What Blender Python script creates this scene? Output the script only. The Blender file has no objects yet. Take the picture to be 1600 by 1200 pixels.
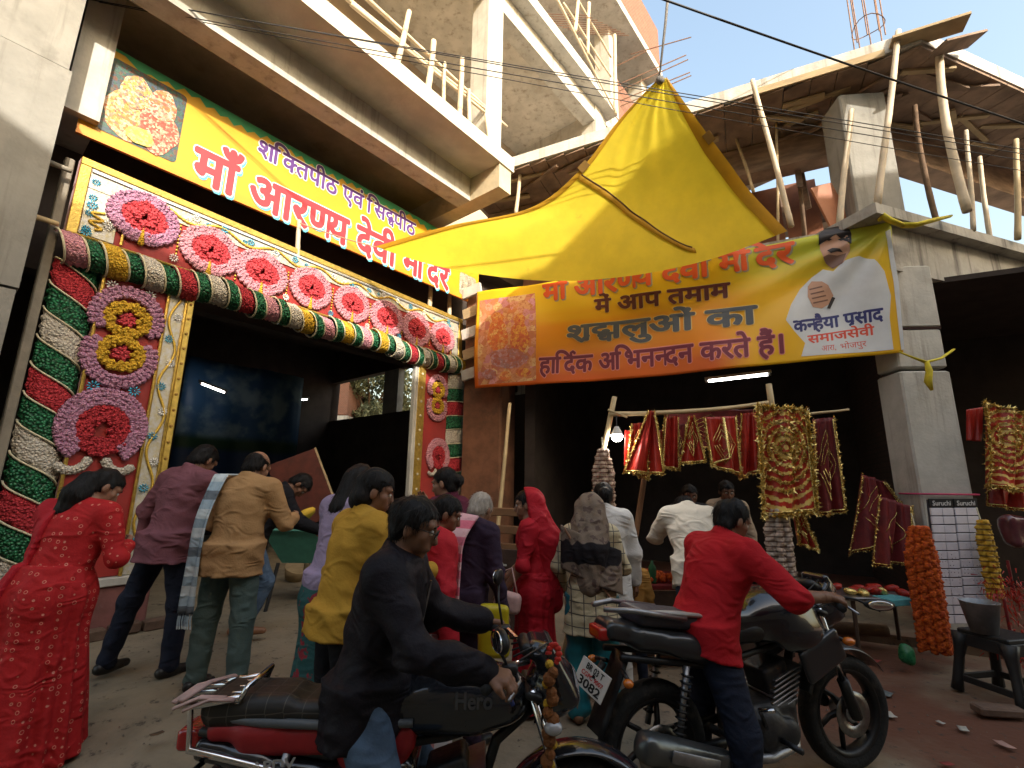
import bpy, math, random
import numpy as np
from mathutils import Vector, Matrix
random.seed(7); rng = np.random.default_rng(7)
scene = bpy.context.scene
# ------------------------------------------------------------------ camera
FPX, PITCH, ROLL, CAMH = 740.0, math.radians(12.2), math.radians(0.7), 1.6
_c, _s = math.cos(PITCH), math.sin(PITCH)
FW = np.array([0, _c, _s]); _U0 = np.array([0, -_s, _c]); _R0 = np.array([1.0, 0, 0])
RT = _R0*math.cos(ROLL) + _U0*math.sin(ROLL); UP = _U0*math.cos(ROLL) - _R0*math.sin(ROLL)
CAM = np.array([0, 0, CAMH])
cam = bpy.data.cameras.new('camera'); camo = bpy.data.objects.new('camera', cam)
scene.collection.objects.link(camo); scene.camera = camo
cam.sensor_width = 36; cam.lens = 36*FPX/1600; cam.clip_start = 0.05; cam.clip_end = 2000
M = Matrix.Identity(4)
for i in range(3):
    M[i][0], M[i][1], M[i][2], M[i][3] = RT[i], UP[i], -FW[i], CAM[i]
camo.matrix_world = M
# ------------------------------------------------------------------ world, sun, exposure
SUN_EL = math.radians(26); SUN_DIR = np.array([0.5, -0.866, 0])
world = bpy.data.worlds.new('World'); scene.world = world; world.use_nodes = True
nt = world.node_tree; bgn = nt.nodes['Background']
sky = nt.nodes.new('ShaderNodeTexSky'); sky.sky_type = 'NISHITA'; sky.sun_disc = False
sky.sun_elevation = SUN_EL; sky.sun_rotation = math.atan2(SUN_DIR[0], SUN_DIR[1])
sky.air_density = 1.7; sky.dust_density = 6.0; sky.ozone_density = 0.5; sky.altitude = 50
nt.links.new(sky.outputs[0], bgn.inputs[0]); bgn.inputs[1].default_value = 0.15
sl = bpy.data.lights.new('sun', 'SUN'); sl.energy = 2.5; sl.angle = math.radians(0.6); sl.color = (1, 0.93, 0.82)
so = bpy.data.objects.new('sun', sl); scene.collection.objects.link(so)
_d = Vector((SUN_DIR[0]*math.cos(SUN_EL), SUN_DIR[1]*math.cos(SUN_EL), math.sin(SUN_EL)))
so.rotation_euler = _d.to_track_quat('Z', 'Y').to_euler(); so.location = (6, -12, 14)
vs = scene.view_settings; vs.view_transform = 'Standard'; vs.look = 'None'; vs.exposure = 1.55; vs.gamma = 1
scene.cycles.max_bounces = 8; scene.cycles.diffuse_bounces = 6; scene.cycles.sample_clamp_indirect = 6
# ------------------------------------------------------------------ picking points in the place
def ray(x, y): return FW + RT*(x-800)/FPX - UP*(y-600)/FPX
def at(x, y, D): d = ray(x, y); return CAM + d*D/d[1]
def onz(x, y, z): d = ray(x, y); return CAM + d*(z-CAMH)/d[2]
def onp(x, y, p, n):
    d = ray(x, y); n = np.array(n, float); return CAM + d*np.dot(np.array(p)-CAM, n)/np.dot(d, n)
def sst(x): x = np.clip(x, 0, 1); return x*x*(3-2*x)
def gz(x, y):                                   # the lane climbs a little towards the gate
    return 0.20*sst((np.asarray(y, float)-2.3)/1.4)*sst((0.2-np.asarray(x, float))/2.2)
TA = np.array([.633, .774, 0]); NA = np.array([.774, -.633, 0])
def A(t, n, z): return TA*t + NA*n + np.array([0, 0, z])
# ------------------------------------------------------------------ materials
MATS = {}
def _n(nt, typ, **kw):
    nd = nt.nodes.new(typ)
    for k, v in kw.items():
        if k in nd.inputs.keys(): nd.inputs[k].default_value = v
        else: setattr(nd, k, v)
    return nd
def _mix(nt, fac, a, b, blend='MIX'):
    m = nt.nodes.new('ShaderNodeMix'); m.data_type = 'RGBA'; m.blend_type = blend
    for sock, v in ((m.inputs[0], fac), (m.inputs[6], a), (m.inputs[7], b)):
        if hasattr(v, 'is_linked'): nt.links.new(v, sock)
        else: sock.default_value = v if not isinstance(v, tuple) else (*v, 1)[:4]
    return m.outputs[2]
def _ramp(nt, fac, lo, hi):
    r = nt.nodes.new('ShaderNodeMapRange'); r.interpolation_type = 'SMOOTHSTEP'
    nt.links.new(fac, r.inputs[0]); r.inputs[1].default_value = lo; r.inputs[2].default_value = hi
    return r.outputs[0]
def mat(name, col, rough=.7, var=.25, scale=5, bump=.15, bscale=40, metal=0, col2=None, stain=None, trans=0, emit=0,
        spec=.4, coat=0, sheen=0, stretch=(1, 1, 1), stain_lo=.5, stain_scale=1.3, pattern=None, alpha=1, streak=None):
    if name in MATS: return MATS[name]
    m = bpy.data.materials.new(name); m.use_nodes = True; nt = m.node_tree
    p = nt.nodes['Principled BSDF']; out = nt.nodes['Material Output']
    tc = _n(nt, 'ShaderNodeTexCoord'); mp = _n(nt, 'ShaderNodeMapping'); mp.inputs['Scale'].default_value = stretch
    nt.links.new(tc.outputs['Object'], mp.inputs[0])
    no = _n(nt, 'ShaderNodeTexNoise', Scale=scale, Detail=6.0, Roughness=.6); nt.links.new(mp.outputs[0], no.inputs[0])
    c2 = col2 if col2 else tuple(c*(1-var) for c in col)
    cc = _mix(nt, _ramp(nt, no.outputs[0], .3, .7), c2, col)
    if streak:                                            # rain streaks running down the face
        ms_ = _n(nt, 'ShaderNodeMapping'); ms_.inputs['Scale'].default_value = (7, 7, .45); nt.links.new(tc.outputs['Object'], ms_.inputs[0])
        ns = _n(nt, 'ShaderNodeTexNoise', Scale=1.0, Detail=7.0, Roughness=.65); nt.links.new(ms_.outputs[0], ns.inputs[0]); cc = _mix(nt, _ramp(nt, ns.outputs[0], .50, .74), cc, streak)
    if pattern: cc = pattern(nt, tc, cc)
    if stain:
        n2 = _n(nt, 'ShaderNodeTexNoise', Scale=stain_scale, Detail=8.0, Roughness=.65); nt.links.new(tc.outputs['Object'], n2.inputs[0])
        cc = _mix(nt, _ramp(nt, n2.outputs[0], stain_lo, stain_lo+.2), cc, stain)
    nt.links.new(cc, p.inputs['Base Color'])
    p.inputs['Roughness'].default_value = rough; p.inputs['Metallic'].default_value = metal
    p.inputs['Specular IOR Level'].default_value = spec; p.inputs['Coat Weight'].default_value = coat
    if sheen: p.inputs['Sheen Weight'].default_value = sheen
    if bump:
        n3 = _n(nt, 'ShaderNodeTexNoise', Scale=bscale, Detail=4.0); nt.links.new(mp.outputs[0], n3.inputs[0])
        b = _n(nt, 'ShaderNodeBump', Strength=bump, Distance=.01); nt.links.new(n3.outputs[0], b.inputs['Height'])
        nt.links.new(b.outputs[0], p.inputs['Normal'])
        rr = _n(nt, 'ShaderNodeMapRange'); nt.links.new(n3.outputs[0], rr.inputs[0])
        rr.inputs[3].default_value = max(0, rough-.12); rr.inputs[4].default_value = min(1, rough+.12)
        nt.links.new(rr.outputs[0], p.inputs['Roughness'])
    if emit:
        p.inputs['Emission Color'].default_value = (*col, 1); p.inputs['Emission Strength'].default_value = emit
    if trans:
        t = _n(nt, 'ShaderNodeBsdfTranslucent'); nt.links.new(cc, t.inputs[0])
        ms = _n(nt, 'ShaderNodeMixShader'); ms.inputs[0].default_value = trans
        nt.links.new(p.outputs[0], ms.inputs[1]); nt.links.new(t.outputs[0], ms.inputs[2]); nt.links.new(ms.outputs[0], out.inputs[0])
    if alpha < 1: p.inputs['Alpha'].default_value = alpha
    MATS[name] = m; return m
# ------------------------------------------------------------------ objects
def link(o): scene.collection.objects.link(o); return o
def tag(o, label=None, cat=None, group=None, kind=None):
    if label: o['label'] = label
    if cat: o['category'] = cat
    if group: o['group'] = group
    if kind: o['kind'] = kind
    return o
def thing(name, loc, label, cat, group=None):
    o = link(bpy.data.objects.new(name, None)); o.empty_display_size = .1
    o.location = [float(v) for v in loc]; o['wloc'] = [float(v) for v in loc]
    return tag(o, label, cat, group)
def wloc(o): return np.array(o['wloc']) if o is not None and 'wloc' in o else np.zeros(3)
def copy_tree(o, delta, label=None, parent=None):
    c = link(o.copy()); c.parent = parent
    if parent is None: c.location = Vector(o.location)+Vector(delta); c['wloc'] = [float(v) for v in c.location]
    if label: c['label'] = label
    for ch in list(o.children): copy_tree(ch, (0, 0, 0), None, c)
    return c
def obj_from(name, V, F, m, parent=None, smooth=False, base=None):
    """mesh object from world-space vertices; a top-level object gets its origin at its base"""
    V = np.asarray(V, float).reshape(-1, 3)
    org = wloc(parent) if parent is not None else (np.array([*(V[:, :2].min(0)+V[:, :2].max(0))/2, V[:, 2].min()]) if base is None else np.array(base))
    me = bpy.data.meshes.new(name); me.from_pydata((V-org).tolist(), [], [list(map(int, f)) for f in F]); me.validate()
    if m: me.materials.append(m)
    if smooth: me.polygons.foreach_set('use_smooth', [True]*len(me.polygons))
    me.update()
    o = link(bpy.data.objects.new(name, me))
    if parent is not None: o.parent = parent; o['wloc'] = list(map(float, org))
    else: o.location = org; o['wloc'] = list(map(float, org))
    return o
class MB:
    def __init__(s): s.V = []; s.F = []; s.n = 0
    def add(s, V, F):
        V = np.asarray(V, float).reshape(-1, 3); s.V.append(V); s.F += [[i+s.n for i in f] for f in F]; s.n += len(V); return s
    def hexa(s, c):                               # 8 corners: bottom 4, top 4
        return s.add(c, [(3, 2, 1, 0), (4, 5, 6, 7), (0, 1, 5, 4), (1, 2, 6, 5), (2, 3, 7, 6), (3, 0, 4, 7)])
    def box(s, c, size, ax=None):
        ax = np.eye(3) if ax is None else np.asarray(ax, float); c = np.asarray(c, float); h = np.asarray(size, float)/2
        P = [c+ax[0]*h[0]*a+ax[1]*h[1]*b+ax[2]*h[2]*d for d in (-1, 1) for a, b in ((-1, -1), (1, -1), (1, 1), (-1, 1))]
        return s.hexa(P)
    def bbox(s, c, size, ax=None, bev=.01):       # box with chamfered edges
        ax = np.eye(3) if ax is None else np.asarray(ax, float); c = np.asarray(c, float); h = np.asarray(size, float)/2
        bev = min(bev, h.min()*.45); L = []
        for z, q in ((-h[2], bev), (-h[2]+bev, 0), (h[2]-bev, 0), (h[2], bev)):
            x, y = h[0]-q, h[1]-q; L.append([(-x+bev, -y), (x-bev, -y), (x, -y+bev), (x, y-bev), (x-bev, y), (-x+bev, y), (-x, y-bev), (-x, -y+bev)])
        zs = (-h[2], -h[2]+bev, h[2]-bev, h[2])
        V = [c+ax[0]*p[0]+ax[1]*p[1]+ax[2]*z for z, l in zip(zs, L) for p in l]
        F = [list(range(7, -1, -1)), list(range(24, 32))]
        for r in range(3):
            for i in range(8): j = (i+1) % 8; F.append((r*8+i, r*8+j, r*8+8+j, r*8+8+i))
        return s.add(V, F)
    def tube(s, pts, r, seg=8, cap=True, squash=None):
        P = np.asarray(pts, float); n = len(P); r = np.full(n, r, float) if np.isscalar(r) else np.asarray(r, float)
        T = np.gradient(P, axis=0) if n > 2 else np.repeat([P[1]-P[0]], 2, 0)
        T /= np.linalg.norm(T, axis=1)[:, None]+1e-12
        a = np.array([0, 0, 1.0]) if abs(T[0][2]) < .9 else np.array([1.0, 0, 0]); V = []
        u = np.cross(T[0], a); u /= np.linalg.norm(u)
        for i in range(n):
            u = u-T[i]*np.dot(u, T[i]); u /= np.linalg.norm(u); w = np.cross(T[i], u)
            for k in range(seg):
                th = 2*math.pi*k/seg; V.append(P[i]+r[i]*(u*math.cos(th)+w*math.sin(th)*(squash or 1)))
        F = [(i*seg+k, i*seg+(k+1) % seg, (i+1)*seg+(k+1) % seg, (i+1)*seg+k) for i in range(n-1) for k in range(seg)]
        if cap: F += [list(range(seg-1, -1, -1)), [(n-1)*seg+k for k in range(seg)]]
        return s.add(V, F)
    def lathe(s, prof, c, ax=(0, 0, 1), seg=24, closed=False):
        ax = np.asarray(ax, float); ax = ax/np.linalg.norm(ax); a = np.array([1.0, 0, 0]) if abs(ax[0]) < .9 else np.array([0, 1.0, 0])
        u = np.cross(ax, a); u /= np.linalg.norm(u); w = np.cross(ax, u); c = np.asarray(c, float)
        V = [c+ax*h+r*(u*math.cos(2*math.pi*k/seg)+w*math.sin(2*math.pi*k/seg)) for r, h in prof for k in range(seg)]
        m = len(prof); R = range(m) if closed else range(m-1)
        F = [(i*seg+k, i*seg+(k+1) % seg, ((i+1) % m)*seg+(k+1) % seg, ((i+1) % m)*seg+k) for i in R for k in range(seg)]
        return s.add(V, F)
    def grid(s, f, nu, nv, close_u=False):
        V = [f(i/(nu-1) if not close_u else i/nu, j/(nv-1)) for i in range(nu) for j in range(nv)]
        F = [(i*nv+j, ((i+1) % nu)*nv+j, ((i+1) % nu)*nv+j+1, i*nv+j+1) for i in range(nu if close_u else nu-1) for j in range(nv-1)]
        return s.add(V, F)
    def sheet(s, f, nu, nv, th):                  # a thin sheet with thickness: f -> (point, normal)
        a = [f(i/(nu-1), j/(nv-1)) for i in range(nu) for j in range(nv)]
        P = np.array([x[0] for x in a]); N = np.array([x[1] for x in a]); k = nu*nv
        F = []
        for i in range(nu-1):
            for j in range(nv-1):
                q = (i*nv+j, (i+1)*nv+j, (i+1)*nv+j+1, i*nv+j+1); F.append(q); F.append(tuple(k+x for x in q[::-1]))
        rim = [i*nv for i in range(nu)]+[(nu-1)*nv+j for j in range(1, nv)]+[i*nv+nv-1 for i in range(nu-2, -1, -1)]+[j for j in range(nv-2, 0, -1)]
        for a_, b_ in zip(rim, rim[1:]+rim[:1]): F.append((b_, a_, k+a_, k+b_))
        return s.add(np.vstack([P, P-N*th]), F)
    def ball(s, c, r, seg=8, rings=5, ax=None):
        r = np.full(3, r, float) if np.isscalar(r) else np.asarray(r, float); ax = np.eye(3) if ax is None else np.asarray(ax, float)
        c = np.asarray(c, float); V = [c-ax[2]*r[2]]
        for j in range(1, rings):
            ph = math.pi*j/rings-math.pi/2
            for k in range(seg):
                th = 2*math.pi*k/seg; V.append(c+ax[0]*r[0]*math.cos(ph)*math.cos(th)+ax[1]*r[1]*math.cos(ph)*math.sin(th)+ax[2]*r[2]*math.sin(ph))
        V.append(c+ax[2]*r[2]); F = []; top = len(V)-1
        for k in range(seg):
            k2 = (k+1) % seg; F.append((0, 1+k2, 1+k)); F.append((top, top-seg+k, top-seg+k2))
            for j in range(rings-2): a = 1+j*seg; F.append((a+k, a+k2, a+seg+k2, a+seg+k))
        return s.add(V, F)
    def build(s, name, m, parent=None, smooth=False, base=None):
        return obj_from(name, np.vstack(s.V), s.F, m, parent, smooth, base)
def bez(p0, p1, p2, n=8):
    p0, p1, p2 = map(lambda p: np.asarray(p, float), (p0, p1, p2))
    return [p0*(1-t)**2+2*p1*t*(1-t)+p2*t*t for t in np.linspace(0, 1, n)]
def sagline(a, b, sag, n=14):
    a, b = np.asarray(a, float), np.asarray(b, float)
    return [a+(b-a)*t-np.array([0, 0, 4*sag*t*(1-t)]) for t in np.linspace(0, 1, n)]
def frame(d, up=(0, 0, 1)):                        # axes with x along d
    d = np.asarray(d, float); d = d/np.linalg.norm(d); up = np.asarray(up, float)
    y = np.cross(up, d); y /= np.linalg.norm(y); return np.array([d, y, np.cross(d, y)])
# ------------------------------------------------------------------ signed-distance solids -> smooth meshes
def wob(P, s, seed=0):                             # cheap smooth noise, about -1..1
    a = np.sin(P[:, 0]*s*1.0+1.7*seed+1.3*np.sin(P[:, 1]*s*.7+seed)+P[:, 2]*s*.31)
    b = np.sin(P[:, 1]*s*1.13+2.1*seed+1.1*np.sin(P[:, 2]*s*.8+2*seed)+P[:, 0]*s*.27)
    c = np.sin(P[:, 2]*s*.91+.9*seed+1.2*np.sin(P[:, 0]*s*.9+3*seed)+P[:, 1]*s*.37)
    return (a+b+c)/3
def rc(a, b, ra, rb):
    a, b = np.asarray(a, float), np.asarray(b, float); ba = b-a; L = max(ba@ba, 1e-9)
    def f(P):
        q = P-a; t = np.clip(q@ba/L, 0, 1)
        return np.sqrt(((q-t[:, None]*ba)**2).sum(1))-(ra+(rb-ra)*t)
    return f
def ell(c, r, R=None):
    c, r = np.asarray(c, float), np.asarray(r, float)
    def f(P):
        q = P-c
        if R is not None: q = q@R
        k0 = np.sqrt(((q/r)**2).sum(1)); k1 = np.sqrt(((q/r**2)**2).sum(1))
        return k0*(k0-1)/(k1+1e-9)
    return f
def rbox(c, h, rad, R=None):
    c, h = np.asarray(c, float), np.asarray(h, float)-rad
    def f(P):
        q = P-c
        if R is not None: q = q@R
        q = np.abs(q)-h
        return np.sqrt((np.maximum(q, 0)**2).sum(1))+np.minimum(q.max(1), 0)-rad
    return f
def smin(a, b, k):
    h = np.clip(.5+.5*(b-a)/k, 0, 1); return b+(a-b)*h-k*h*(1-h)
def union(fs, k=.03):
    def f(P):
        d = fs[0](P)
        for g in fs[1:]: d = smin(d, g(P), k)
        return d
    return f
def local(f, c, r):                                # skip a costly solid far from its place
    c = np.asarray(c, float)
    def g(P):
        d = np.sqrt(((P-c)**2).sum(1))-r; k = d < .06
        if k.any(): d[k] = f(P[k])
        return d
    return g
def surfnet(f, lo, hi, h):
    lo = np.asarray(lo, float); n = np.maximum(((np.asarray(hi, float)-lo)/h).astype(int)+2, 3)
    B = 6; nb = -(-n//B)
    g = np.stack(np.meshgrid(*[lo[i]+(np.arange(nb[i])*B+(B-1)/2)*h for i in range(3)], indexing='ij'), -1).reshape(-1, 3)
    cd = f(g).reshape(nb)
    full = np.repeat(np.repeat(np.repeat(cd, B, 0), B, 1), B, 2)[:n[0], :n[1], :n[2]].copy()
    idx = np.argwhere(np.abs(full) < h*B*1.25+.03)
    if len(idx) == 0: return np.zeros((0, 3)), []
    full[idx[:, 0], idx[:, 1], idx[:, 2]] = f(lo+idx*h)
    ins = full < 0
    cs = sum(ins[tuple(slice(o[i], n[i]-1+o[i]) for i in range(3))].astype(np.int8) for o in np.ndindex(2, 2, 2))
    C = np.argwhere((cs > 0) & (cs < 8)); acc = np.zeros((len(C), 3)); cnt = np.zeros(len(C))
    for ax in range(3):
        for o in np.ndindex(2, 2, 2):
            if o[ax]: continue
            o2 = list(o); o2[ax] = 1
            a = full[C[:, 0]+o[0], C[:, 1]+o[1], C[:, 2]+o[2]]; b = full[C[:, 0]+o2[0], C[:, 1]+o2[1], C[:, 2]+o2[2]]; x = (a < 0) != (b < 0)
            p = (C+np.array(o)).astype(float); p[:, ax] += np.where(x, a/np.where(x, a-b, 1), 0); acc[x] += p[x]; cnt[x] += 1
    vid = -np.ones(n-1, int); vid[C[:, 0], C[:, 1], C[:, 2]] = np.arange(len(C))
    V = acc/cnt[:, None]*h+lo; F = []
    for ax in range(3):
        a = full.take(range(n[ax]-1), ax); b = full.take(range(1, n[ax]), ax)
        x = np.argwhere((a < 0) != (b < 0)); u, w = (ax+1) % 3, (ax+2) % 3
        x = x[(x[:, u] > 0) & (x[:, w] > 0) & (x[:, u] < n[u]-1) & (x[:, w] < n[w]-1)]
        if len(x) == 0: continue
        def cell(du, dw): y = x.copy(); y[:, u] -= du; y[:, w] -= dw; return vid[y[:, 0], y[:, 1], y[:, 2]]
        q = np.stack([cell(1, 1), cell(0, 1), cell(0, 0), cell(1, 0)], 1)
        fl = ~ins[x[:, 0], x[:, 1], x[:, 2]]; q[fl] = q[fl][:, ::-1]; F.append(q)
    F = np.vstack(F); return V, F[(F >= 0).all(1)]
def sdf_obj(name, f, lo, hi, h, m, parent=None, xf=None, base=None):
    V, F = surfnet(f, lo, hi, h)
    if len(V) == 0: print('EMPTY SDF', name); return None
    if xf is not None: V = xf(V)
    return obj_from(name, V, F, m, parent, True, base)
# ================================================================== THE SETTING
conc = mat('concrete', (.52, .50, .455), .85, .22, 3, .45, 30, stain=(.32, .29, .24), stain_lo=.57, streak=(.26, .23, .19))
conc_d = mat('concrete_old', (.44, .42, .37), .9, .3, 2.5, .4, 25, stain=(.20, .18, .16), stain_lo=.52, streak=(.12, .11, .10))
conc_soff = mat('concrete_soffit', (.56, .48, .33), .9, .3, 2, .4, 25, stain=(.24, .19, .12), stain_lo=.56)  # golden, lightened tone: bounced lane light put into the colour
conc_pale = mat('plaster_pale', (.48, .47, .43), .85, .2, 4, .4, 30, stain=(.30, .28, .24), stain_lo=.56, streak=(.25, .23, .20))
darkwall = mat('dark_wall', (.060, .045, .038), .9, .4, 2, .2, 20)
darkplaster = mat('dark_plaster', (.085, .060, .045), .9, .5, 1.5, .3, 20)  # dark brown plaster tone for inner hall faces
tanwall = mat('tan_plaster', (.50, .40, .29), .9, .15, 2, .2, 25)
brickmat_c = (.30, .13, .08)
def brickpat(nt, tc, cc, sc=4.0, c1=(.21, .085, .055), c2=(.15, .055, .035), mo=(.20, .17, .14)):
    b = _n(nt, 'ShaderNodeTexBrick', Scale=sc); mp = _n(nt, 'ShaderNodeMapping')
    sx = _n(nt, 'ShaderNodeSeparateXYZ'); nt.links.new(tc.outputs['Object'], sx.inputs[0])
    ad = _n(nt, 'ShaderNodeMath', operation='ADD'); nt.links.new(sx.outputs[0], ad.inputs[0]); nt.links.new(sx.outputs[1], ad.inputs[1])
    cx = _n(nt, 'ShaderNodeCombineXYZ'); nt.links.new(ad.outputs[0], cx.inputs[0]); nt.links.new(sx.outputs[2], cx.inputs[1])
    nt.links.new(cx.outputs[0], b.inputs['Vector'])
    for k, c in (('Color1', c1), ('Color2', c2), ('Mortar', mo)): b.inputs[k].default_value = (*c, 1)
    b.inputs['Mortar Size'].default_value = .03
    return _mix(nt, .35, b.outputs[0], cc)
brickm = mat('brick_far', brickmat_c, .9, .4, 6, .3, 30, pattern=brickpat)
def dirtpat(nt, tc, cc):
    n = _n(nt, 'ShaderNodeTexNoise', Scale=.55, Detail=7.0); nt.links.new(tc.outputs['Object'], n.inputs[0])
    sx = _n(nt, 'ShaderNodeSeparateXYZ'); nt.links.new(tc.outputs['Object'], sx.inputs[0]); rx = _ramp(nt, sx.outputs[0], .2, 2.6); m_ = _n(nt, 'ShaderNodeMath', operation='MULTIPLY'); nt.links.new(rx, m_.inputs[0]); nt.links.new(_ramp(nt, n.outputs[0], .34, .50), m_.inputs[1])
    c = _mix(nt, m_.outputs[0], cc, (.11, .042, .022))
    n2 = _n(nt, 'ShaderNodeTexNoise', Scale=9.0, Detail=8.0, Roughness=.7); nt.links.new(tc.outputs['Object'], n2.inputs[0])
    return _mix(nt, _ramp(nt, n2.outputs[0], .56, .70), c, (.04, .032, .025))
groundm = mat('packed_dirt', (.245, .20, .135), .92, .3, 3, .7, 22, pattern=dirtpat)
# ground: one sheet out to the horizon, finer near the camera
xs = np.concatenate([[-300, -80, -30, -14], np.linspace(-8, 8, 65), [14, 30, 80, 300]]); ys = np.concatenate([[-300, -80, -30, -10], np.linspace(-3, 12, 61), [18, 30, 80, 300]])
GX, GY = np.meshgrid(xs, ys, indexing='ij'); P2 = np.stack([GX.ravel(), GY.ravel(), np.zeros(GX.size)], 1)
GZ = gz(GX, GY).ravel()+np.where((np.abs(P2[:, 0]) < 9) & (P2[:, 1] < 12), .008*wob(P2, 3.1, 1)+.005*wob(P2, 8, 2), 0)
mb = MB(); ny = len(ys)
mb.add(np.stack([GX.ravel(), GY.ravel(), GZ], 1), [(i*ny+j, (i+1)*ny+j, (i+1)*ny+j+1, i*ny+j+1) for i in range(len(xs)-1) for j in range(ny-1)])
tag(mb.build('ground', groundm, smooth=True, base=(0, 0, 0)), kind='structure')

def Abox(m, t0, t1, n0, n1, z0, z1): return m.box(A((t0+t1)/2, (n0+n1)/2, (z0+z1)/2), (abs(t1-t0), abs(n1-n0), abs(z1-z0)), np.array([TA, NA, [0, 0, 1]]))
# ---------------- the temple building (left), bare concrete frame, three storeys in view
bA = thing('temple_building', A(3, -7, 0), 'bare concrete multi storey building with projecting balcony slabs above the decorated gate', 'building')
pe = onp(112, 105, A(0, -5.55, 0), NA); pt = float(pe@TA)
mb = MB()
for z0, z1, k in ((0, 3.15, 0), (3.17, 5.32, .012), (5.34, 7.0, -.012), (7.0, 14.4, .02)):
    Abox(mb, pt-.62-k, pt+k, -6.35-k, -5.55+k, z0, z1)
mb.build('column', mat('column_grey', (.28, .27, .24), .9, .2, 3, .35, 30, stain=(.17, .16, .14), stain_lo=.53, stain_scale=2.2, streak=(.15, .14, .12)), bA)
m2 = MB(); Abox(m2, pt+.02, pt+.30, -6.9, -5.95, 5.2, 7.0); m2.build('beam', conc_pale, bA)
OV = -4.55; ZB = 6.86
m2 = MB(); Abox(m2, -5, 5.55, OV, -5.25, ZB, ZB+.27); m2.build('balcony_slab', mat('concrete_slab', (.58, .54, .45), .85, .22, 2.5, .45, 30, stain=(.36, .31, .22), stain_lo=.57), bA)  # slab concrete lightened in colour to stand for bounced light underneath
m2 = MB(); Abox(m2, -5, 5.53, -5.252, -12, ZB+.004, ZB+.25); m2.build('floor_slab', conc_soff, bA)
m2 = MB(); Abox(m2, -5, 5.2, -5.24, -5.55, 6.42, ZB+.002); m2.build('beam', conc_pale, bA)
m2 = MB(); Abox(m2, 5.2, 5.5, -4.58, -9, 6.42, ZB+.002); m2.build('beam', conc_soff, bA)
m2 = MB(); Abox(m2, -.9, 8.45, -6.75, -6.95, 3.75, 6.2); m2.build('light_block_wall', darkwall, bA)  # wall added behind the header to stop sunlight reaching the hall
m2 = MB(); m2.grid(lambda u, v: A(-5+10.2*u, -4.6-.6*v, ZB-.004), 2, 2)
# storey above the balcony
m2 = MB(); Abox(m2, -5, 12, -7.4, -7.65, ZB+.27, 10.8); m2.build('wall', tanwall, bA)
m2 = MB(); Abox(m2, -5, 5.0, -7.0, -7.38, 9.9, 10.8); m2.build('beam', tanwall, bA)
for t, n in ((5.22, -4.95), (9.1, -4.95)):
    m2 = MB(); Abox(m2, t-.2, t+.2, n-.2, n+.2, ZB+.25, 10.8); m2.build('column', conc_pale, bA)
m2 = MB(); Abox(m2, -5, 9.6, -4.5, -9, 10.8, 11.08); m2.build('floor_slab', conc, bA)
m2 = MB(); Abox(m2, -5, 9.5, -4.78, -5.1, 10.35, 10.8); m2.build('beam', conc_pale, bA)
m2 = MB(); Abox(m2, 9.1, 9.45, -5.1, -9, 10.35, 10.8); m2.build('beam', conc, bA)
# third storey
for t in (6.0, 10.4, 12.6):
    m2 = MB(); Abox(m2, t-.22, t+.22, -5.4, -4.95, 11.08, 14.5); m2.build('column', conc_pale, bA)
m2 = MB(); Abox(m2, -5, 9.5, -7.4, -7.65, 11.08, 14.5); m2.build('wall', tanwall, bA)
m2 = MB(); Abox(m2, 9.6, 12.9, -4.9, -9, 10.85, 11.05); m2.build('floor_slab', conc, bA)
m2 = MB(); Abox(m2, 10.62, 12.4, -5.0, -5.2, 11.08, 13.1); m2.build('brick_wall', brickm, bA)
m2 = MB(); Abox(m2, -5, 12.9, -4.45, -9, 14.5, 14.76); m2.build('floor_slab', conc, bA)
m2 = MB(); Abox(m2, 6, 12.88, -4.5, -4.7, 14.76, 16.4); m2.build('brick_wall', brickm, bA)
# scaffolding and railings of peeled poles on the balcony and above
bamboo = mat('bamboo', (.52, .40, .22), .6, .25, 4, .2, 60, stain=(.36, .26, .15), stain_lo=.55)
bamboo_p = mat('bamboo_pale', (.60, .50, .36), .65, .25, 4, .2, 60, stain=(.36, .28, .20), stain_lo=.58)
def pole(a, b, r0=.035, r1=None, bend=.0, label='', name='bamboo_pole', m=None, group=None, nodes=True, parent=None):
    a, b = np.asarray(a, float), np.asarray(b, float); n = 15; r1 = r1 or r0*.8; L = np.linalg.norm(b-a); pts = []; rr = []
    side = np.cross(b-a, [.3, 1, .1]); side /= np.linalg.norm(side)
    ph = random.random()*6
    for i in range(n):
        t = i/(n-1); k = .005*math.sin(6*t+ph)*min(1, L) + bend*4*t*(1-t)
        pts.append(a+(b-a)*t+side*k); rr.append((r0+(r1-r0)*t)*(1.06 if nodes and i % 3 == 1 else 1))
    mb = MB().tube(pts, rr, 8)
    o = mb.build(name, m or bamboo_p, parent, True)
    if parent is None: tag(o, label, 'pole', group)
    return o
def T(px, py, n): return onp(px, py, A(0, n, 0), NA)
for (a, b, r) in (((618, 112), (640, 18), .045), ((668, 150), (678, 64), .05), ((692, 172), (695, 98), .03), ((718, 196), (722, 90), .045), ((733, 205), (733, 140), .035), ((765, 232), (759, 178), .03), ((502, 10), (500, -30), .035)):
    p0 = T(*a, -4.7); p1 = T(*b, -4.7); p0[2] = ZB+.27
    pole(p0, p1, r, parent=bA, name='railing_post', m=bamboo_p)
for (a, b) in (((520, -20), (792, 198)), ((548, -25), (790, 196)), ((548, 6), (760, 178))):
    pole(T(*a, -4.78), T(*b, -4.78), .03, parent=bA, name='railing_rail', m=bamboo_p)
rust = mat('rusty_steel', (.22, .13, .09), .7, .4, 30, .3, 80, metal=.5)
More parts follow.
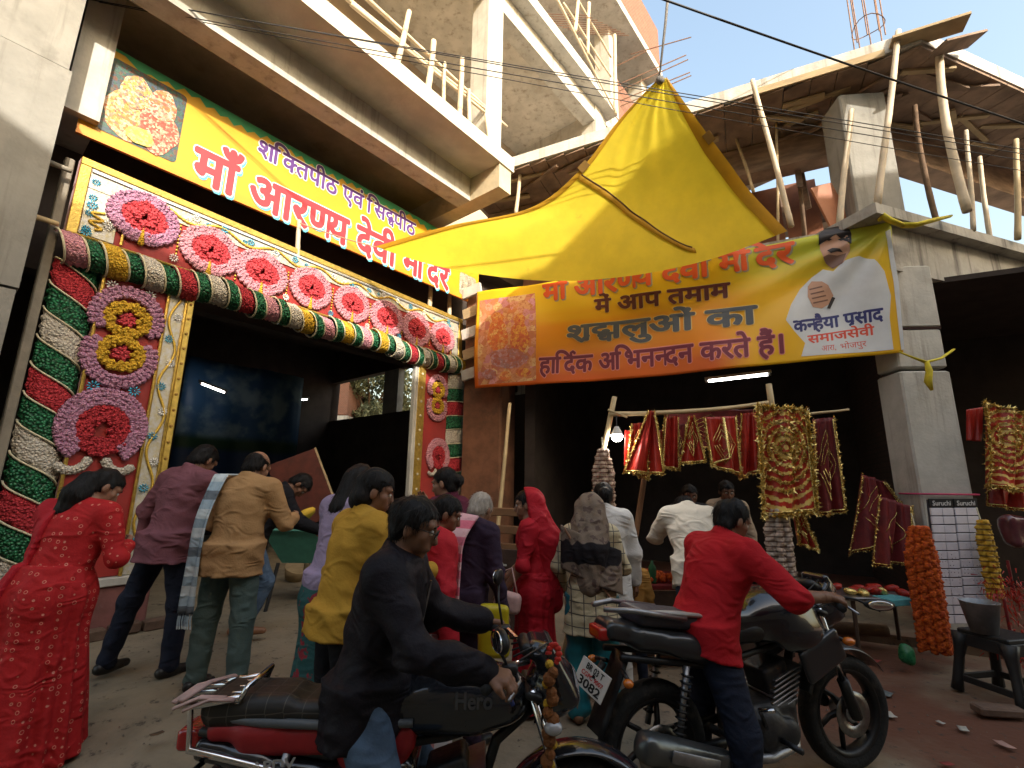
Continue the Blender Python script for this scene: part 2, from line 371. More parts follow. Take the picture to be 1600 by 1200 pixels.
for k in range(9):                                     # reinforcing rods left sticking out of the slab ends
    z = 10.9+.035*(k % 3); n0 = -4.6-.5*k; p = A(9.55, n0, z)
    MB().tube([p, p+TA*(.5+.9*random.random())+np.array([0, 0, .02*random.random()])], .012, 5).build('rebar', rust, bA)
for k in range(10):
    p = A(7.2+.25*k, -4.55, 12.1+.16*k); MB().tube([p-NA*.8-TA*.3, p+NA*.25+TA*.6], .011, 5).build('rebar', rust, bA)
for (a, b) in (((965, 168), (1080, 118)), ((962, 160), (1078, 113)), ((950, 150), (1075, 93)), ((948, 140), (1072, 86)), ((985, 85), (1080, 58)), ((930, 120), (1010, 80))):
    MB().tube([at(*a, 11.6), at(*b, 11.2)], .016, 5).build('rebar', rust, bA)
for (a, b, r) in (((868, -5), (960, 172), .03), ((900, -5), (955, 90), .03), ((905, 60), (937, 110), .025), ((920, 5), (918, 85), .045), ((898, 50), (905, -10), .045), ((960, 55), (962, 178), .05), ((880, 5), (955, 120), .03)):
    pole(T(*a, -4.45), T(*b, -4.45), r, parent=bA, name='scaffold_pole', m=bamboo_p)
# hall behind the gate
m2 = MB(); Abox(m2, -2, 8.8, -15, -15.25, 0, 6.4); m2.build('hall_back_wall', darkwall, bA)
m2 = MB(); Abox(m2, -1.4, -1.15, -6.4, -15, 0, 6.4); m2.build('hall_side_wall', darkplaster, bA)
m2 = MB(); Abox(m2, -1.4, 8.8, -6.4, -15, 6.1, 6.35); m2.build('hall_ceiling', darkplaster, bA)
TE = 8.5                                               # end wall with two openings
def E_(px, py): return onp(px, py, A(TE, 0, 0), TA)
w0, w1, w2, w3 = (float(E_(x, 630)@NA) for x in (503, 598, 620, 652))
zb, zt = float(E_(560, 652)[2]), float(E_(560, 590)[2])
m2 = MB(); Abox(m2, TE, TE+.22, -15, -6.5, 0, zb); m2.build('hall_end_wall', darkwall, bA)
m2 = MB(); Abox(m2, TE, TE+.22, -15, -6.5, zt, 6.3); m2.build('hall_lintel', darkplaster, bA)
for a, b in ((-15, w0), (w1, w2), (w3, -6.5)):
    m2 = MB(); Abox(m2, TE+.002, TE+.218, a, b, zb-.01, zt+.01); m2.build('hall_pier', conc_d if a != -15 else darkplaster, bA)
# ---------------- the unfinished house (right) on its corner pillar
Q0 = np.array([-.67, 8.38, 0]); UB = np.array([.901, -.433, 0])/np.linalg.norm([.901, -.433]); MBn = np.array([-UB[1], UB[0], 0])
def B(u, m, z): return Q0 + UB*u + MBn*m + np.array([0, 0, z])
def Bbox(mb, u0, u1, m0, m1, z0, z1): return mb.box(B((u0+u1)/2, (m0+m1)/2, (z0+z1)/2), (abs(u1-u0), abs(m1-m0), abs(z1-z0)), np.array([UB, MBn, [0, 0, 1]]))
W2 = np.array([.946, .322, 0]); W2 /= np.linalg.norm(W2); W2n = np.array([-W2[1], W2[0], 0])
bB = thing('unfinished_house', B(6.5, .3, 0), 'unfinished concrete house with timber formwork under its upper slab and a corner pillar', 'building')
pc = at(1408, 600, 5.55); PX, PY = float(pc[0]), float(pc[1])      # left front edge of the corner pillar
zs1 = float(at(1430, 346, 5.6)[2]); zs0 = float(at(1470, 432, 5.65)[2])
print('pillar', PX, PY, 'floor1 z', zs0, zs1)
Rp = np.array([[.994, -.104, 0], [.104, .994, 0], [0, 0, 1]])
mb = MB(); pcn = np.array([PX, PY, 0])
for z0, z1, k in ((0, 3.02, 0), (3.06, 3.55, -.018), (3.57, zs0+.08, 0)):
    mb.bbox(pcn+Rp[0]*.29+Rp[1]*.22+np.array([0, 0, (z0+z1)/2]), (.56+k, .44+k, z1-z0), Rp, .02)
mb.build('column', conc_pale, bB)
dk = mat('column_crack', (.03, .012, .01), .95, .2, 4, 0)
MB().box(pcn+Rp[0]*.29+Rp[1]*.22+np.array([0, 0, 3.56]), (.545, .425, .03), Rp).build('construction_joint', dk, bB)
c0 = pcn+Rp[0]*.1
mb = MB(); mb.hexa([c0+W2*a-W2n*.06+W2n*b+np.array([0, 0, z]) for z in (zs0, zs1-.14) for a, b in ((-.1, 0), (9, 0), (9, .35), (-.1, .35))]); mb.build('beam', conc_d, bB)
mb = MB(); mb.hexa([c0+W2*a-W2n*.10+W2n*b+np.array([0, 0, z]) for z in (zs1-.14, zs1) for a, b in ((-.45, -.12), (9, -.12), (9, 7), (-.45, .8))]); mb.build('floor_slab', conc_d, bB)
mb = MB(); Bbox(mb, .35, 5.9, .0, .35, zs0, zs1-.145); mb.build('beam', conc_d, bB)
mb = MB(); Bbox(mb, .35, 5.95, -.12, 5, zs1-.145, zs1-.003); mb.build('floor_slab', conc_d, bB)
# ground-floor rooms
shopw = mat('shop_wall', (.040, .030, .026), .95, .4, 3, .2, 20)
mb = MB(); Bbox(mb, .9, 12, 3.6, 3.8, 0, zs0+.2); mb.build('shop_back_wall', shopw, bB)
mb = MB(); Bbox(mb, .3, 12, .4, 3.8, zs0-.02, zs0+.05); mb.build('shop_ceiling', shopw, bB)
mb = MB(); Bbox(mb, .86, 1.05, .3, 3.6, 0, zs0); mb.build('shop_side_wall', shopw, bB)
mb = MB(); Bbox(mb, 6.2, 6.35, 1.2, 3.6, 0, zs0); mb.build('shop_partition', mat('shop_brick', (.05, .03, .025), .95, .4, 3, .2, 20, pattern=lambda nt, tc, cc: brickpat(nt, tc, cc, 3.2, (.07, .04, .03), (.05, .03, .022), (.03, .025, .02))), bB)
plaster_b = mat('rough_red_plaster', (.21, .095, .052), .9, .35, 4, .5, 14, stain=(.10, .05, .03), stain_lo=.5, stain_scale=2.2)
bl, br_ = at(727, 700, 8.35), at(797, 700, 8.3)
mb = MB(); w_ = float(np.linalg.norm(br_-bl)); ctr = (bl+br_)/2
mb.bbox(np.array([ctr[0], ctr[1]+.3, 2.6]), (w_, .6, 5.2), np.array([UB, MBn, [0, 0, 1]]), .03); mb.build('pier', plaster_b, bB)
# upper slab with its timber shuttering
E1 = at(1440, 62, 5.2); ZU = float(E1[2]); E1[2] = 0
def S(u, m, z): return E1 + UB*u + MBn*m + np.array([0, 0, z])         # u<0 runs left along the lane front
mb = MB()
pl = [E1-UB*7.3, E1, E1+W2*9, E1+W2*9+W2n*1.7, E1+W2*.9+W2n*2.0, E1-UB*7.3+MBn*5]
def prism(mb, pts, z0, z1):
    n = len(pts); V = [np.array([p[0], p[1], z]) for z in (z0, z1) for p in pts]
    mb.add(V, [list(range(n-1, -1, -1)), list(range(n, 2*n))]+[(i, (i+1) % n, n+(i+1) % n, n+i) for i in range(n)]); return mb
prism(mb, pl, ZU-.04, ZU+.17); mb.build('roof_slab', conc, bB)
ply = mat('shuttering_board', (.27, .18, .125), .8, .5, 2.5, .4, 30, stain=(.12, .075, .055), stain_lo=.55, stretch=(1, 1, 4))
ply_r = mat('red_shuttering_board', (.23, .09, .05), .7, .3, 3, .2, 20, stain=(.12, .05, .03), stain_lo=.55)
pale_b = mat('pale_timber', (.40, .30, .17), .8, .3, 3, .3, 40, stretch=(1, 1, 5))
u = -7.2
k = 0
while u < -.05:                                        # boards under the slab, each its own piece
    w = .30+.12*random.random(); w = min(w, -u)
    mb = MB(); dz = .012*random.random()
    mb.hexa([S(u+a, m, ZU-.05-dz-d+(.02 if m > .1 else 0)) for d in (.035, 0) for a, m in ((.006, .02+.08*random.random()), (w-.006, .02), (w-.006, 1.5), (.006, 1.5))])
    mb.build('board', ply, bB); u += w; k += 1
s_ = 0
while s_ < 8.5:
    w = .30+.14*random.random(); mb = MB(); dz = .012*random.random()
    mb.hexa([E1+W2*(s_+a)+W2n*m+np.array([0, 0, ZU-.05-dz-d]) for d in (.035, 0) for a, m in ((.006, .02), (w-.006, .02), (w-.006, 1.5), (.006, 1.5))]); mb.build('board', ply, bB); s_ += w
mb = MB(); mb.box(S(-1.2, .01, ZU-.02), (1.6, .03, .1), np.array([UB, MBn, [0, 0, 1]])); mb.build('edge_plank', pale_b, bB)
mb = MB(); mb.box(S(.05, -.05, ZU+.02), (.8, .28, .035), np.array([UB, MBn, [0, 0, 1]])); mb.build('edge_plank', pale_b, bB)
mb = MB(); mb.box(S(.42, .2, ZU-.06), (.7, .26, .03), np.array([frame([.9, .1, .35])[0], frame([.9, .1, .35])[1], frame([.9, .1, .35])[2]])); mb.build('edge_plank', ply, bB)
for u0, u1, m0, dz0, dz1 in ((-7.2, -.6, 1.15, .10, .62), (-7.2, -.6, 2.9, .10, .9)):
    mb = MB(); mb.hexa([S(u_, m_, ZU-z) for z in (dz1, dz0) for u_, m_ in ((u0, m0), (u1, m0), (u1, m0+.35), (u0, m0+.35))]); mb.build('beam_shuttering', ply, bB)
mb = MB(); mb.hexa([E1+W2*a+W2n*m+np.array([0, 0, ZU-z]) for z in (.62, .1) for a, m in ((.5, 1.15), (9, 1.15), (9, 1.5), (.5, 1.5))]); mb.build('beam_shuttering', ply, bB)
for u0, u1 in ((-2.6, -1.55), (-1.5, -.95), (-4.0, -2.65), (-5.6, -4.05), (-6.9, -5.65)):      # leaning shuttering sheets on the upper floor
    mb = MB(); mb.hexa([S(u_, m_+.35*(z > 6), z) for z in (zs1-.01, ZU-.15) for u_, m_ in ((u0, 2.2), (u1, 2.2), (u1, 2.24), (u0, 2.24))]); mb.build('shuttering_sheet', ply_r, bB)
a_, b_ = at(1277, 335, 6.0), at(1283, 270, 6.2)
fr = frame(at(1320, 345, 6.0)-at(1282, 272, 6.0), (0, -1, .2)); mb = MB().box(at(1300, 325, 6.1), (.75, .34, .03), fr); mb.build('shuttering_sheet', mat('painted_sheet', (.35, .13, .06), .6, .2, 3, .1), bB)
for k in range(26):                                     # ragged battens and offcuts nailed under and along the slab edge
    u_ = -7.0+6.8*random.random(); L_ = .4+.9*random.random(); fb = frame([UB[0]+random.uniform(-.5, .5), UB[1]+random.uniform(-.5, .5), random.uniform(-.08, .08)])
    MB().box(S(u_, .15+1.1*random.random(), ZU-.11-.05*random.random()), (L_, .05+.05*random.random(), .035), fb).build('formwork_batten', random.choice([pale_b, ply, ply]), bB)
for k in range(12):
    fb = frame([W2[0]+random.uniform(-.5, .5), W2[1]+random.uniform(-.5, .5), random.uniform(-.1, .1)])
    MB().box(E1+W2*(.3+4*random.random())+W2n*(.2+random.random())+np.array([0, 0, ZU-.12]), (.5+.6*random.random(), .07, .035), fb).build('formwork_batten', random.choice([pale_b, ply]), bB)
for k in range(10):                                     # upright offcuts of board hanging between the props
    u_ = -6.4+5.6*random.random(); z_ = ZU-.35-.5*random.random(); fb = frame([random.uniform(-.15, .15), random.uniform(-.1, .1), 1])
    MB().box(S(u_, 1.0+.9*random.random(), z_), (.6+.6*random.random(), .09, .03), fb).build('formwork_batten', random.choice([pale_b, ply, ply_r]), bB)
# upper corner column, pale
mb = MB(); mb.bbox(pcn+Rp[0]*.32+Rp[1]*.55+np.array([0, 0, (zs1+ZU-.25)/2]), (.62, .5, ZU-.25-zs1), Rp, .02); mb.build('column', mat('column_grey', (.36, .35, .31)), bB)
for k in range(8):                                     # starter bars above the slab
    a = 2*math.pi*k/8; p = at(1356, 50, 5.9)+np.array([.19*math.cos(a), .19*math.sin(a), -.2]); MB().tube([p, p+np.array([.02, 0, 1.1+.2*(k % 3)])], .009, 5).build('rebar', rust, bB)
p = at(1356, 42, 5.9); MB().tube([p+np.array([.205*math.cos(a), .205*math.sin(a), .04*math.sin(a*2)]) for a in np.linspace(0, 6.28, 17)], .007, 5).build('rebar_ring', rust, bB)
# bamboo props between the two slabs
gp = 'bamboo props under the upper slab'
for i, (a, b, D, r, lab, mm) in enumerate((
    ((1238, 362), (1176, 125), 5.75, .05, 'long pale bamboo prop leaning right beside the yellow tarpaulin', bamboo_p),
    ((1374, 338), (1404, 48), 5.25, .055, 'pale bamboo prop standing in front of the white upper pillar', bamboo_p),
    ((1310, 345), (1330, 172), 5.7, .055, 'thick bamboo prop just beside the white upper pillar over the portrait', bamboo_p),
    ((1512, 335), (1467, 84), 5.35, .07, 'thickest bamboo prop, crooked, under the broken slab corner', bamboo_p),
    ((1517, 340), (1510, 204), 5.8, .04, 'slim bamboo prop touching the thick crooked prop', bamboo_p),
    ((1538, 345), (1530, 245), 6.4, .045, 'short slim bamboo prop beyond the crooked prop with bright sky behind', bamboo_p),
    ((1592, 380), (1588, 218), 6.0, .05, 'bamboo prop at the far end of the side beam', bamboo),
    ((1466, 345), (1430, 165), 5.9, .05, 'dark curved tree branch prop beside the white upper pillar', mat('bark', (.16, .10, .06), .9, .4, 6, .5, 40)),
    ((1352, 345), (1340, 190), 6.3, .045, 'dark rough prop close behind the white upper pillar', mat('bark', (.16, .10, .06))),
    ((1252, 345), (1240, 190), 7.2, .05, 'dark rough prop in front of the red shuttering sheet', mat('bark', (.16, .10, .06))),
    ((1209, 340), (1213, 170), 6.6, .03, 'sawn square batten prop hanging beside the leaning prop', pale_b),
    ((1178, 300), (1150, 215), 7.0, .035, 'crossed batten prop behind the tarpaulin edge', pale_b),
    ((806, 335), (815, 248), 8.0, .05, 'short bamboo prop at the meeting of the two buildings', bamboo_p))):
    p0, p1 = at(*a, D), at(*b, D); p0[2] = max(zs1-.01, min(p0[2], zs1-.01)) if i not in (11, 12) else p0[2]
    pole(p0, p1, r*.74, r*.62, bend=.05*(i in (3, 7)), label=lab, m=mm, group=gp, name='prop_pole')
# plants growing on the roof edge
leafm = mat('leaf_green', (.06, .10, .03), .7, .4, 20, 0, trans=.2)
for (px, py, D, h, flower, lab) in ((1305, 62, 6.2, .5, True, 'small weed with a pink flower on the roof slab edge'), (1262, 72, 6.3, .3, False, 'dry little weed on the roof slab edge')):
    p = at(px, py, D); p[2] = ZU+.12; r = thing('roof_plant', p, lab, 'plant')
    MB().tube([p, p+np.array([.02, 0, h*.5]), p+np.array([-.02, 0, h])], .006, 5).build('stem', leafm, r)
    mb = MB()
    for k in range(16 if flower else 8):
        z = h*(.35+.5*random.random()); c = p+np.array([random.uniform(-.09, .09), random.uniform(-.09, .09), z]); d = rng.normal(size=3); f3 = frame(d)
        mb.add([c-f3[0]*.045, c+f3[1]*.022, c+f3[0]*.045, c-f3[1]*.022], [(0, 1, 2, 3)])
    mb.build('leaves', leafm, r)
    if flower: MB().ball(p+np.array([-.04, 0, h+.03]), (.05, .05, .04), 7, 5).build('flower', mat('pink_petal', (.65, .22, .2), .7), r)
# raised shop floor
mb = MB(); prism(mb, [B(.9, -.55, 0), B(6.9, -.55, 0), B(9.5, .6, 0), B(12, 4, 0), B(.9, 4, 0)], -.05, .10)
tag(mb.build('shop_floor', groundm, base=(0, 0, 0)), kind='structure')
# ---------------- house across the lane, behind the viewer: it shades the lane
bC = thing('opposite_house', (2, -6, 0), 'plain plastered three storey house across the lane facing the gate', 'building')
foot = [(-7.5, -4.4), (.8, -4.7), (5.2, -2.1), (9.6, -1.2), (17, -.6), (17, -9), (-7.5, -12)]
mb = MB(); prism(mb, [np.array([*p, 0]) for p in foot], 0, 9.0); mb.build('wall', mat('opposite_plaster', (.40, .33, .25), .9, .2, 2, .2), bC)
mb = MB(); prism(mb, [np.array([*p, 0]) for p in [(-7.6, -4.25), (.82, -4.55), (5.15, -1.96), (9.7, -1.05), (17.1, -.45), (17.1, -9), (-7.6, -12.1)]], 9.0, 9.12); mb.build('parapet', conc, bC)
mb = MB(); prism(mb, [np.array([*p, 0]) for p in ((6.2, -2.2), (14, -1.2), (14, -6), (6.2, -6))], 9.125, 10.2); mb.build('added_roof_block', mat('opposite_plaster', (.40, .33, .25)), bC)  # unseen roof block, added to shade the right-hand beam
for (a, b) in zip(foot[:3], foot[1:4]):
    a, b = np.array([*a, 0]), np.array([*b, 0]); d = (b-a)/np.linalg.norm(b-a); nn = np.array([-d[1], d[0], 0])
    for s_ in np.arange(1.0, np.linalg.norm(b-a)-.6, 2.0):
        for z in (1.9, 4.9, 7.6):
            MB().box(a+d*s_+nn*.01+np.array([0, 0, z]), (.9, .06, 1.2), np.array([d, nn, [0, 0, 1]])).build('window', mat('opposite_shutter', (.10, .14, .12), .6), bC)
# ---------------- seen through the hall openings: brick house and tree
far = thing('far_brick_house', at(525, 660, 24)*[1, 1, 0], 'distant brick house with a small dark window seen through the hall opening', 'building')
c = at(527, 622, 24); MB().box((c[0], c[1]+2, c[2]), (1.1, 4, 1.7)).build('wall', brickm, far)
MB().box((c[0]-.1, c[1]+2, c[2]-1.2), (1.6, 4.4, .55)).build('floor_slab', conc, far)
MB().box((c[0]-.1, c[1]+2, (c[2]-1.5)/2), (1.2, 4, c[2]-1.5)).build('lower_wall', conc_d, far)
MB().box((c[0]-.75, c[1]+.5, c[2]), (.22, .5, 1.1)).build('window', dk, far)
def tree(base, h, rad, label, seed=0, nl=5200, ls=.17):
    r = np.random.default_rng(seed); o = thing('leafy_tree', base, label, 'tree'); base = np.asarray(base, float)
    mb = MB(); top = base+np.array([0, 0, h*.62]); mb.tube([base, base+(top-base)*.5+np.array([.15, 0, 0]), top], [.28, .2, .12], 8)
    tips = []
    for k in range(9):
        a = k*2.4; e = top+np.array([math.cos(a)*rad*.7, math.sin(a)*rad*.7, h*.1+r.random()*h*.2]); mb.tube(bez(top-np.array([0, 0, h*.2]), top+np.array([0, 0, .2]), e, 6), np.linspace(.1, .03, 6), 6); tips.append(e)
    mb.build('trunk', mat('bark', (.16, .10, .06)), o, True)
    cs = [top+np.array([0, 0, h*.12])+r.normal(size=3)*np.array([rad*.5, rad*.5, h*.16]) for _ in range(26)]+tips
    V = []; F = []
    for i in range(nl):
        c = cs[i % len(cs)]; d = r.normal(size=3); d /= np.linalg.norm(d); p = c+d*rad*.30*r.random()**.4*np.array([1, 1, .8]); f3 = frame(r.normal(size=3)+np.array([0, 0, .2])); s_ = ls*(.6+.8*r.random())
        k = len(V); V += [p-f3[0]*s_, p+f3[1]*s_*.45, p+f3[0]*s_, p-f3[1]*s_*.45]; F.append((k, k+1, k+2, k+3))
    c = obj_from('crown', V, F, mat('tree_leaf', (.24, .25, .14), .6, .4, 1.5, 0, trans=.25, col2=(.14, .15, .08)), o); c['kind'] = 'stuff'
    return o
b_ = at(578, 650, 26); tree((b_[0], b_[1], 0), 9.0, 2.3, 'pale dusty tree beyond the wide hall opening', 3)
b_ = at(636, 650, 29); tree((b_[0]+.6, b_[1], 0), 8.2, 1.9, 'pale dusty tree beyond the narrow hall opening beside the gate', 4, 3000)
b_ = at(1560, 320, 15); tree((b_[0]+2.2, b_[1], 0), 7.6, 1.8, 'thin dry tree behind the upper floor props of the house', 5, 420, .10)
# ---------------- wires
blackm = mat('black_cable', (.02, .02, .022), .6, .2, 5, 0)
def wire(a, b, r, lab, sag=.1, ext=.25):
    a, b = at(*a[:2], a[2]), at(*b[:2], b[2]); d = b-a; a = a-d*ext; b = b+d*ext
    tag(MB().tube(sagline(a, b, sag), r, 6).build('overhead_wire', blackm, None, True), lab, 'wire', 'wires over the lane')
wire((1045, 0, 3.6), (1600, 192, 4.6), .011, 'thick black cable sloping from the tarpaulin rope across the sky', .03)
for k, (a, b, lab) in enumerate((((215, 0, 4.0), (1600, 232, 5.4), 'uppermost thin wire passing under the tarpaulin tip'), ((230, 0, 4.0), (1600, 238, 5.4), 'thin wire hugging the uppermost one, slightly lower'), ((200, 5, 4.02), (1600, 247, 5.4), 'third thin wire of the bunch beneath the balcony railing'), ((180, 2, 4.05), (1600, 262, 5.4), 'lowest lone thin wire crossing the balcony soffit'))):
    wire(a, b, .0055 if k < 3 else .0045, lab, .03 + .02*k)
# ================================================================== THE DECORATED GATE
G0 = at(128, 245, 4.1); G1 = onz(722, 500, G0[2]); GD = G1-G0; GL = float(np.linalg.norm(GD)); GD /= GL; GN = np.array([GD[1], -GD[0], 0])
def gsz(px, py): p = onp(px, py, G0, GN); return float((p-G0)@GD), float(p[2])
def G(s, z, o=0): return np.array([G0[0], G0[1], 0])+GD*s+GN*o+np.array([0, 0, z])
GAX = np.array([GD, GN, [0, 0, 1]])
ZT = float(G0[2]); s_a, ZL = gsz(155, 378); 
print('gate L', GL, 'top', ZT, 'panel low', ZL)
gate = thing('festival_gate', G(GL/2, 0.15), 'festival gate covered in red panels, striped ruffled garlands and pink rosettes', 'gate')
gold = mat('gold_foil', (.62, .43, .10), .35, .3, 20, .3, 60, metal=.7)
silver = mat('silver_lace', (.50, .50, .50), .45, .35, 25, .4, 70, metal=.35, col2=(.45, .40, .25))
redp = mat('red_velvet', (.30, .016, .012), .55, .25, 3, .1, 30, sheen=.3)
def ruffle(name, c, c2, sc=46, b=1.0, rough=.75, metal=0):
    def pat(nt, tc, cc):
        v = _n(nt, 'ShaderNodeTexVoronoi', Scale=sc); nt.links.new(tc.outputs['Object'], v.inputs[0])
        return _mix(nt, _ramp(nt, v.outputs['Distance'], .2, .75), cc, c2)
    m = mat(name, c, rough, .15, 8, 0, metal=metal, pattern=pat); nt = m.node_tree; p = nt.nodes['Principled BSDF']
    tc = _n(nt, 'ShaderNodeTexCoord'); v = _n(nt, 'ShaderNodeTexVoronoi', Scale=sc); nt.links.new(tc.outputs['Object'], v.inputs[0])
    bp = _n(nt, 'ShaderNodeBump', Strength=b, Distance=.02); bp.invert = True; nt.links.new(v.outputs['Distance'], bp.inputs['Height']); nt.links.new(bp.outputs[0], p.inputs['Normal'])
    return m
RF = {'g': ruffle('green_foil_ruffle', (.025, .20, .085), (.006, .045, .018), 40, 1, .35, .25), 'r': ruffle('red_ruffle', (.52, .035, .05), (.30, .012, .02)), 'w': ruffle('white_ruffle', (.62, .58, .50), (.42, .38, .32)),
      'p': ruffle('pink_ruffle', (.62, .31, .35), (.46, .19, .24)), 'y': ruffle('yellow_ruffle', (.68, .43, .03), (.45, .25, .01)), 'm': ruffle('rosette_red', (.62, .07, .085), (.38, .02, .03)), 'l': ruffle('shaded_pink_ruffle', (.48, .26, .37), (.35, .15, .25))}  # lilac is the pink ruffle with shade put into its colour
cord = mat('pale_cord', (.60, .55, .38), .6, .2, 30, .2)
def Gbox(name, s0, s1, z0, z1, o0, o1, m, parent=None, bev=.008):
    return MB().bbox(G((s0+s1)/2, (z0+z1)/2, (o0+o1)/2), (abs(s1-s0), abs(o1-o0), abs(z1-z0)), GAX, bev).build(name, m, parent or gate)
# layout along the gate, read off the photograph on the gate's own plane
sL0 = gsz(84, 420)[0]; sL1 = gsz(150, 470)[0]; sL2 = gsz(258, 490)[0]; sL3 = gsz(300, 490)[0]
sR0 = gsz(649, 620)[0]; sR1 = gsz(663, 620)[0]; sR2 = gsz(699, 620)[0]; sR3 = gsz(724, 620)[0]
print('gate s', sL0, sL1, sL2, sL3, sR0, sR1, sR2, sR3)
Gbox('header_board', .0, GL, ZL-.02, ZT, -.10, 0, redp)
for (a, b, z0, z1) in ((0, GL, ZT-.075, ZT), (0, .085, ZL, ZT-.078), (GL-.1, GL, ZL, ZT-.078)): Gbox('gold_border', a, b, z0, z1, .004, .025, gold)
for (a, b, z0, z1) in ((.09, GL-.105, ZT-.29, ZT-.08), (.09, .36, ZL+.02, ZT-.295), (GL-.26, GL-.105, ZL+.02, ZT-.295)): Gbox('lace_border', a, b, z0, z1, .004, .016, silver)
Gbox('silver_rail', .09, GL-.105, ZT-.125, ZT-.10, .018, .034, mat('bright_silver', (.8, .8, .8), .2, .1, 10, 0, metal=.9))
for (a, b, c, d) in ((.42, ZL+.03, .42, ZT-.41), (GL-.31, ZL+.03, GL-.31, ZT-.41)): MB().tube([G(a, b, .02), G(c, d, .02)], .014, 6).build('gold_rope', gold, gate)
MB().tube([G(0, ZL-.01, .03), G(GL, ZL-.01, .03)], .016, 6).build('gold_rope', gold, gate)
# gold scroll running along the lace
MB().tube([G(.5+(GL-.9)*t, ZT-.20+.05*math.sin(t*46), .022) for t in np.linspace(0, 1, 220)], [.020 if i % 2 else .013 for i in range(220)], 5).build('gold_scroll', mat('gold_bead', (.75, .50, .08), .35, .3, 60, .6, 120, metal=.5), gate, True)
MB().tube([G(.2+.05*math.sin(t*14), ZL+.1+(ZT-ZL-.6)*t, .022) for t in np.linspace(0, 1, 50)], .014, 5).build('gold_scroll', mat('gold_bead', (.7, .5, .1)), gate, True)
# mirror-work daisies: one mesh each colour, shared by every copy
def daisy(parent, m, R=.052):
    mb = MB()
    for k in range(10):
        a = k*math.pi/5; c = G(0, 0, .03)+GD*R*.62*math.cos(a)+np.array([0, 0, R*.62*math.sin(a)]); e = GD*math.cos(a)+np.array([0, 0, math.sin(a)])
        mb.ball(c, (R*.36, R*.14, .006), 6, 4, np.array([e, np.cross(GN, e), GN]))
    mb.ball(G(0, 0, .032), (R*.2, R*.2, .01), 6, 4, np.array([GD, [0, 0, 1], GN])); return mb.build('mirror_daisy', m, parent, True)
dzm = {'b': mat('mirror_blue', (.05, .36, .55), .25, .3, 30, 0, metal=.4), 'w': mat('mirror_white', (.78, .78, .76), .3, .2, 30, 0, metal=.3)}
dz0 = {k: daisy(gate, m) for k, m in dzm.items()}; dz_first = {'b': True, 'w': True}; base_p = G(0, 0, 0)
def put_daisy(px, py, c, sc=1.0, sz=None):
    s, z = sz if sz else gsz(px, py); o = dz0[c] if dz_first[c] else link(dz0[c].copy()); dz_first[c] = False
    o.scale = (sc, sc, sc); d = G(s, z, 0); w = wloc(gate)
    o.location = Vector(d-w-(base_p-w)*sc)
for i, (px, py) in enumerate(((212, 303), (143, 322), (133, 364), (306, 343), (391, 380), (270, 404), (460, 407), (445, 465), (492, 425), (520, 433), (515, 490), (572, 510), (575, 455), (620, 471), (622, 525), (661, 489), (699, 503), (168, 398-45), (350, 360), (430, 396), (548, 446), (598, 462), (640, 480))): put_daisy(px, py, 'bw'[i % 2 if i > 1 else 0], 1.0)
for i in range(24): put_daisy(0, 0, 'wb'[i % 2], random.uniform(.55, .85), (.55+(GL-.9)*i/23, ZT-.24+random.uniform(-.02, .07)))
for i in range(7): put_daisy(0, 0, 'bw'[i % 2], .8, (.14+.16*(i % 2), ZL+.08+.085*i))
# rosettes: one master, copies share its meshes
def blob_ring(mb, c, f, n, rows, w, r, seedn=0):
    rr = np.random.default_rng(seedn)
    for k in range(n):
        for q in range(rows):
            a = 2*math.pi*(k+.5*(q % 2))/n; R = f(a)+(q-(rows-1)/2)*w/max(rows-1, 1)*1.0
            mb.ball(c+GD*R*math.cos(a)+np.array([0, 0, 1])*R*math.sin(a)+GN*(.02+.012*rr.random()), r*(.85+.4*rr.random(3)), 6, 4)
ROS = .30
def rosette(s, z, m_ring, m_in, size=1.0):
    o = thing('rosette', G(s, z), None, None); del o['wloc']; o.parent = gate; o.location = Vector(G(s, z)-wloc(gate)); o['wloc'] = list(map(float, G(s, z)))
    c = G(s, z)
    shape = lambda a: size*(ROS*.90+.03*math.cos(a*2)+.025*max(0, math.sin(a))**6)
    mb = MB(); blob_ring(mb, c, shape, 36, 3, .085*size, .036*size); 
    for sx in (-1, 1):
        for k in range(6): mb.ball(c+GD*sx*(.05+.035*k)*size+np.array([0, 0, -.30-.012*k+.006*k*k])*size+GN*.03, .026*size, 6, 4)
    mb.build('petal_ring', m_ring, o, True)
    mb = MB(); rr = np.random.default_rng(3)
    for k in range(90):
        a = k*2.4; R = size*.225*math.sqrt((k+4)/94); mb.ball(c+GD*R*math.cos(a)+np.array([0, 0, R*math.sin(a)])+GN*(.02+.014*rr.random()+.025*(R < .1)), (.029+.012*rr.random(3))*size, 6, 4)
    mb.build('petal_heart', m_in, o, True)
    mb = MB()
    for k in range(7): mb.ball(c+np.array([0, 0, -.325+.03*k])*size+GN*.045, (.036-.0035*k)*size, 7, 5)
    mb.build('yellow_drop', RF['y'], o, True)
    return o
MED = [(225, 343), (328, 393), (408, 427), (485, 451), (549, 476), (603, 498), (649, 515), (690, 528)]
ms = [gsz(*p) for p in MED]; r0 = rosette(*ms[0], RF['l'], RF['m'], .88)
r1 = rosette(*ms[1], RF['p'], RF['m'], .88)
for s, z in ms[2:]:
    c = link(r1.copy()); k_ = random.uniform(.93, 1.06); c.scale = (k_, k_, k_*random.uniform(.95, 1.04)); c.location = Vector(np.array(r1.location)+G(s, z)-G(*ms[1]))
    for ch in list(r1.children): k = link(ch.copy()); k.parent = c
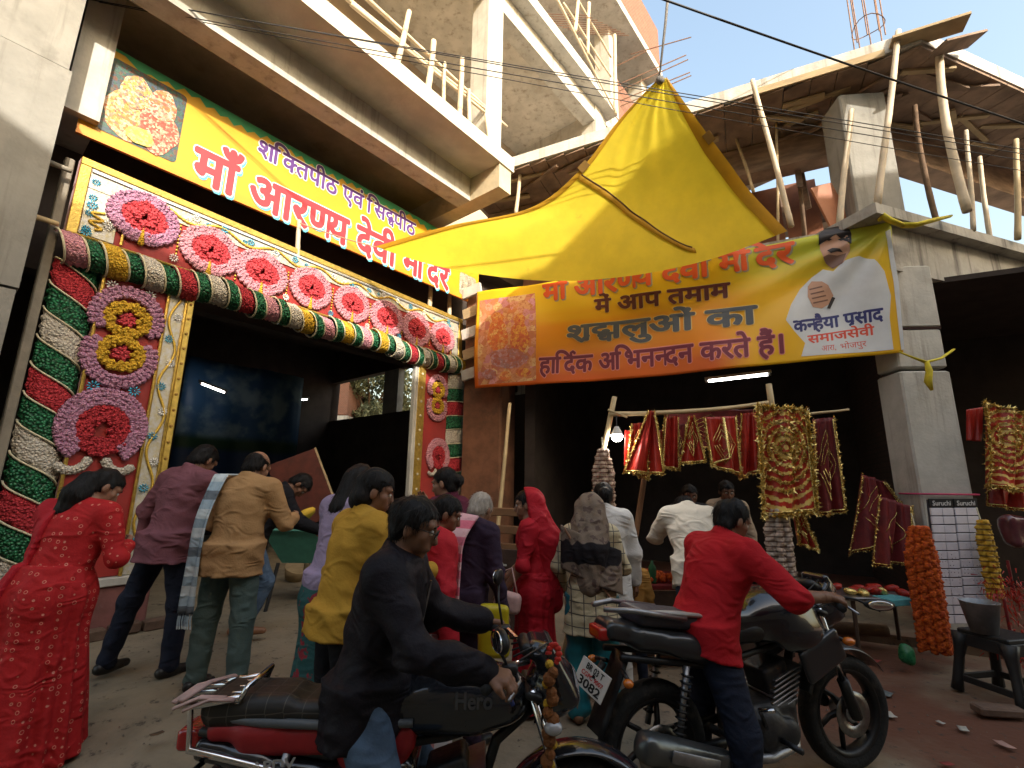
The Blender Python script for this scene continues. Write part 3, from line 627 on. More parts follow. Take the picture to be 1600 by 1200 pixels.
for (a, b) in zip(ms[:-1], ms[1:]):                     # gold bead drops between the rosettes
    s, z = (a[0]+b[0])/2, (a[1]+b[1])/2; mb = MB()
    for k in range(9): mb.ball(G(s, z+.12-.042*k, .018), .014, 6, 4)
    mb.build('bead_drop', mat('gold_bead', (.7, .5, .1)), gate, True)
# horizontal striped garland tube under the header
TR = .155; zt0 = ZL-.05-TR*.75
seq = 'pgygwgrgwgrgpgwygpgygpgygwgrgwgrgwgy'
t_s0, t_s1 = -.02, GL+.02; n = len(seq)
ws = np.array([.75 if c == 'g' else 1.0 for c in seq]); ed = t_s0+(t_s1-t_s0)*np.concatenate([[0], np.cumsum(ws)/ws.sum()])
def band(m, name, f, nu=8, nv=18, amp=.010, sd=1):
    V = []; F = []
    for i in range(nu):
        for j in range(nv):
            u, v = i/(nu-1), j/(nv-1); edge = min(u, 1-u); p, nn = f(u, v); V.append(p+nn*(-.02*(edge == 0)+amp*math.sin(j*2.1+sd+(i % 2)*2)+.006*math.sin(i*3.7+j)))
    for i in range(nu-1):
        for j in range(nv-1): F.append((i*nv+j, i*nv+j+1, (i+1)*nv+j+1, (i+1)*nv+j))
    return obj_from(name, V, F, m, gate, True)
def tubef(s0, s1, sl=.05):
    def f(u, v):
        th = math.radians(-100+250*v); nn = GN*math.cos(th)-np.array([0, 0, 1])*math.sin(th)
        return G(s0+(s1-s0)*u+sl*math.sin(th), zt0-.022*math.sin(s0*3.1)-.012*math.sin(s0*7.7+1), .03)+nn*TR*(1+.07*math.sin(s0*23)), nn
    return f
names = {'g': 'green_stripe', 'r': 'red_stripe', 'w': 'white_stripe', 'p': 'pink_stripe', 'y': 'yellow_stripe'}
for i, c in enumerate(seq):
    band(RF[c], names[c], tubef(ed[i]+.004, ed[i+1]-.004), sd=i)
    f = tubef(ed[i], ed[i]+.001); MB().tube([f(0, v)[0]+f(0, v)[1]*.004 for v in np.linspace(0, 1, 14)], .010, 5).build('cord', cord, gate, True)
# garlanded side pillars
def pillar(s0, s1, zlo, zhi, seq, dh, slope, sgn=1, fl=.45):
    c = (s0+s1)/2; R = (s1-s0)/2; z = zhi; i = 0
    zz = zhi+slope
    while zz > zlo:
        k = seq[i % len(seq)]; h = dh*(1.0 if k != 'g' else .95)
        def f(u, v, z1=zz, h=h):
            th = math.radians(-90+180*v); nn = GN*math.cos(th)+GD*math.sin(th)*sgn
            return G(c, min(zhi, max(zlo, z1-h*(1-u)-slope*v)), -.06)+GN*math.cos(th)*R*fl+GD*math.sin(th)*sgn*R, nn
        band(RF[k], names[k], f, 8, 14, sd=i)
        g = lambda v: f(0, v); MB().tube([g(v)[0]+g(v)[1]*.004 for v in np.linspace(0, 1, 12)], .009, 5).build('cord', cord, gate, True)
        zz -= h; i += 1
zpl = .72
pillar(sL0, sL1, zpl-.35, zt0-.10, 'grgwgrgwgrgwgwg', .27, .30)
pillar(sR2, sR3+.06, .25, zt0-.10, 'wgrgwgrgwgrgw', .26, -.08)
# red side panels with large rosettes, flower strip, inner gold edge
for nm, a, b, m, o1 in (('side_panel', sL1+.01, sL2, redp, .0), ('flower_strip', sL2+.006, sL3-.07, silver, .012), ('gold_edge', sL3-.066, sL3, gold, .03), ('side_panel', sR1+.004, sR2, redp, .0), ('gold_edge', sR0+.03, sR1, gold, .02), ('white_edge', sR0-.05, sR0+.027, conc_pale, .03)):
    Gbox(nm, a, b, zpl if 's' != nm[0] or a < 2 else zpl, zt0-.05, -.06, o1, m)
for s in (sL1+.02, sL2+.0, sL3-.075):
    MB().tube([G(s, zpl, .022), G(s, zt0-.1, .022)], .016, 6).build('gold_rope', gold, gate)
zz = np.linspace(zpl+.1, zt0-.2, 120); sc_ = (sL2+sL3-.07)/2
MB().tube([G(sc_+.05*math.sin(z*9), z, .022) for z in zz], .013, 5).build('gold_scroll', mat('gold_bead', (.7, .5, .1)), gate, True)
for k, z in enumerate(np.arange(zpl+.3, zt0-.2, .26)): put_daisy(0, 0, 'bw'[k % 2], .95, (sc_+(.03 if k % 2 else -.02), z))
mb = MB()
for z in np.arange(zpl+.1, zt0-.15, .17): mb.lathe([(.016, 0), (.014, .012), (0, .014)], G(sL3-.033, z, .03), GN, 8)
mb.build('studs', mat('brass_stud', (.35, .20, .05), .4, .2, 10, 0, metal=.7), gate)
mb = MB()
for z in np.arange(zpl+.1, zt0-.15, .24): mb.lathe([(.022, 0), (.02, .012), (0, .014)], G((sR0+.03+sR1)/2, z, .02), GN, 8)
mb.build('studs', cord, gate)
def big_rosette(px, py, kind, mr, mi, sz):
    s, z = gsz(px, py) if not isinstance(px, float) else (px, py); c = G(s, z)
    o = thing('rosette', c, None, None); o.parent = gate; o.location = Vector(c-wloc(gate))
    mb = MB(); rr = np.random.default_rng(5)
    if kind == 'eight':                                  # two lobes one above the other
        for sgn in (1, -1):
            cc = c+np.array([0, 0, sgn*.22*sz])
            for k in range(34):
                a = 2*math.pi*k/34
                for q in range(3):
                    R = (.30+.045*(q-1))*sz; z_ = R*math.sin(a)*.95
                    if sgn*z_ < -.16*sz: continue
                    mb.ball(cc+GD*R*math.cos(a)*.92+np.array([0, 0, z_])+GN*(.02+.012*rr.random()), (.032+.012*rr.random(3))*sz, 6, 4)
        x_ = mb.build('petal_ring', mr, o, True); x_['kind'] = 'stuff'; mb = MB(); mh = MB()
        for sgn in (1, -1):
            cc = c+np.array([0, 0, sgn*.19*sz])
            for k in range(70):
                a = k*2.4; R = sz*(.10+.11*math.sqrt(k/70)); mb.ball(cc+GD*R*math.cos(a)+np.array([0, 0, R*math.sin(a)*.9])+GN*(.025+.015*rr.random()), (.028+.012*rr.random(3))*sz, 6, 4)
            for k in range(14): a = k*2.4; R = sz*.075*math.sqrt(k/14); mh.ball(cc+GD*R*math.cos(a)+np.array([0, 0, R*math.sin(a)])+GN*.02, .03*sz, 6, 4)
        mb.build('petal_heart', mi, o, True); x_ = mh.build('red_heart', RF['m'], o, True); x_['kind'] = 'stuff'
    else:
        for k in range(46):
            a = math.radians(-50)+math.radians(280)*k/45
            for q in range(4):
                R = (.30+.04*(q-1.5))*sz; mb.ball(c+GD*R*math.cos(a)+np.array([0, 0, R*math.sin(a)*1.08])+GN*(.02+.012*rr.random()), (.03+.012*rr.random(3))*sz, 6, 4)
        mb.build('petal_ring', mr, o, True); mb = MB()
        for k in range(150):
            a = k*2.4; R = sz*(.06+.165*math.sqrt(k/150)); mb.ball(c+GD*R*math.cos(a)+np.array([0, 0, R*math.sin(a)*1.15-.03])+GN*(.02+.014*rr.random()), (.026+.012*rr.random(3))*sz, 6, 4)
        mb.build('petal_heart', mi, o, True); mb = MB()
        for sx in (-1, 1):
            for k in range(9):
                a = math.radians(200+14*k); q = c+GD*sx*(.20+.13*math.cos(a)*1.0)*sz+np.array([0, 0, -.30+.15*math.sin(a)])*sz; mb.ball(q+GN*.03, (np.array([.045, .045, .02])+.01*rr.random(3))*sz, 6, 4, np.array([GD, [0, 0, 1], GN]))
        x_ = mb.build('white_scroll', RF['w'], o, True); x_['kind'] = 'stuff'
    return o
big_rosette(193, 527, 'eight', RF['l'], RF['y'], .92)
big_rosette(160, 668, 'arch', RF['l'], RF['r'], .92)
big_rosette(682, 622, 'eight', RF['p'], RF['y'], .72)
big_rosette(683, 712, 'arch', RF['p'], RF['r'], .72)
for px, py, c in ((174, 447, 'w'), (233, 463, 'w'), (144, 604, 'b'), (208, 612, 'b')): put_daisy(px, py, c, 1.15)
# plinth under the left side, tiled top and flaking red distemper
Gbox('plinth', sL0-.1, sL3+.02, 0.1, zpl-.08, -.30, .04, mat('flaking_pink_wall', (.24, .10, .09), .9, .4, 4, .4, 20, stain=(.42, .40, .36), stain_lo=.6, stain_scale=5), bev=.015)
Gbox('plinth_cap', sL0-.1, sL3+.03, zpl-.08, zpl-.004, -.30, .07, conc_pale)
Gbox('plinth', sR0-.05, sR3+.05, 0.0, zpl-.3, -.25, .04, mat('flaking_pink_wall', (.24, .10, .09)), bev=.015)
mb = MB()
for k in range(4): mb.bbox(G(sL0+.25+.27*k, .25, .09), (.25, .1, .09), GAX, .012).build('brick', conc_d, gate) if False else None
for k in range(5):
    MB().bbox(G(sL0+.2+.265*k, .245+.01*(k % 2), .10), (.24, .12, .10), GAX, .014).build('brick', mat('old_brick', (.16, .10, .07), .9, .4, 6, .5, 30), gate)
Gbox('side_post', sL0-.09, sL0-.02, .2, ZT-.05, -.12, -.02, mat('grey_bamboo', (.26, .23, .18), .8, .3, 5, .3))
# loose plastic tube light inside and hall furnishings
def tube_light(a, b, lab, r=.014):
    a, b = np.asarray(a, float), np.asarray(b, float); t = thing('tube_light', (a+b)/2-np.array([0, 0, .03]), lab, 'lamp', 'fluorescent tubes'); d = (b-a)/np.linalg.norm(b-a)
    MB().tube([a, b], r, 10).build('lit_tube', mat('tube_glow', (1, .97, .92), .4, 0, 1, 0, emit=9), t, True)
    MB().box((a+b)/2+np.array([0, 0, .045]), (np.linalg.norm(b-a)+.06, .05, .04), frame(d)).build('fitting', conc_pale, t)
    for p in (a, b): MB().tube([p-d*.02, p+d*.02], r*1.25, 10).build('end_cap', mat('lamp_cap', (.5, .5, .5), .4), t)
hb = onp(352, 614, A(0, -10.4, 0), NA); ha = onp(313, 599, A(0, -10.4, 0), NA); tube_light(ha, hb, 'lit fluorescent tube over the blue landscape backdrop, sloping')
ha = onp(443, 626, A(0, -12.6, 0), NA); hb = onp(481, 624, A(0, -12.6, 0), NA); tube_light(ha, hb, 'lit fluorescent tube on the right of the blue backdrop')
def landpat(nt, tc, cc):
    n = _n(nt, 'ShaderNodeTexNoise', Scale=1.6, Detail=5.0); nt.links.new(tc.outputs['Object'], n.inputs[0])
    sx = _n(nt, 'ShaderNodeSeparateXYZ'); nt.links.new(tc.outputs['Object'], sx.inputs[0])
    c = _mix(nt, _ramp(nt, n.outputs[0], .45, .62), (.035, .10, .22), (.20, .30, .38))
    c = _mix(nt, _ramp(nt, sx.outputs[2], 1.35, 1.15), c, (.015, .05, .025))
    return _mix(nt, _ramp(nt, sx.outputs[2], 1.05, .9), c, (.02, .05, .13))
lc0, lc1 = onp(285, 600, A(0, -11.2, 0), NA), onp(472, 640, A(0, -11.2, 0), NA); wv = lc1-lc0; wv[2] = 0; zb_ = 1.3
def bd(u, v):
    p = lc0+wv*u; p = np.array([p[0], p[1], zb_+(float(lc0[2])+.6-zb_)*v])+NA*(.05*math.sin(u*9+2*v)+.03*math.sin(u*23)); return p, NA
tag(MB().sheet(bd, 30, 12, .004).build('landscape_backdrop', mat('landscape_print', (.05, .10, .2), .45, .2, 2, 0, pattern=landpat), None, True), 'dark blue landscape backdrop sheet hanging inside the hall', 'backdrop')
# leaning red picture board, yellow bundle and green barrow inside the gate
bp = onz(470, 860, .25); fr = frame([.62, .75, 0], (0, .35, 1))
q = at(474, 765, 6.6); MB_ = MB().box(q, (.9, .04, 1.3), np.array([frame(TA)[0], NA*.9+np.array([0, 0, .35]), np.cross(TA, NA*.9+np.array([0, 0, .35]))]))
o = thing('leaning_board', (q[0], q[1], .2), 'red printed board leaning inside the hall with a pale edge', 'board'); 
fa = frame([.80, .25, .42]); MB().box(q, (.62, .03, .95), np.array([[.86, .3, .41], [-.33, .94, .02], [-.38, -.15, .91]])).build('panel', mat('red_print', (.09, .018, .012), .5, .5, 6, 0), o)
MB().box(q+np.array([.86, .3, .41])*.32, (.025, .04, .96), np.array([[.86, .3, .41], [-.33, .94, .02], [-.38, -.15, .91]])).build('edge', pale_b, o)
MB().tube([q+np.array([.1, .1, -.4]), np.array([q[0]+.1, q[1]+.1, .2])], .03, 6).build('leg', pale_b, o)
# green barrow
g0 = at(472, 836, 5.9); bar = thing('wheelbarrow', (g0[0], g0[1], .2), 'green wheelbarrow full of small things inside the gate', 'barrow')
f = lambda u, v: (g0+np.array([(u-.5)*(.34+.28*v), (.5-abs(u-.5))*0+.0, -.28+.36*v])+np.array([0, .30*math.sin(math.pi*u), 0]), np.array([0, -1, 0]))
MB().hexa([g0+np.array(p) for p in ((-.16, -.1, -.3), (.2, -.1, -.3), (.2, .4, -.3), (-.16, .4, -.3), (-.34, -.28, .07), (.34, -.28, .07), (.34, .6, .07), (-.34, .6, .07))]).build('tray', mat('green_enamel', (.06, .22, .17), .45, .3, 6, .1, stain=(.1, .06, .04), stain_lo=.6), bar)
MB().tube([g0+np.array([-.36, -.30, .08]), g0+np.array([.36, -.30, .08]), g0+np.array([.36, .62, .08])], .018, 6).build('rim', mat('green_enamel', (.06, .22, .17)), bar)
for sx in (-.2, .2): MB().tube([g0+np.array([sx, -.1, -.3]), (g0[0]+sx*1.2, g0[1]-.2, .2)], .02, 6).build('leg', blackm, bar)
MB().lathe([(.16, -.03), (.19, -.02), (.19, .02), (.16, .03), (.05, .03), (.05, -.03)], (g0[0]-.05, g0[1]+.5, .39), (1, 0, 0), 16, True).build('wheel', blackm, bar)
y0 = at(474, 806, 5.8); tag(MB().ball(y0, (.16, .12, .06), 10, 6, frame([.8, 0, .55])).build('yellow_bundle', mat('yellow_cloth', (.65, .42, .04), .8, .3, 12, .5, 20), None, True), 'yellow cloth bundle lying on the green barrow', 'bundle')
w0_ = onz(462, 880, .45); tag(MB().lathe([(0, 0), (.13, .0), (.17, .16), (.165, .17), (.125, .02), (0, .015)], (w0_[0], w0_[1], .25), (.3, -.3, 1), 16).build('straw_basket', pale_b, None, True), 'pale straw basket on the ground inside the gate', 'basket')
# security camera on its bamboo arm, fixed to the concrete column
ca = onp(20, 330, A(0, -5.5, 0), NA); cb = G(sL0-.05, gsz(100, 355)[1], .02)
pole(ca-TA*.25+NA*.06, cb, .03, label='short bamboo arm tying the gate to the concrete column', m=bamboo, name='bamboo_arm')
cc = thing('security_camera', ca+NA*.2, 'small white security camera beside the bamboo arm on the concrete column', 'camera')
k = at(18, 345, 3.7); fx = frame([.8, -.5, -.28]); MB().bbox(k, (.17, .075, .06), fx, .012).build('housing', conc_pale, cc); MB().bbox(k+fx[0]*.09-fx[2]*.0, (.02, .06, .05), fx, .006).build('lens_hood', blackm, cc)
MB().tube([k-fx[0]*.05, k-fx[0]*.12+np.array([-.03, .1, .08])], .012, 6).build('bracket', conc_pale, cc)
pa, pb = at(-20, 212, 3.55), at(112, 268, 4.0); pole(pa, pb, .03, label='old bamboo pole crossing the concrete column up to the gate corner', m=mat('grey_bamboo', (.36, .33, .28), .8, .3, 5, .3), name='bamboo_arm')
# ================================================================== LETTERING
_gc = {}
def _txt(s):
    c = bpy.data.curves.new('glyphs', 'FONT'); c.body = s; c.resolution_u = 3
    o = link(bpy.data.objects.new('glyphs', c)); dg = bpy.context.evaluated_depsgraph_get(); dg.update(); me = o.evaluated_get(dg).to_mesh()
    V = np.array([v.co[:2] for v in me.vertices]).reshape(-1, 2); F = [tuple(p.vertices) for p in me.polygons]
    o.evaluated_get(dg).to_mesh_clear(); bpy.data.objects.remove(o); bpy.data.curves.remove(c)
    return V, F
def glyph(ch):
    if ch not in _gc:
        if ch == ' ': _gc[ch] = (np.zeros((0, 2)), [], .28)
        else:
            V, F = _txt(ch); W, _ = _txt(ch+'।'); D, _ = _txt('।'); _gc[ch] = (V, F, W[:, 0].max()-D[:, 0].max())
    return _gc[ch]
def clipx(V, F, x):
    nv = []; nf = []
    for f in F:
        P = [V[i] for i in f]; out = []
        for a, b in zip(P, P[1:]+P[:1]):
            if a[0] <= x: out.append(a)
            if (a[0] <= x) != (b[0] <= x): t = (x-a[0])/(b[0]-a[0]); out.append(a+(b-a)*t)
        if len(out) > 2: nf.append(tuple(range(len(nv), len(nv)+len(out)))); nv += out
    return np.array(nv).reshape(-1, 2), nf
def stroke(pts, w):
    P = np.array(pts, float); T_ = np.gradient(P, axis=0); T_ /= np.linalg.norm(T_, axis=1)[:, None]; N = np.stack([-T_[:, 1], T_[:, 0]], 1)*w/2
    V = np.vstack([P+N, P-N]); n = len(P); return V, [(i, i+n, i+1+n, i+1) for i in range(n-1)]
def layout(tokens):
    """list of (V, F) pieces along a line and its length; tokens: plain characters or conjunct tuples"""
    out = []; x = 0
    hd = glyph('क')[0][:, 1].max()
    for tk in tokens:
        if isinstance(tk, str):
            for ch in tk: x -= .07*(ch == 'ि' and x > 0); V, F, a = glyph(ch); out.append((V+[x, 0], F)) if len(V) else None; x += a
        elif tk[0] == 'half':
            V, F, a = glyph(tk[1]); c = V[:, 0].max()-(tk[2] if len(tk) > 2 else .155); V, F = clipx(V, F, c); out.append((V+[x, 0], F)); x += c-.02
        elif tk[0] == 'stack':
            V, F, a = glyph(tk[1]); V1 = V*[1, .72]+[0, hd*.28]; out.append((V1+[x, 0], F)); W, G_, _ = glyph(tk[2]); out.append((W*[.62, .5]+[x+a*.32, -.10], G_)); x += a
        elif tk[0] == 'rakar':
            V, F, a = glyph(tk[1]); out.append((V+[x, 0], F)); b = V[:, 0].max()-.10; s_ = stroke([(x+b, hd*.30), (x+b-.12, .04), (x+b-.2, -.03)], .07); out.append(s_); x += a
        elif tk[0] == 'reph':
            out.append(stroke([(x-.20, hd+.02), (x-.22, hd+.15), (x-.13, hd+.20), (x-.03, hd+.12)], .06))
    return out, x, hd
def lettering(name, tokens, place, m, parent, shifts, off, fit_h=1.0):
    """place(x01, y01, off): x 0..1 along the line, y 0 baseline .. 1 headline; shifts thicken the strokes"""
    P, L, hd = layout(tokens); V = []; F = []; k = 0
    for i, (g, fs) in enumerate(P):
        for j, (dx, dy) in enumerate(shifts):
            for p in g: V.append(place((p[0]+dx)/L, (p[1]+dy)/hd, off+.00012*((i % 2)*len(shifts)+j)))
            F += [tuple(q+k for q in f) for f in fs]; k = len(V)
    o = obj_from(name, V, F, m, parent); return o
def ring(r, n=8, c=(0, 0)): return [(c[0]+r*math.cos(2*math.pi*i/n), c[1]+r*math.sin(2*math.pi*i/n)) for i in range(n)]
def ink(name, c, rough=.5): return mat('ink_'+name, c, rough, .08, 6, 0)
# ================================================================== SIGN BOARD OVER THE GATE
SN = -6.05
def ST(px, py): p = onp(px, py, A(0, SN, 0), NA); return float(p@TA), float(p[2])
t0, z0 = ST(118, 205); _, z1 = ST(155, 60); t1, _ = ST(747, 470); print('sign', t0, t1, z0, z1)
sign = thing('temple_signboard', A((t0+t1)/2, SN, z0), 'long yellow signboard with red and purple lettering and green jagged top edge', 'sign')
SAX = np.array([TA, NA, [0, 0, 1]])
def signpat(nt, tc, cc):
    sx = _n(nt, 'ShaderNodeSeparateXYZ'); nt.links.new(tc.outputs['Object'], sx.inputs[0])
    return _mix(nt, _ramp(nt, sx.outputs[2], .22, .0), cc, (.72, .26, .02))
MB().box(A((t0+t1)/2, SN-.02, (z0+z1)/2), (t1-t0, .04, z1-z0), SAX).build('panel', mat('sign_yellow', (.58, .325, .018), .4, .08, 2, 0, pattern=signpat), sign)
V = []; F = []; n = 74; rr = np.random.default_rng(2)     # jagged green grass edge
for i in range(n+1):
    t = t0+(t1-t0)*i/n; d = (.055+.03*math.sin(i*.45)+(.06 if i % 2 else 0)+.03*rr.random()) if i > 3 else .04
    V += [A(t, SN+.004, z1-.004), A(t, SN+.004, z1-d)]
for i in range(n): F.append((2*i, 2*i+1, 2*i+3, 2*i+2))
obj_from('green_edge', V, F, ink('green', (.04, .30, .13)), sign)
def splace(s0, b0, s1_, b1, h0):
    a0, zb0 = ST(*s0); a1, zb1 = ST(*s1_); _, zh = ST(*h0); z_ = (zb0+zb1)/2; hh = zh-zb0
    return lambda x, y, off: A(a0+(a1-a0)*x, SN+off, z_+hh*y)
maa = ['माँ', ' आर', ('half', 'ण'), 'य', ' देवी', ' मंदिर'.replace('दिर', 'िदर')]
pl1 = splace((400, 246), 0, (648, 366), 0, (400, 220)); t1_ = ['श', ('half', 'क', .1), 'ित'[0:1], 'त', 'पीठ', ' एवं ', 'िस'[0:1], 'स', ('stack', 'द', 'ध'), 'पीठ']
t1_ = ['श', 'ि', ('half', 'क', .17), 'त', 'पीठ', ' एवं ', 'िस', ('stack', 'द', 'ध'), 'पीठ']
lettering('white_outline', t1_, pl1, ink('white', (.8, .8, .78)), sign, ring(.06, 10), .004)
lettering('purple_lettering', t1_, pl1, ink('purple', (.10, .035, .20)), sign, ring(.028, 6)+[(0, 0)], .008)
pl2 = splace((297, 288), 0, (700, 447), 0, (297, 236))
lettering('cyan_shadow', maa, pl2, ink('cyan', (.10, .42, .55)), sign, ring(.055, 10, (.035, -.045)), .004)
lettering('white_outline', maa, pl2, ink('white', (.8, .8, .78)), sign, ring(.06, 12), .007)
lettering('red_lettering', maa, pl2, ink('sign_red', (.55, .035, .05)), sign, ring(.035, 8)+[(0, 0)], .011)
# printed picture panels on the board
def collage(name, cols, sc=9, dark=(.03, .04, .05)):
    def pat(nt, tc, cc):
        v = _n(nt, 'ShaderNodeTexVoronoi', Scale=sc); nt.links.new(tc.outputs['Object'], v.inputs[0])
        r = _n(nt, 'ShaderNodeValToRGB'); sp = _n(nt, 'ShaderNodeSeparateColor'); nt.links.new(v.outputs['Color'], sp.inputs[0]); nt.links.new(sp.outputs[0], r.inputs[0])
        el = r.color_ramp.elements; el[0].color = (*cols[0], 1); el[1].color = (*cols[-1], 1)
        for i, c in enumerate(cols[1:-1]): e = el.new((i+1)/(len(cols)-1)); e.color = (*c, 1)
        nn = _n(nt, 'ShaderNodeTexNoise', Scale=sc*2.2, Detail=6.0, Roughness=.75); nt.links.new(tc.outputs['Object'], nn.inputs[0])
        return _mix(nt, _ramp(nt, nn.outputs[0], .48, .62), r.outputs[0], cc)
    return mat(name, dark, .4, .2, 6, 0, pattern=pat)
def poly_on(name, pts, place, m, parent, off, n=1):
    V = [place(x, y, off) for x, y in pts]; return obj_from(name, V, [tuple(range(len(V)))], m, parent)
def rrect(x0, x1, y0, y1, r=.04, asp=1):
    P = []
    for cx, cy, a0 in ((x1-r*asp, y1-r, 0), (x0+r*asp, y1-r, 90), (x0+r*asp, y0+r, 180), (x1-r*asp, y0+r, 270)):
        P += [(cx+r*asp*math.cos(math.radians(a0+k*22.5)), cy+r*math.sin(math.radians(a0+k*22.5))) for k in range(5)]
    return P
SW, SH = t1-t0, z1-z0
sp_ = lambda x, y, off: A(t0+x, SN+off, z0+y)
dA = ST(150, 200)[0]-t0; dB = ST(275, 250)[0]-t0
poly_on('shrine_picture', rrect(dA, dB, .13, SH-.12, .05), sp_, collage('shrine_print', [(.02, .10, .06), (.05, .07, .12), (.04, .12, .08), (.16, .05, .03), (.03, .05, .03)], 30), sign, .005)
def blobpoly(cx, cy, rx, ry, n=22, w=.08, sd=0): return [(cx+rx*math.cos(a)*(1+w*math.sin(3*a+sd)+w*.6*math.sin(7*a+2*sd)), cy+ry*math.sin(a)*(1+w*math.sin(4*a+sd))) for a in np.linspace(0, 2*math.pi, n, endpoint=False)]
wd = dB-dA
for i, (cx, cy, rx, ry, cols) in enumerate(((.30, .34, .28, .25, [(.55, .14, .03), (.60, .28, .05), (.65, .55, .35), (.45, .05, .03)]), (.70, .34, .27, .25, [(.50, .03, .03), (.62, .50, .35), (.45, .06, .04), (.35, .03, .02)]), (.36, .62, .21, .17, [(.60, .45, .10), (.65, .20, .05), (.6, .55, .4), (.05, .05, .08)]), (.70, .62, .19, .17, [(.55, .08, .06), (.62, .5, .4), (.5, .2, .05), (.4, .05, .05)]), (.50, .19, .18, .09, [(.60, .50, .06), (.25, .35, .05), (.65, .6, .2), (.4, .3, .05)]))):
    poly_on('printed_offering', blobpoly(dA+wd*cx, SH*(cy+.03), wd*rx, SH*ry, sd=i), sp_, collage('offering_print%d' % i, cols, 42, (.3, .1, .05)), sign, .009+.003*i)
poly_on('building_picture', rrect(SW-.52, SW-.08, .08, .52, .05), sp_, collage('mandir_print', [(.45, .38, .28), (.30, .25, .18), (.55, .5, .4), (.12, .10, .08)], 12, (.16, .13, .10)), sign, .005)
# ================================================================== WELCOME BANNER
bBL, bTL, bBR, bTR = at(742, 607, 8.05), at(745, 456, 8.05), at(1413, 549, 5.42), at(1391, 346, 5.40)
bX = ((bBR-bBL)+(bTR-bTL))/2; bN = np.cross([0, 0, 1], bX); bN = -bN/np.linalg.norm(bN) if bN[1] > 0 else bN/np.linalg.norm(bN)
def bsurf(u, v, off=0):
    p = (bBL*(1-u)+bBR*u)*(1-v)+(bTL*(1-u)+bTR*u)*v
    sag = .05*math.sin(math.pi*u)*v+.05*math.sin(math.pi*u)*(1-v)
    r = math.hypot((1-u)*3.2, (1-v)*1.2); an = math.atan2((1-v)*1.2, (1-u)*3.2+.02)
    w = .035*math.sin(u*11+v*2)*(1-.4*v)+.028*math.sin(an*16)*math.exp(-r*.9)*min(1, r*3)+.012*math.sin(u*31+v*6)+.02*math.sin(v*5+u*3)
    return p-np.array([0, 0, sag])+bN*(w+off)
def puv(px, py):
    u, v = .5, .5
    for _ in range(25):
        p = bsurf(u, v); q = p-CAM; z = q@FW; x, y = 800+FPX*(q@RT)/z, 600-FPX*(q@UP)/z
        e = 1e-3; J = []
        for du, dv in ((e, 0), (0, e)):
            q2 = bsurf(u+du, v+dv)-CAM; z2 = q2@FW; J.append(((800+FPX*(q2@RT)/z2-x)/e, (600-FPX*(q2@UP)/z2-y)/e))
        d = np.linalg.solve(np.array(J).T, [px-x, py-y]); u += float(np.clip(d[0], -.2, .2)); v += float(np.clip(d[1], -.2, .2))
    return u, v
def set_uv(o, uv):
    a = o.data.attributes.new('buv', 'FLOAT_VECTOR', 'POINT'); a.data.foreach_set('vector', np.concatenate([np.asarray(uv, float), np.zeros((len(uv), 1))], 1).ravel())
def banpat(nt, tc, cc):
    at_ = _n(nt, 'ShaderNodeAttribute', attribute_name='buv'); sx = _n(nt, 'ShaderNodeSeparateXYZ'); nt.links.new(at_.outputs['Vector'], sx.inputs[0])
    n = _n(nt, 'ShaderNodeTexNoise', Scale=1.0, Detail=3.0); mp = _n(nt, 'ShaderNodeMapping'); mp.inputs['Scale'].default_value = (3, 7, 1); nt.links.new(at_.outputs['Vector'], mp.inputs[0]); nt.links.new(mp.outputs[0], n.inputs[0])
    ad = _n(nt, 'ShaderNodeMath', operation='ADD'); m_ = _n(nt, 'ShaderNodeMath', operation='MULTIPLY'); m_.inputs[1].default_value = .35; nt.links.new(n.outputs[0], m_.inputs[0]); nt.links.new(sx.outputs[1], ad.inputs[0]); nt.links.new(m_.outputs[0], ad.inputs[1])
    c = _mix(nt, _ramp(nt, ad.outputs[0], .18, .55), (.62, .12, .012), (.78, .30, .012))
    c = _mix(nt, _ramp(nt, ad.outputs[0], .62, .95), c, (.80, .52, .02))
    g = _mix(nt, _ramp(nt, ad.outputs[0], .75, 1.15), (.80, .48, .02), (.52, .55, .05))
    c = _mix(nt, _ramp(nt, sx.outputs[0], .64, .76), c, g)
    return c
banner = thing('welcome_banner', (bBL+bBR)/2*[1, 1, 0]+np.array([0, 0, 3.2]), 'orange and yellow printed welcome banner strung between the pier and the corner pillar', 'banner')
nu, nv = 200, 44
mb = MB().sheet(lambda u, v: (bsurf(u, v), bN), nu, nv, .003)
ban = mb.build('banner_sheet', mat('banner_vinyl', (.8, .4, .02), .35, .05, 2, 0, pattern=banpat, trans=.25), banner, True)
uvs = [(i/(nu-1), j/(nv-1)) for i in range(nu) for j in range(nv)]; set_uv(ban, uvs+uvs)
def bplace(s, e, h):
    u0, v0 = puv(*s); u1, v1 = puv(*e); uh, vh = puv(*h); hh = vh-v0
    return lambda x, y, off: bsurf(u0+(u1-u0)*x, v0+(v1-v0)*x+hh*y, off)
def btext(tokens, s, e, h, layers):
    pl = bplace(s, e, h)
    for k, (nm, m, sh) in enumerate(layers): lettering(nm, tokens, pl, m, banner, sh, .005+.0035*k)
bold = ring(.035, 8)+[(0, 0)]
btext(maa, (849, 471), (1240, 410), (849, 446), [('grey_shadow', ink('grey', (.30, .27, .20)), ring(.045, 8, (.035, -.04))), ('orange_lettering', ink('vermilion', (.62, .085, .012)), bold)])
btext(['में आप तमाम'], (930, 489), (1140, 464), (930, 469), [('pale_outline', ink('cream', (.75, .55, .2)), ring(.05, 8)), ('maroon_lettering', ink('maroon', (.085, .012, .01)), bold)])
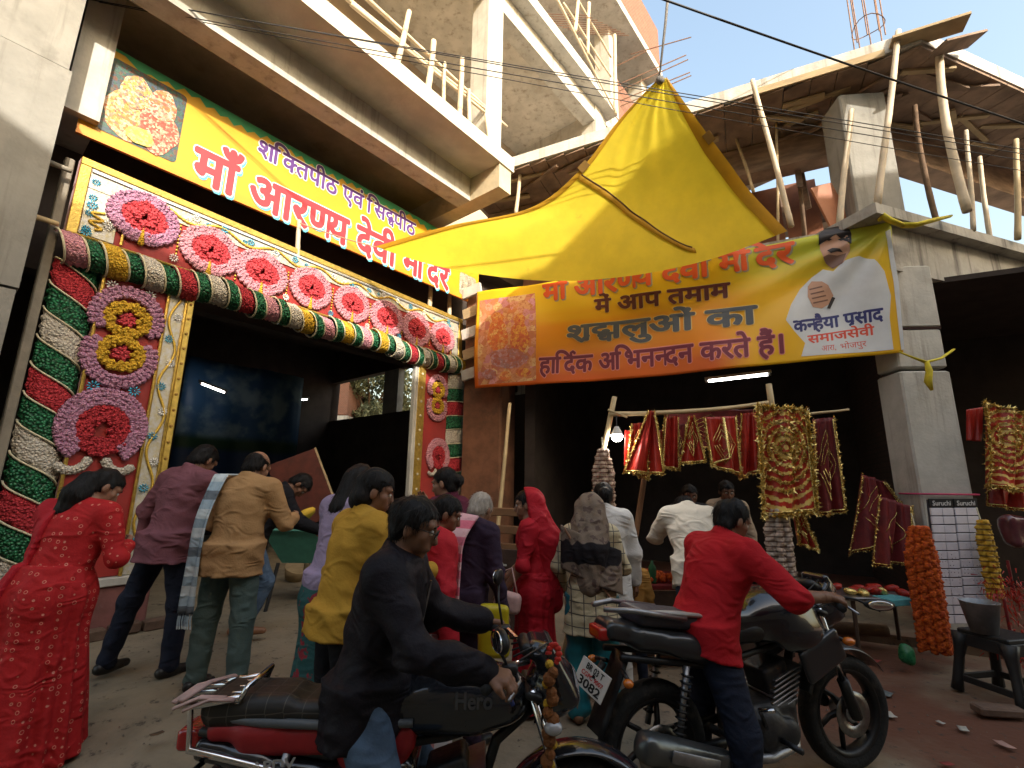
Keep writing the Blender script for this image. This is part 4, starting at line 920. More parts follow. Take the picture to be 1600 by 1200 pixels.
btext([('rakar', 'श'), ('stack', 'द', 'ध'), 'ालुओं का'], (885, 534), (1182, 505), (885, 511), [('pale_outline', ink('cream', (.75, .55, .2)), ring(.055, 8)), ('slate_lettering', ink('slate', (.075, .085, .10)), bold)])
btext(['हा', 'ि', 'द', ('reph',), 'क अ', 'ि', 'भन', ('half', 'न'), 'दन करते हैं।'], (843, 584), (1229, 551), (843, 560), [('pink_outline', ink('pink', (.72, .25, .22)), ring(.06, 8)), ('wine_lettering', ink('wine', (.14, .012, .03)), ring(.03, 6)+[(0, 0)])])
# portrait of a man in white on the right of the banner, as printed shapes
def bpoly(name, pts, m, off):                              # pixel outline -> triangulated patch on the sheet
    uv = [puv(*p) for p in pts]; c = np.mean(uv, 0); V = [bsurf(*c, off)]; n = len(uv); R = 10;  uv = [q for a, b in zip(uv, uv[1:]+uv[:1]) for q in ((a[0]+(b[0]-a[0])*t, a[1]+(b[1]-a[1])*t) for t in (0, .25, .5, .75))]; n = len(uv)
    for k in range(1, R+1): V += [bsurf(*(c+(np.array(q)-c)*k/R), off) for q in uv]
    F = [(0, 1+i, 1+(i+1) % n) for i in range(n)]
    for k in range(R-1): F += [(1+k*n+i, 1+(k+1)*n+i, 1+(k+1)*n+(i+1) % n, 1+k*n+(i+1) % n) for i in range(n)]
    return obj_from(name, V, F, m, banner, True)
whitep = mat('kurta_print', (.66, .70, .74), .4, .12, 4, 0, trans=.2)
bpoly('white_kurta', [(1228, 500), (1236, 476), (1250, 452), (1268, 434), (1286, 421), (1302, 424), (1318, 408), (1342, 400), (1366, 405), (1382, 424), (1392, 462), (1390, 496), (1396, 546), (1340, 551), (1290, 554), (1252, 557), (1258, 536), (1240, 516)], whitep, .004)
bpoly('white_edge', [(1383, 362), (1391, 358), (1404, 440), (1413, 546), (1408, 547), (1396, 440)], whitep, .0045)
skinp = ink('print_skin', (.46, .26, .17))
bpoly('face', [(1281, 372), (1288, 360), (1308, 355), (1326, 362), (1328, 392), (1318, 410), (1302, 420), (1288, 408), (1281, 390)], skinp, .007)
bpoly('hair', [(1279, 384), (1279, 366), (1288, 358), (1308, 354), (1324, 356), (1330, 366), (1330, 382), (1326, 378), (1324, 366), (1308, 362), (1290, 366), (1284, 374)], ink('print_black', (.025, .02, .02)), .010)
bpoly('beard', [(1286, 402), (1294, 398), (1308, 400), (1322, 396), (1316, 412), (1301, 420), (1290, 412)], ink('print_shadow', (.16, .085, .06)), .011)
bpoly('moustache', [(1292, 392), (1300, 388), (1312, 389), (1317, 395), (1308, 393), (1298, 396)], ink('print_black', (.025, .02, .02)), .0125)
for x in (1295, 1314): bpoly('eye', [(x-5, 375), (x, 372.5), (x+5, 375), (x, 377)], ink('print_black', (.025, .02, .02)), .0125)
bpoly('folded_hands', [(1262, 448), (1268, 440), (1284, 440), (1294, 446), (1302, 462), (1298, 474), (1284, 482), (1270, 480), (1262, 464)], skinp, .008)
for k in range(4): bpoly('finger_line', [(1264+2*k, 452+7*k), (1284+3*k, 447+7*k), (1285+3*k, 449+7*k), (1265+2*k, 454+7*k)], ink('print_shadow', (.16, .085, .06)), .010)
bpoly('bracelet', [(1292, 482), (1300, 464), (1305, 466), (1297, 483)], ink('print_black', (.025, .02, .02)), .011)
btext(['क', ('half', 'न'), 'हैया ', ('rakar', 'प'), 'साद'], (1241, 519), (1380, 500), (1241, 502), [('navy_lettering', ink('navy', (.02, .025, .14)), bold)])
btext(['समाजसेवी'], (1263, 537), (1366, 523), (1263, 525), [('red_lettering', ink('print_red', (.58, .06, .03)), ring(.025, 6)+[(0, 0)])])
btext(['आरा,'], (1284, 549), (1307, 546.5), (1284, 541), [('red_lettering', ink('print_red', (.58, .06, .03)), [(0, 0)])])
btext(['भोजपुर'], (1313, 546), (1354, 541), (1313, 538), [('red_lettering', ink('print_red', (.58, .06, .03)), [(0, 0)])])
bpoly('idol_picture', [(750, 470), (795, 464), (836, 458), (838, 520), (838, 594), (795, 598), (748, 602), (747, 540)], collage('idol_print', [(.58, .30, .22), (.50, .16, .05), (.62, .42, .20), (.40, .10, .05), (.55, .25, .30)], 9, (.45, .16, .05)), .005)
for i, (x, y, rx, ry) in enumerate(((778, 525, 16, 26), (812, 528, 15, 25), (795, 560, 30, 16), (778, 498, 10, 10), (812, 500, 9, 10), (765, 585, 12, 8), (790, 588, 9, 8), (818, 582, 12, 7))):
    bpoly('printed_idol', [(x+rx*math.cos(a)*(1+.1*math.sin(5*a+i)), y+ry*math.sin(a)) for a in np.linspace(0, 6.283, 18, endpoint=False)], collage('idol_print%d' % (i % 3), [[(.62, .26, .05), (.55, .10, .03), (.68, .45, .15)], [(.66, .38, .06), (.55, .16, .04), (.45, .07, .04)], [(.45, .30, .35), (.35, .08, .05), (.3, .18, .2)]][i % 3], 22, (.42, .12, .03)), .008+.0012*i)
# yellow cloth strips tying the banner to the pillar
ycl = mat('yellow_cloth_tie', (.62, .52, .03), .7, .3, 10, .3, 30)
def strip(name, pts, w, lab, parent=None):
    P = np.array(pts, float); 
    o = MB().tube(P, np.array(w), 8, squash=.55).build(name, ycl, parent, True)
    return o
pts = [at(*p) for p in ((1372, 345, 5.32), (1380, 338, 5.28), (1392, 345, 5.25), (1410, 352, 5.25), (1430, 352, 5.22), (1455, 345, 5.3), (1485, 338, 5.5))]
t = thing('cloth_tie', pts[2], 'yellow cloth strip knotted round the pillar at the top corner of the banner', 'cloth tie'); strip('knot', pts[:4], [.03, .075, .06, .05], '', t); strip('tail', pts[3:], [.05, .05, .045, .03], '', t)
pts = [at(*p) for p in ((1405, 550, 5.33), (1425, 558, 5.28), (1447, 566, 5.26), (1470, 560, 5.30), (1490, 546, 5.4))]
t = thing('cloth_tie', pts[2], 'thin yellow cloth strip round the pillar below the banner with a hanging tail', 'cloth tie'); strip('band', pts, [.015, .022, .03, .024, .02], '', t)
strip('tail', [at(1448, 566, 5.25), at(1452, 580, 5.24), at(1450, 596, 5.24), at(1456, 610, 5.25)], [.03, .045, .05, .02], '', t)
# ================================================================== YELLOW TARPAULIN
def cr(ps, t):                                           # Catmull-Rom through points
    n = len(ps)-1; x = min(max(t, 0), 1)*n; i = min(int(x), n-1); f = x-i
    p0, p1, p2, p3 = ps[max(i-1, 0)], ps[i], ps[i+1], ps[min(i+2, n)]
    return .5*((2*p1)+(p2-p0)*f+(2*p0-5*p1+4*p2-p3)*f*f+(3*p1-p0-3*p2+p3)*f**3)
Le = [at(*p) for p in ((588, 386, 6.35), (700, 354, 6.15), (828, 326, 5.95), (905, 268, 5.65), (968, 188, 5.3), (1030, 122, 4.95))]
Re = [at(*p) for p in ((1228, 362, 5.55), (1172, 302, 5.45), (1138, 256, 5.3), (1100, 205, 5.15), (1066, 158, 5.0), (1040, 122, 4.95))]
Be = [at(*p) for p in ((588, 386, 6.35), (690, 417, 6.2), (830, 437, 6.1), (960, 434, 6.0), (1100, 408, 5.8), (1228, 362, 5.55))]
def tsurf(u, v):
    l, r = cr(Le, v), cr(Re, v); p = l*(1-u)+r*u; dev = cr(Be, u)-(Le[0]*(1-u)+Re[0]*u)
    p = p+dev*(1-v)**1.6
    bil = math.sin(math.pi*u)
    w = .10*bil*math.sin(math.pi*min(1, v*1.1))+.022*math.sin(u*17+v*2)*bil*v*(1.2-v)*2.2+.03*math.sin(v*9+u*5)*bil*(1-v)+.012*math.sin(u*41+v*9)*bil*v
    return p+np.array([-.2, .9, .25])*w
def tnorm(u, v):
    e = .01; a = tsurf(min(u+e, 1), v)-tsurf(max(u-e, 0), v); b = tsurf(u, min(v+e, 1))-tsurf(u, max(v-e, 0)); n = np.cross(a, b); n /= np.linalg.norm(n)+1e-9
    return n if n[1] < 0 else -n
tarp = thing('tarpaulin', Re[0]*[1, 1, 0]+np.array([0, 0, Be[2][2]]), 'yellow sun-lit tarpaulin stretched to a peak by a rope over the lane', 'tarpaulin')
tarpm = mat('yellow_tarp', (.84, .66, .035), .6, .14, 2.6, .4, 9, trans=.40, stain=(.36, .22, .02), stain_lo=.62, stain_scale=2.1)
hemm = mat('tarp_hem', (.50, .28, .01), .55, .2, 3, .2, 20, trans=.35, stain=(.25, .13, .02), stain_lo=.60)
nu, nv = 60, 50
V = [tsurf(i/(nu-1), j/(nv-1)) for i in range(nu) for j in range(nv)]
obj_from('tarp_sheet', V, [(i*nv+j, (i+1)*nv+j, (i+1)*nv+j+1, i*nv+j+1) for i in range(nu-1) for j in range(nv-1)], tarpm, tarp, True)
def hem(name, f, w, n=50, off=.012):
    V = []
    for i in range(n):
        u, v, du, dv = f(i/(n-1)); p = tsurf(u, v); q = tsurf(u+du, v+dv); d = q-p; L = np.linalg.norm(d)+1e-6; q = p+d/L*min(w, L*3); nn = tnorm(u, v)
        V += [p-d/L*.012+nn*off, (p+q)/2+nn*(off+.008), q+nn*off]
    return obj_from(name, V, [(3*i+k, 3*i+3+k, 3*i+4+k, 3*i+1+k) for i in range(n-1) for k in (0, 1)], hemm, tarp, True)
hem('hem', lambda t: (0, t*.995, .03, 0), .11); hem('hem', lambda t: (1, t*.995, -.03, 0), .14); 
def tuv(px, py):
    u, v = .4, .3
    pr_ = lambda u, v: (lambda q: np.array([800+FPX*(q@RT)/(q@FW), 600-FPX*(q@UP)/(q@FW)]))(tsurf(u, v)-CAM)
    for _ in range(30):
        x = pr_(u, v); e = 1e-3; J = np.array([(pr_(u+e, v)-x)/e, (pr_(u, v+e)-x)/e]).T; d = np.linalg.lstsq(J, np.array([px, py])-x, rcond=None)[0]; u = float(np.clip(u+np.clip(d[0], -.15, .15), 0, 1)); v = float(np.clip(v+np.clip(d[1], -.15, .15), 0, 1))
    return np.array([u, v])
_sp = [tuv(*p) for p in ((908, 272), (935, 290), (965, 312), (1000, 340), (1035, 365), (1066, 382), (1085, 388))]
su = lambda t: cr(_sp, t)
V = []
for i in range(40):
    u, v = su(i/39); p = tsurf(u, v); nn = tnorm(u, v); d = tsurf(u, max(0, v-.02))-p; d /= np.linalg.norm(d)+1e-6; V += [p+nn*.014, p+d*.035+nn*.030, p+d*.075+nn*.014]
obj_from('seam_fold', V, [(3*i+k, 3*i+3+k, 3*i+4+k, 3*i+1+k) for i in range(39) for k in (0, 1)], hemm, tarp, True)
MB().tube([tsurf(*su(t))+tnorm(*su(t))*.018 for t in np.linspace(0.02, .95, 40)], .011, 5).build('seam_dirt', mat('seam_grime', (.13, .075, .02), .9, .4, 20, .3), tarp, True)
for e, u in ((.62, 0.0), (.56, 1.0)):
    p = tsurf(u, e); nn = tnorm(u, e); MB().bbox(p+nn*.03, (.14, .10, .012), frame(tsurf(u, e+.03)-tsurf(u, e-.03), nn), .004).build('patch', mat('tarp_patch', (.22, .12, .02), .8), tarp)
ap = Le[-1]; MB().ball(ap+np.array([.01, 0, -.03]), (.055, .05, .05), 10, 7).build('knot', mat('rope_grey', (.18, .17, .16), .9, .4, 40, .5, 80), tarp, True)
tp = at(1048, -60, 4.75); MB().tube([ap, (ap+tp)/2+np.array([.01, 0, 0]), tp], [.012, .018, .02], 7).build('rope', mat('rope_grey', (.18, .17, .16)), tarp, True)
pl_ = at(1048, -60, 4.75); pole(pl_+np.array([-4.5, .1, .06]), pl_+np.array([4, .2, .02]), .012, label='grey line high over the lane holding up the tarpaulin rope', name='support_line', m=blackm, nodes=False)
MB().tube(sagline(Le[0], G(gsz(462, 352)[0], gsz(462, 352)[1], .1), .02), .008, 6).build('corner_rope', mat('rope_tan', (.42, .28, .20), .9), tarp, True)
pa = gsz(468, 392); pole(G(pa[0], ZT-.35, -.02), G(gsz(466, 350)[0], gsz(466, 350)[1]+.05, .02), .035, label='short stake rising behind the gate header tied with rope', m=bamboo_p, name='stake')
for px in (680, 710): s_, z_ = gsz(px, 448 if px == 680 else 462); pole(G(s_, ZT-.3, -.12), G(s_, z_+.1, -.12), .045, label='sawn stake above the gate header under the tarpaulin edge' if px == 680 else 'sawn stake above the gate header beside the nailed planks', m=bamboo_p, name='stake', group='stakes above the gate header')
# stacked planks between the gate and the pier
pk = thing('plank_stack', at(735, 560, 8.1)*[1, 1, 0], 'pale planks nailed up between the gate header and the banner', 'planks')
for k in range(5):
    c = at(737+2*(k % 2), 455+32*k, 8.3); MB().bbox(c, (.42, .06, .2), np.array([frame([.8, -.42, .18])[0], frame([.8, -.42, .18])[1], frame([.8, -.42, .18])[2]]), .008).build('plank', pale_b if k % 2 else conc, pk)
# ================================================================== PEOPLE
def nrm(v): v = np.asarray(v, float); return v/(np.linalg.norm(v)+1e-9)
def rotx(a): a = math.radians(a); c, s = math.cos(a), math.sin(a); return np.array([[1, 0, 0], [0, c, -s], [0, s, c]])
def roty(a): a = math.radians(a); c, s = math.cos(a), math.sin(a); return np.array([[c, 0, s], [0, 1, 0], [-s, 0, c]])
def rotz(a): a = math.radians(a); c, s = math.cos(a), math.sin(a); return np.array([[c, -s, 0], [s, c, 0], [0, 0, 1]])
skin = mat('skin', (.20, .095, .055), .55, .18, 8, .08, 60, spec=.35)
skin2 = mat('skin_light', (.27, .14, .085), .55, .15, 8, .08, 60, spec=.35)
hairm = mat('black_hair', (.007, .006, .006), .6, .3, 60, .3, 90, stretch=(1, 1, .25), spec=.22)
greyh = mat('grey_hair', (.42, .38, .33), .6, .3, 60, .6, 90, stretch=(1, 1, .3))
eyew = mat('eye_white', (.6, .58, .55), .3, .05, 5, 0); eyed = mat('eye_dark', (.01, .006, .005), .2, .1, 5, 0)
def cloth(name, c, rough=.85, var=.18, pattern=None, sc=6, bump=.25, wr=.55):
    if name in MATS: return MATS[name]
    m = mat(name, c, rough, var, sc, bump, 90, sheen=0, pattern=pattern, spec=.12); nt = m.node_tree        # creases: stretched, warped noise
    b0 = [n for n in nt.nodes if n.type == 'BUMP'][0]; tc = _n(nt, 'ShaderNodeTexCoord'); mp = _n(nt, 'ShaderNodeMapping'); mp.inputs['Scale'].default_value = (1, 1, 1.9); mp.inputs['Rotation'].default_value = (.5, .4, 0); nt.links.new(tc.outputs['Object'], mp.inputs[0])
    n = _n(nt, 'ShaderNodeTexNoise', Scale=5.5, Detail=2.5, Distortion=1.6); n.noise_type = 'RIDGED_MULTIFRACTAL'; nt.links.new(mp.outputs[0], n.inputs[0])
    b = _n(nt, 'ShaderNodeBump', Strength=wr, Distance=.035); nt.links.new(n.outputs[0], b.inputs['Height']); nt.links.new(b0.outputs[0], b.inputs['Normal']); nt.links.new(b.outputs[0], nt.nodes['Principled BSDF'].inputs['Normal'])
    return m
def hand_prims(W, d, nrmp, curl, sx):
    """palm and five bent fingers beyond the wrist W, d along the forearm, nrmp out of the palm"""
    d = nrm(d); n = nrm(np.asarray(nrmp)-d*np.dot(nrmp, d)); s = np.cross(d, n)*sx; fs = []
    K = W+d*.085
    for i, (o, L) in enumerate(((-.030, .066), (-.010, .076), (.010, .073), (.029, .058))):
        b = K+s*o+d*(.004 if i in (1, 2) else -.004); a1, a2 = math.radians(curl*.55), math.radians(curl*1.35)
        m = b+(d*math.cos(a1)+n*math.sin(a1))*L*.5; e = m+(d*math.cos(a2)+n*math.sin(a2))*L*.5
        fs += [rc(W+d*.02+s*o*.6, b, .013, .0115), rc(b, m, .0105, .0095), rc(m, e, .0095, .0075)]
    tb = W+d*.03-s*.028; tm = tb+d*.035-s*.022+n*.012; te = tm+nrm(d*.8+n*.6*(curl/60))*.03
    fs += [rc(tb, tm, .015, .012), rc(tm, te, .0115, .009), ell(W+d*.05, (.04, .04, .04))]
    pal = rbox(W+d*.05, (.038, .045, .014), .012, np.stack([s, d, n], 1)); fs[-1] = pal
    return fs
class Person:
    def __init__(s, label, x, y, yaw, sc=1.0, lean=0, side=0, twist=0, head=(0, 0, 0), RA=((.25, 0, -1), (.1, .25, -1)), LA=((-.25, 0, -1), (-.1, .25, -1)), RL=((.05, .02, -1), (.02, -.03, -1)), LL=((-.05, .02, -1), (-.02, -.03, -1)), hz=None, z=None, skinm=None, build=1.0, res=.013, palms=((-1, 0, .2), (1, 0, .2)), curl=(35, 35), reach=None, group='people outside the temple'):
        s.sc, s.res, s.bw = sc, res, build; s.R = rotz(yaw); s.gz0 = float(gz(x, y)) if z is None else z
        s.t = thing('person', (x, y, s.gz0), label, 'person', group); s.org = np.array([x, y, s.gz0]); s.skinm = skinm or skin
        TH, SH = .42, .40
        dirs = {'R': RL, 'L': LL}; drop = {k: -(nrm(v[0])[2]*TH+nrm(v[1])[2]*SH)+.08 for k, v in dirs.items()}
        s.hz = hz if hz is not None else max(drop.values()); s.P = np.array([0, 0, s.hz+.04])
        s.RT = rotz(twist)@rotx(-lean)@roty(side); up = s.RT@np.array([0, 0, 1]); rt = s.RT@np.array([1, 0, 0]); fw = s.RT@np.array([0, 1, 0]); s.up, s.rt, s.fw = up, rt, fw
        s.W = s.P+up*.14; s.C = s.P+up*.32; s.N = s.P+up*.50
        s.S = {'R': s.P+up*.445+rt*.165*build, 'L': s.P+up*.445-rt*.165*build}
        s.H = {'R': s.P+np.array([.092, 0, -.04]), 'L': s.P+np.array([-.092, 0, -.04])}
        s.E, s.Wr, s.K, s.An = {}, {}, {}, {}
        for k, a in (('R', RA), ('L', LA)): s.E[k] = s.S[k]+nrm(a[0])*.285; s.Wr[k] = s.E[k]+nrm(a[1])*.25
        for k, (Tg, hint) in (reach or {}).items():                    # two-bone reach to a world point
            T_ = (np.asarray(Tg, float)-s.org)@s.R/sc; v = T_-s.S[k]; L = min(np.linalg.norm(v), .53); v = nrm(v); a = (L*L+.285**2-.25**2)/(2*L); hh = math.sqrt(max(.285**2-a*a, 0)); hv = np.asarray(hint, float); hv = nrm(hv-v*np.dot(hv, v)); s.E[k] = s.S[k]+v*a+hv*hh; s.Wr[k] = s.S[k]+v*L
        for k, l in dirs.items(): s.K[k] = s.H[k]+nrm(l[0])*TH; s.An[k] = s.K[k]+nrm(l[1])*SH
        hy, hp, hr = head; s.HR = s.RT@rotz(hy)@rotx(-hp)@roty(hr) if True else None
        s.HC = s.N+up*.035+s.HR@np.array([0, .015, .105]); s.palms = {'R': palms[0], 'L': palms[1]}; s.curl = {'R': curl[0], 'L': curl[1]}
        s.pts = np.array([s.P, s.C, s.N, s.HC]+[d[k] for d in (s.S, s.E, s.Wr, s.K, s.An) for k in 'RL'])
    def xf(s, V): return (V*s.sc)@s.R.T+s.org
    def w(s, p): return s.xf(np.asarray(p, float).reshape(1, 3))[0]
    def torso(s, g=0):
        R = np.stack([s.rt, s.fw, s.up], 1); b = s.bw
        return [ell(s.P+np.array([0, 0, .0]), (.160*b+g, .118*b+g, .13+g)), ell(s.W, (.145*b+g, .112*b+g, .17+g), R), ell(s.C+s.fw*.005, (.165*b+g, .118*b+g, .19+g), R), rc(s.S['R']-s.rt*.02, s.S['L']+s.rt*.02, .062+g, .062+g), rc(s.S['R']-s.rt*.03, s.N+s.rt*.02, .055+g, .055+g*.5), rc(s.S['L']+s.rt*.03, s.N-s.rt*.02, .055+g, .055+g*.5)]
    def arm(s, k, g=0, fr=1.0):
        f = [rc(s.S[k], s.E[k], .054*s.bw+g, .043+g)]
        e = s.E[k]+(s.Wr[k]-s.E[k])*min(1, max(0, fr)); f.append(rc(s.E[k], e, .042+g, (.030+g*.8) if fr >= .95 else .036+g)); return f
    def leg(s, k, g=0, fr=1.0):
        return [rc(s.H[k], s.K[k], .083+g, .056+g), rc(s.K[k], s.K[k]+(s.An[k]-s.K[k])*fr, .056+g, .040+g*1.2)]
    def box(s, extra=.22): return s.pts.min(0)-extra, s.pts.max(0)+extra
    def emit(s, name, f, m, lo, hi, h, parent=None): 
        o = sdf_obj(name, f, lo, hi, h, m, parent or s.t, s.xf); return o
    def head_prims(s):
        c, R = s.HC, s.HR; L = lambda x, y, z: c+R@np.array([x, y, z])
        f = [ell(L(0, -.012, .030), (.075, .095, .088), R), ell(L(0, .022, -.035), (.058, .066, .082), R), ell(L(0, .066, -.098), (.026, .020, .020), R), rc(L(0, .090, .012), L(0, .106, -.030), .008, .014), rc(L(-.045, .068, .03), L(.045, .068, .03), .017, .017), ell(L(0, .088, -.064), (.025, .010, .010), R), rc(L(.05, .055, -.02), L(.03, .06, -.06), .02, .02), rc(L(-.05, .055, -.02), L(-.03, .06, -.06), .02, .02)]
        base = union(f, .022); ears = union([ell(L(x, -.008, -.012), (.012, .020, .032), R@rotz(18 if x > 0 else -18)) for x in (-.077, .077)], .01)
        soc = union([ell(L(x, .094, .006), (.019, .016, .011), R) for x in (-.031, .031)], .001); mouth = rc(L(-.022, .100, -.063), L(.022, .100, -.063), .0025, .0025)
        def f2(P):
            d = smin(base(P), ears(P), .008); d = -smin(-d, soc(P), .012); return np.maximum(d, -mouth(P))
        return f2
    def body(s, hands='RL', arms=True, legs=True):
        hd = local(s.head_prims(), s.HC, .17); neck = union([rc(s.N-s.up*.05, s.HC-s.HR@np.array([0, .02, .05]), .056, .052)], .02)
        fs = s.torso(-.012)+s.arm('R')+s.arm('L')+s.leg('R')+s.leg('L'); tb = union(fs, .045)
        hp = [p for k in hands for p in hand_prims(s.Wr[k], s.Wr[k]-s.E[k], s.palms[k], s.curl[k], 1 if k == 'R' else -1)]; hu = None
        if hp:
            hs = [local(union(hand_prims(s.Wr[k], s.Wr[k]-s.E[k], s.palms[k], s.curl[k], 1 if k == 'R' else -1), .008), s.Wr[k]+nrm(s.Wr[k]-s.E[k])*.08, .14) for k in hands]; hu = union(hs, .004)
        fe = union([rc(s.An[k]-np.array([0, .03, .045]), s.An[k]+np.array([0, .13, -.055]), .035, .022) for k in 'RL'], .02)
        def full(P):
            d = smin(tb(P), neck(P), .04); d = smin(d, fe(P), .03)
            if hu is not None: d = smin(d, hu(P), .012)
            return smin(d, hd(P), .012)
        VV, FF, n = [], [], 0
        lo, hi = s.box(.2); hl, hh = s.HC-.155, s.HC+.155; regions = [(hl, hh, .0058)]
        for k in hands: c = s.Wr[k]+nrm(s.Wr[k]-s.E[k])*.08; regions.append((c-.125, c+.125, .0055))
        for (a, b, h) in regions:
            V, F = surfnet(full, a, b, h)
            if len(V): VV.append(V); FF.append(np.asarray(F)+n); n += len(V)
        V, F = surfnet(full, lo, hi, .021)                     # the rest, minus the finely built regions
        if len(V):
            F = np.asarray(F); cen = V[F].mean(1); keep = np.ones(len(F), bool)
            for (a, b, h) in regions: keep &= ~((cen > a+.012) & (cen < b-.012)).all(1)
            VV.append(V); FF.append(F[keep]+n)
        return obj_from('body', s.xf(np.vstack(VV)), np.vstack(FF), s.skinm, s.t, True)
    def eyes(s):
        L = lambda x, y, z: s.w(s.HC+s.HR@np.array([x, y, z]))
        for x in (-.031, .031):
            e = MB().ball(L(x, .079, .006), .0125*s.sc, 10, 7).build('eye', eyew, s.t, True); MB().ball(L(x*1.0, .0845, .006), .0082*s.sc, 8, 6).build('iris', eyed, e, True)
        R = s.R@s.HR
        for x in (-.032, .032): MB().tube([L(x-.018, .089, .028), L(x, .094, .034), L(x+.018, .089, .029)], .0035*s.sc, 5).build('eyebrow', hairm, s.t, True)
    def hair(s, style='short', m=None, seed=1):
        c, R = s.HC, s.HR; m = m or hairm
        sk = ell(c+R@np.array([0, -.016, .034]), (.085, .103, .094), R); nape = ell(c+R@np.array([0, -.055, -.03]), (.066, .05, .06), R)
        ponytail = None; lo, hi = c-.2, c+.2
        if style == 'pony':
            a = c+R@np.array([0, -.10, -.01]); pts = [a, a+np.array([-.01, -.05, -.09]), a+np.array([-.03, -.07, -.19]), a+np.array([-.05, -.05, -.29])]
            ponytail = union([rc(pts[0], pts[1], .06, .075), rc(pts[1], pts[2], .075, .06), rc(pts[2], pts[3], .06, .02)], .03); lo = lo-np.array([.05, .12, .3])
        if style == 'bun': ponytail = ell(c+R@np.array([0, -.12, .0]), (.05, .045, .05), R)
        if style == 'long':
            a = c+R@np.array([0, -.06, .0]); ponytail = union([rc(a, a+np.array([0, -.07, -.2]), .075, .085), rc(a+np.array([0, -.07, -.2]), a+np.array([0, -.06, -.42]), .085, .05)], .03); lo = lo-np.array([0, .1, .4])
        def f(P):
            q = (P-c)@R; d = smin(sk(P), nape(P), .02)
            st = .5*np.sin(q[:, 0]*260+q[:, 2]*60*np.sign(q[:, 0])+seed)+.5*np.sin(q[:, 0]*140+q[:, 1]*90+2*seed)
            d = d-.0022*st+.008*wob(q, 38, seed)+.003*wob(q, 95, seed)
            face = np.where(np.abs(q[:, 0]) < .2, q[:, 1]-.030-1.2*np.maximum(q[:, 2]-.035, 0)*1.25, 0)         # hairline
            if style == 'bald': d = np.maximum(d, np.maximum(q[:, 2]-.045-.4*np.maximum(-q[:, 1]-.06, 0), q[:, 1]-.012))
            else: d = np.maximum(d, np.minimum(face, .055-q[:, 2]+.2*np.abs(q[:, 0])))
            ear = np.maximum(np.abs(q[:, 1]+.003)-.024, np.maximum(q[:, 2]-.012, -.2)); d = np.maximum(d, np.where((np.abs(q[:, 0]) > .06) & (q[:, 1] > -.028), .004-q[:, 2], -1))
            if ponytail is not None: d = smin(d, ponytail(P)-.003*st, .02)
            return d
        o = s.emit('hair', f, m, lo, hi, .0062)
        if o is not None:                                    # loose strands lying over the hair and breaking its outline
            me = o.data; n = len(me.vertices); co = np.empty(n*3); me.vertices.foreach_get('co', co); co = co.reshape(-1, 3); no = np.empty(n*3); me.vertices.foreach_get('normal', no); no = no.reshape(-1, 3)
            g_ = np.random.default_rng(seed); idx = g_.integers(0, n, 900); Rw = s.R@R; V = []; F = []; dn = np.array([0, 0, -1.0]); bk = Rw@np.array([0, -.6, 0])
            for i in idx:
                nn = no[i]; q = Rw.T@((co[i]+wloc(s.t))-s.w(c))
                if q[1] > .02 and q[2] < .05: continue
                t = dn+bk*(.6 if q[2] > .06 else .1)+g_.normal(size=3)*.28; t = nrm(t-nn*np.dot(t, nn)*.97); L_ = (.030+.035*g_.random())*s.sc; w_ = np.cross(t, nn)*.0016*s.sc; b_ = co[i]-nn*.001; k = len(V)
                V += [b_-w_, b_+w_, b_+t*L_*.55+nn*.004+w_*.8, b_+t*L_*.55+nn*.004-w_*.8, b_+t*L_+nn*.003*g_.random()]; F += [(k, k+1, k+2, k+3), (k+3, k+2, k+4)]
            x_ = obj_from('hair_strands', np.array(V)+wloc(s.t), F, m, s.t); x_['kind'] = 'stuff'
        return o
    def top(s, m, hem=-.12, sleeve=1.0, g=.014, flare=.0, seed=1, name='shirt', collar=True, fold=.007, sleeve_g=None, open_neck=0):
        sg = g if sleeve_g is None else sleeve_g
        tor = union(s.torso(g)+([rc(s.P-s.up*.02, s.P+s.up*hem, .15+g, .14+g)] if False else []), .05)
        R = np.stack([s.rt, s.fw, s.up], 1); rx_, ry_ = .176*s.bw+g, .136*s.bw+g
        def sk(P):
            q = P-s.P; k = 1+flare*3*np.clip(-q[:, 2]/.2, 0, 2.5); e = np.sqrt((q[:, 0]/(rx_*k))**2+((q[:, 1]+.01)/(ry_*k))**2); return np.maximum((e-1)*ry_*.9, q[:, 2]-.06)
        aR, aL = union(s.arm('R', sg, sleeve), .03), union(s.arm('L', sg, sleeve), .03)
        hp = s.P+s.up*hem; upv = nrm(s.up*.5+np.array([0, 0, .5]))
        col = rc(s.N-s.up*.02-s.fw*.012, s.N+s.up*.040-s.fw*.012, .073, .067) if collar else None
        nk = s.N+s.up*(.062 if collar else .045)-s.fw*.02; nku = nrm(s.up-s.fw*.35*(-1))
        def f(P):
            d = tor(P); d = smin(d, sk(P), .04)
            hb = (P-hp)@upv; d = d-.008*np.exp(-(hb/.022)**2)-.006*np.clip(1-hb/.10, 0, 1)*np.sin(P[:, 0]*38+P[:, 1]*29+seed)*.8; d = np.maximum(d, -hb)
            if col is not None: d = smin(d, col(P), .012)
            dR, dL = aR(P), aL(P); d = smin(smin(d, dR, .035), dL, .035)
            q = (P-s.P)@R; lo_ = np.clip(1-np.abs(q[:, 2]-.02)/.3, 0, 1)
            nearE = np.exp(-np.minimum(((P-s.E['R'])**2).sum(1), ((P-s.E['L'])**2).sum(1))/.012)
            wr = (np.abs(wob(q*[1.0, 1.0, 2.2], 15, seed))*2.4-.75)*fold*(.2+.55*lo_+1.3*nearE)+wob(P, 48, seed+3)*fold*.35+wob(q*[1, 1, .35], 30, seed+5)*fold*.5
            d = d+wr
            return np.maximum(d, (P-nk)@nku)
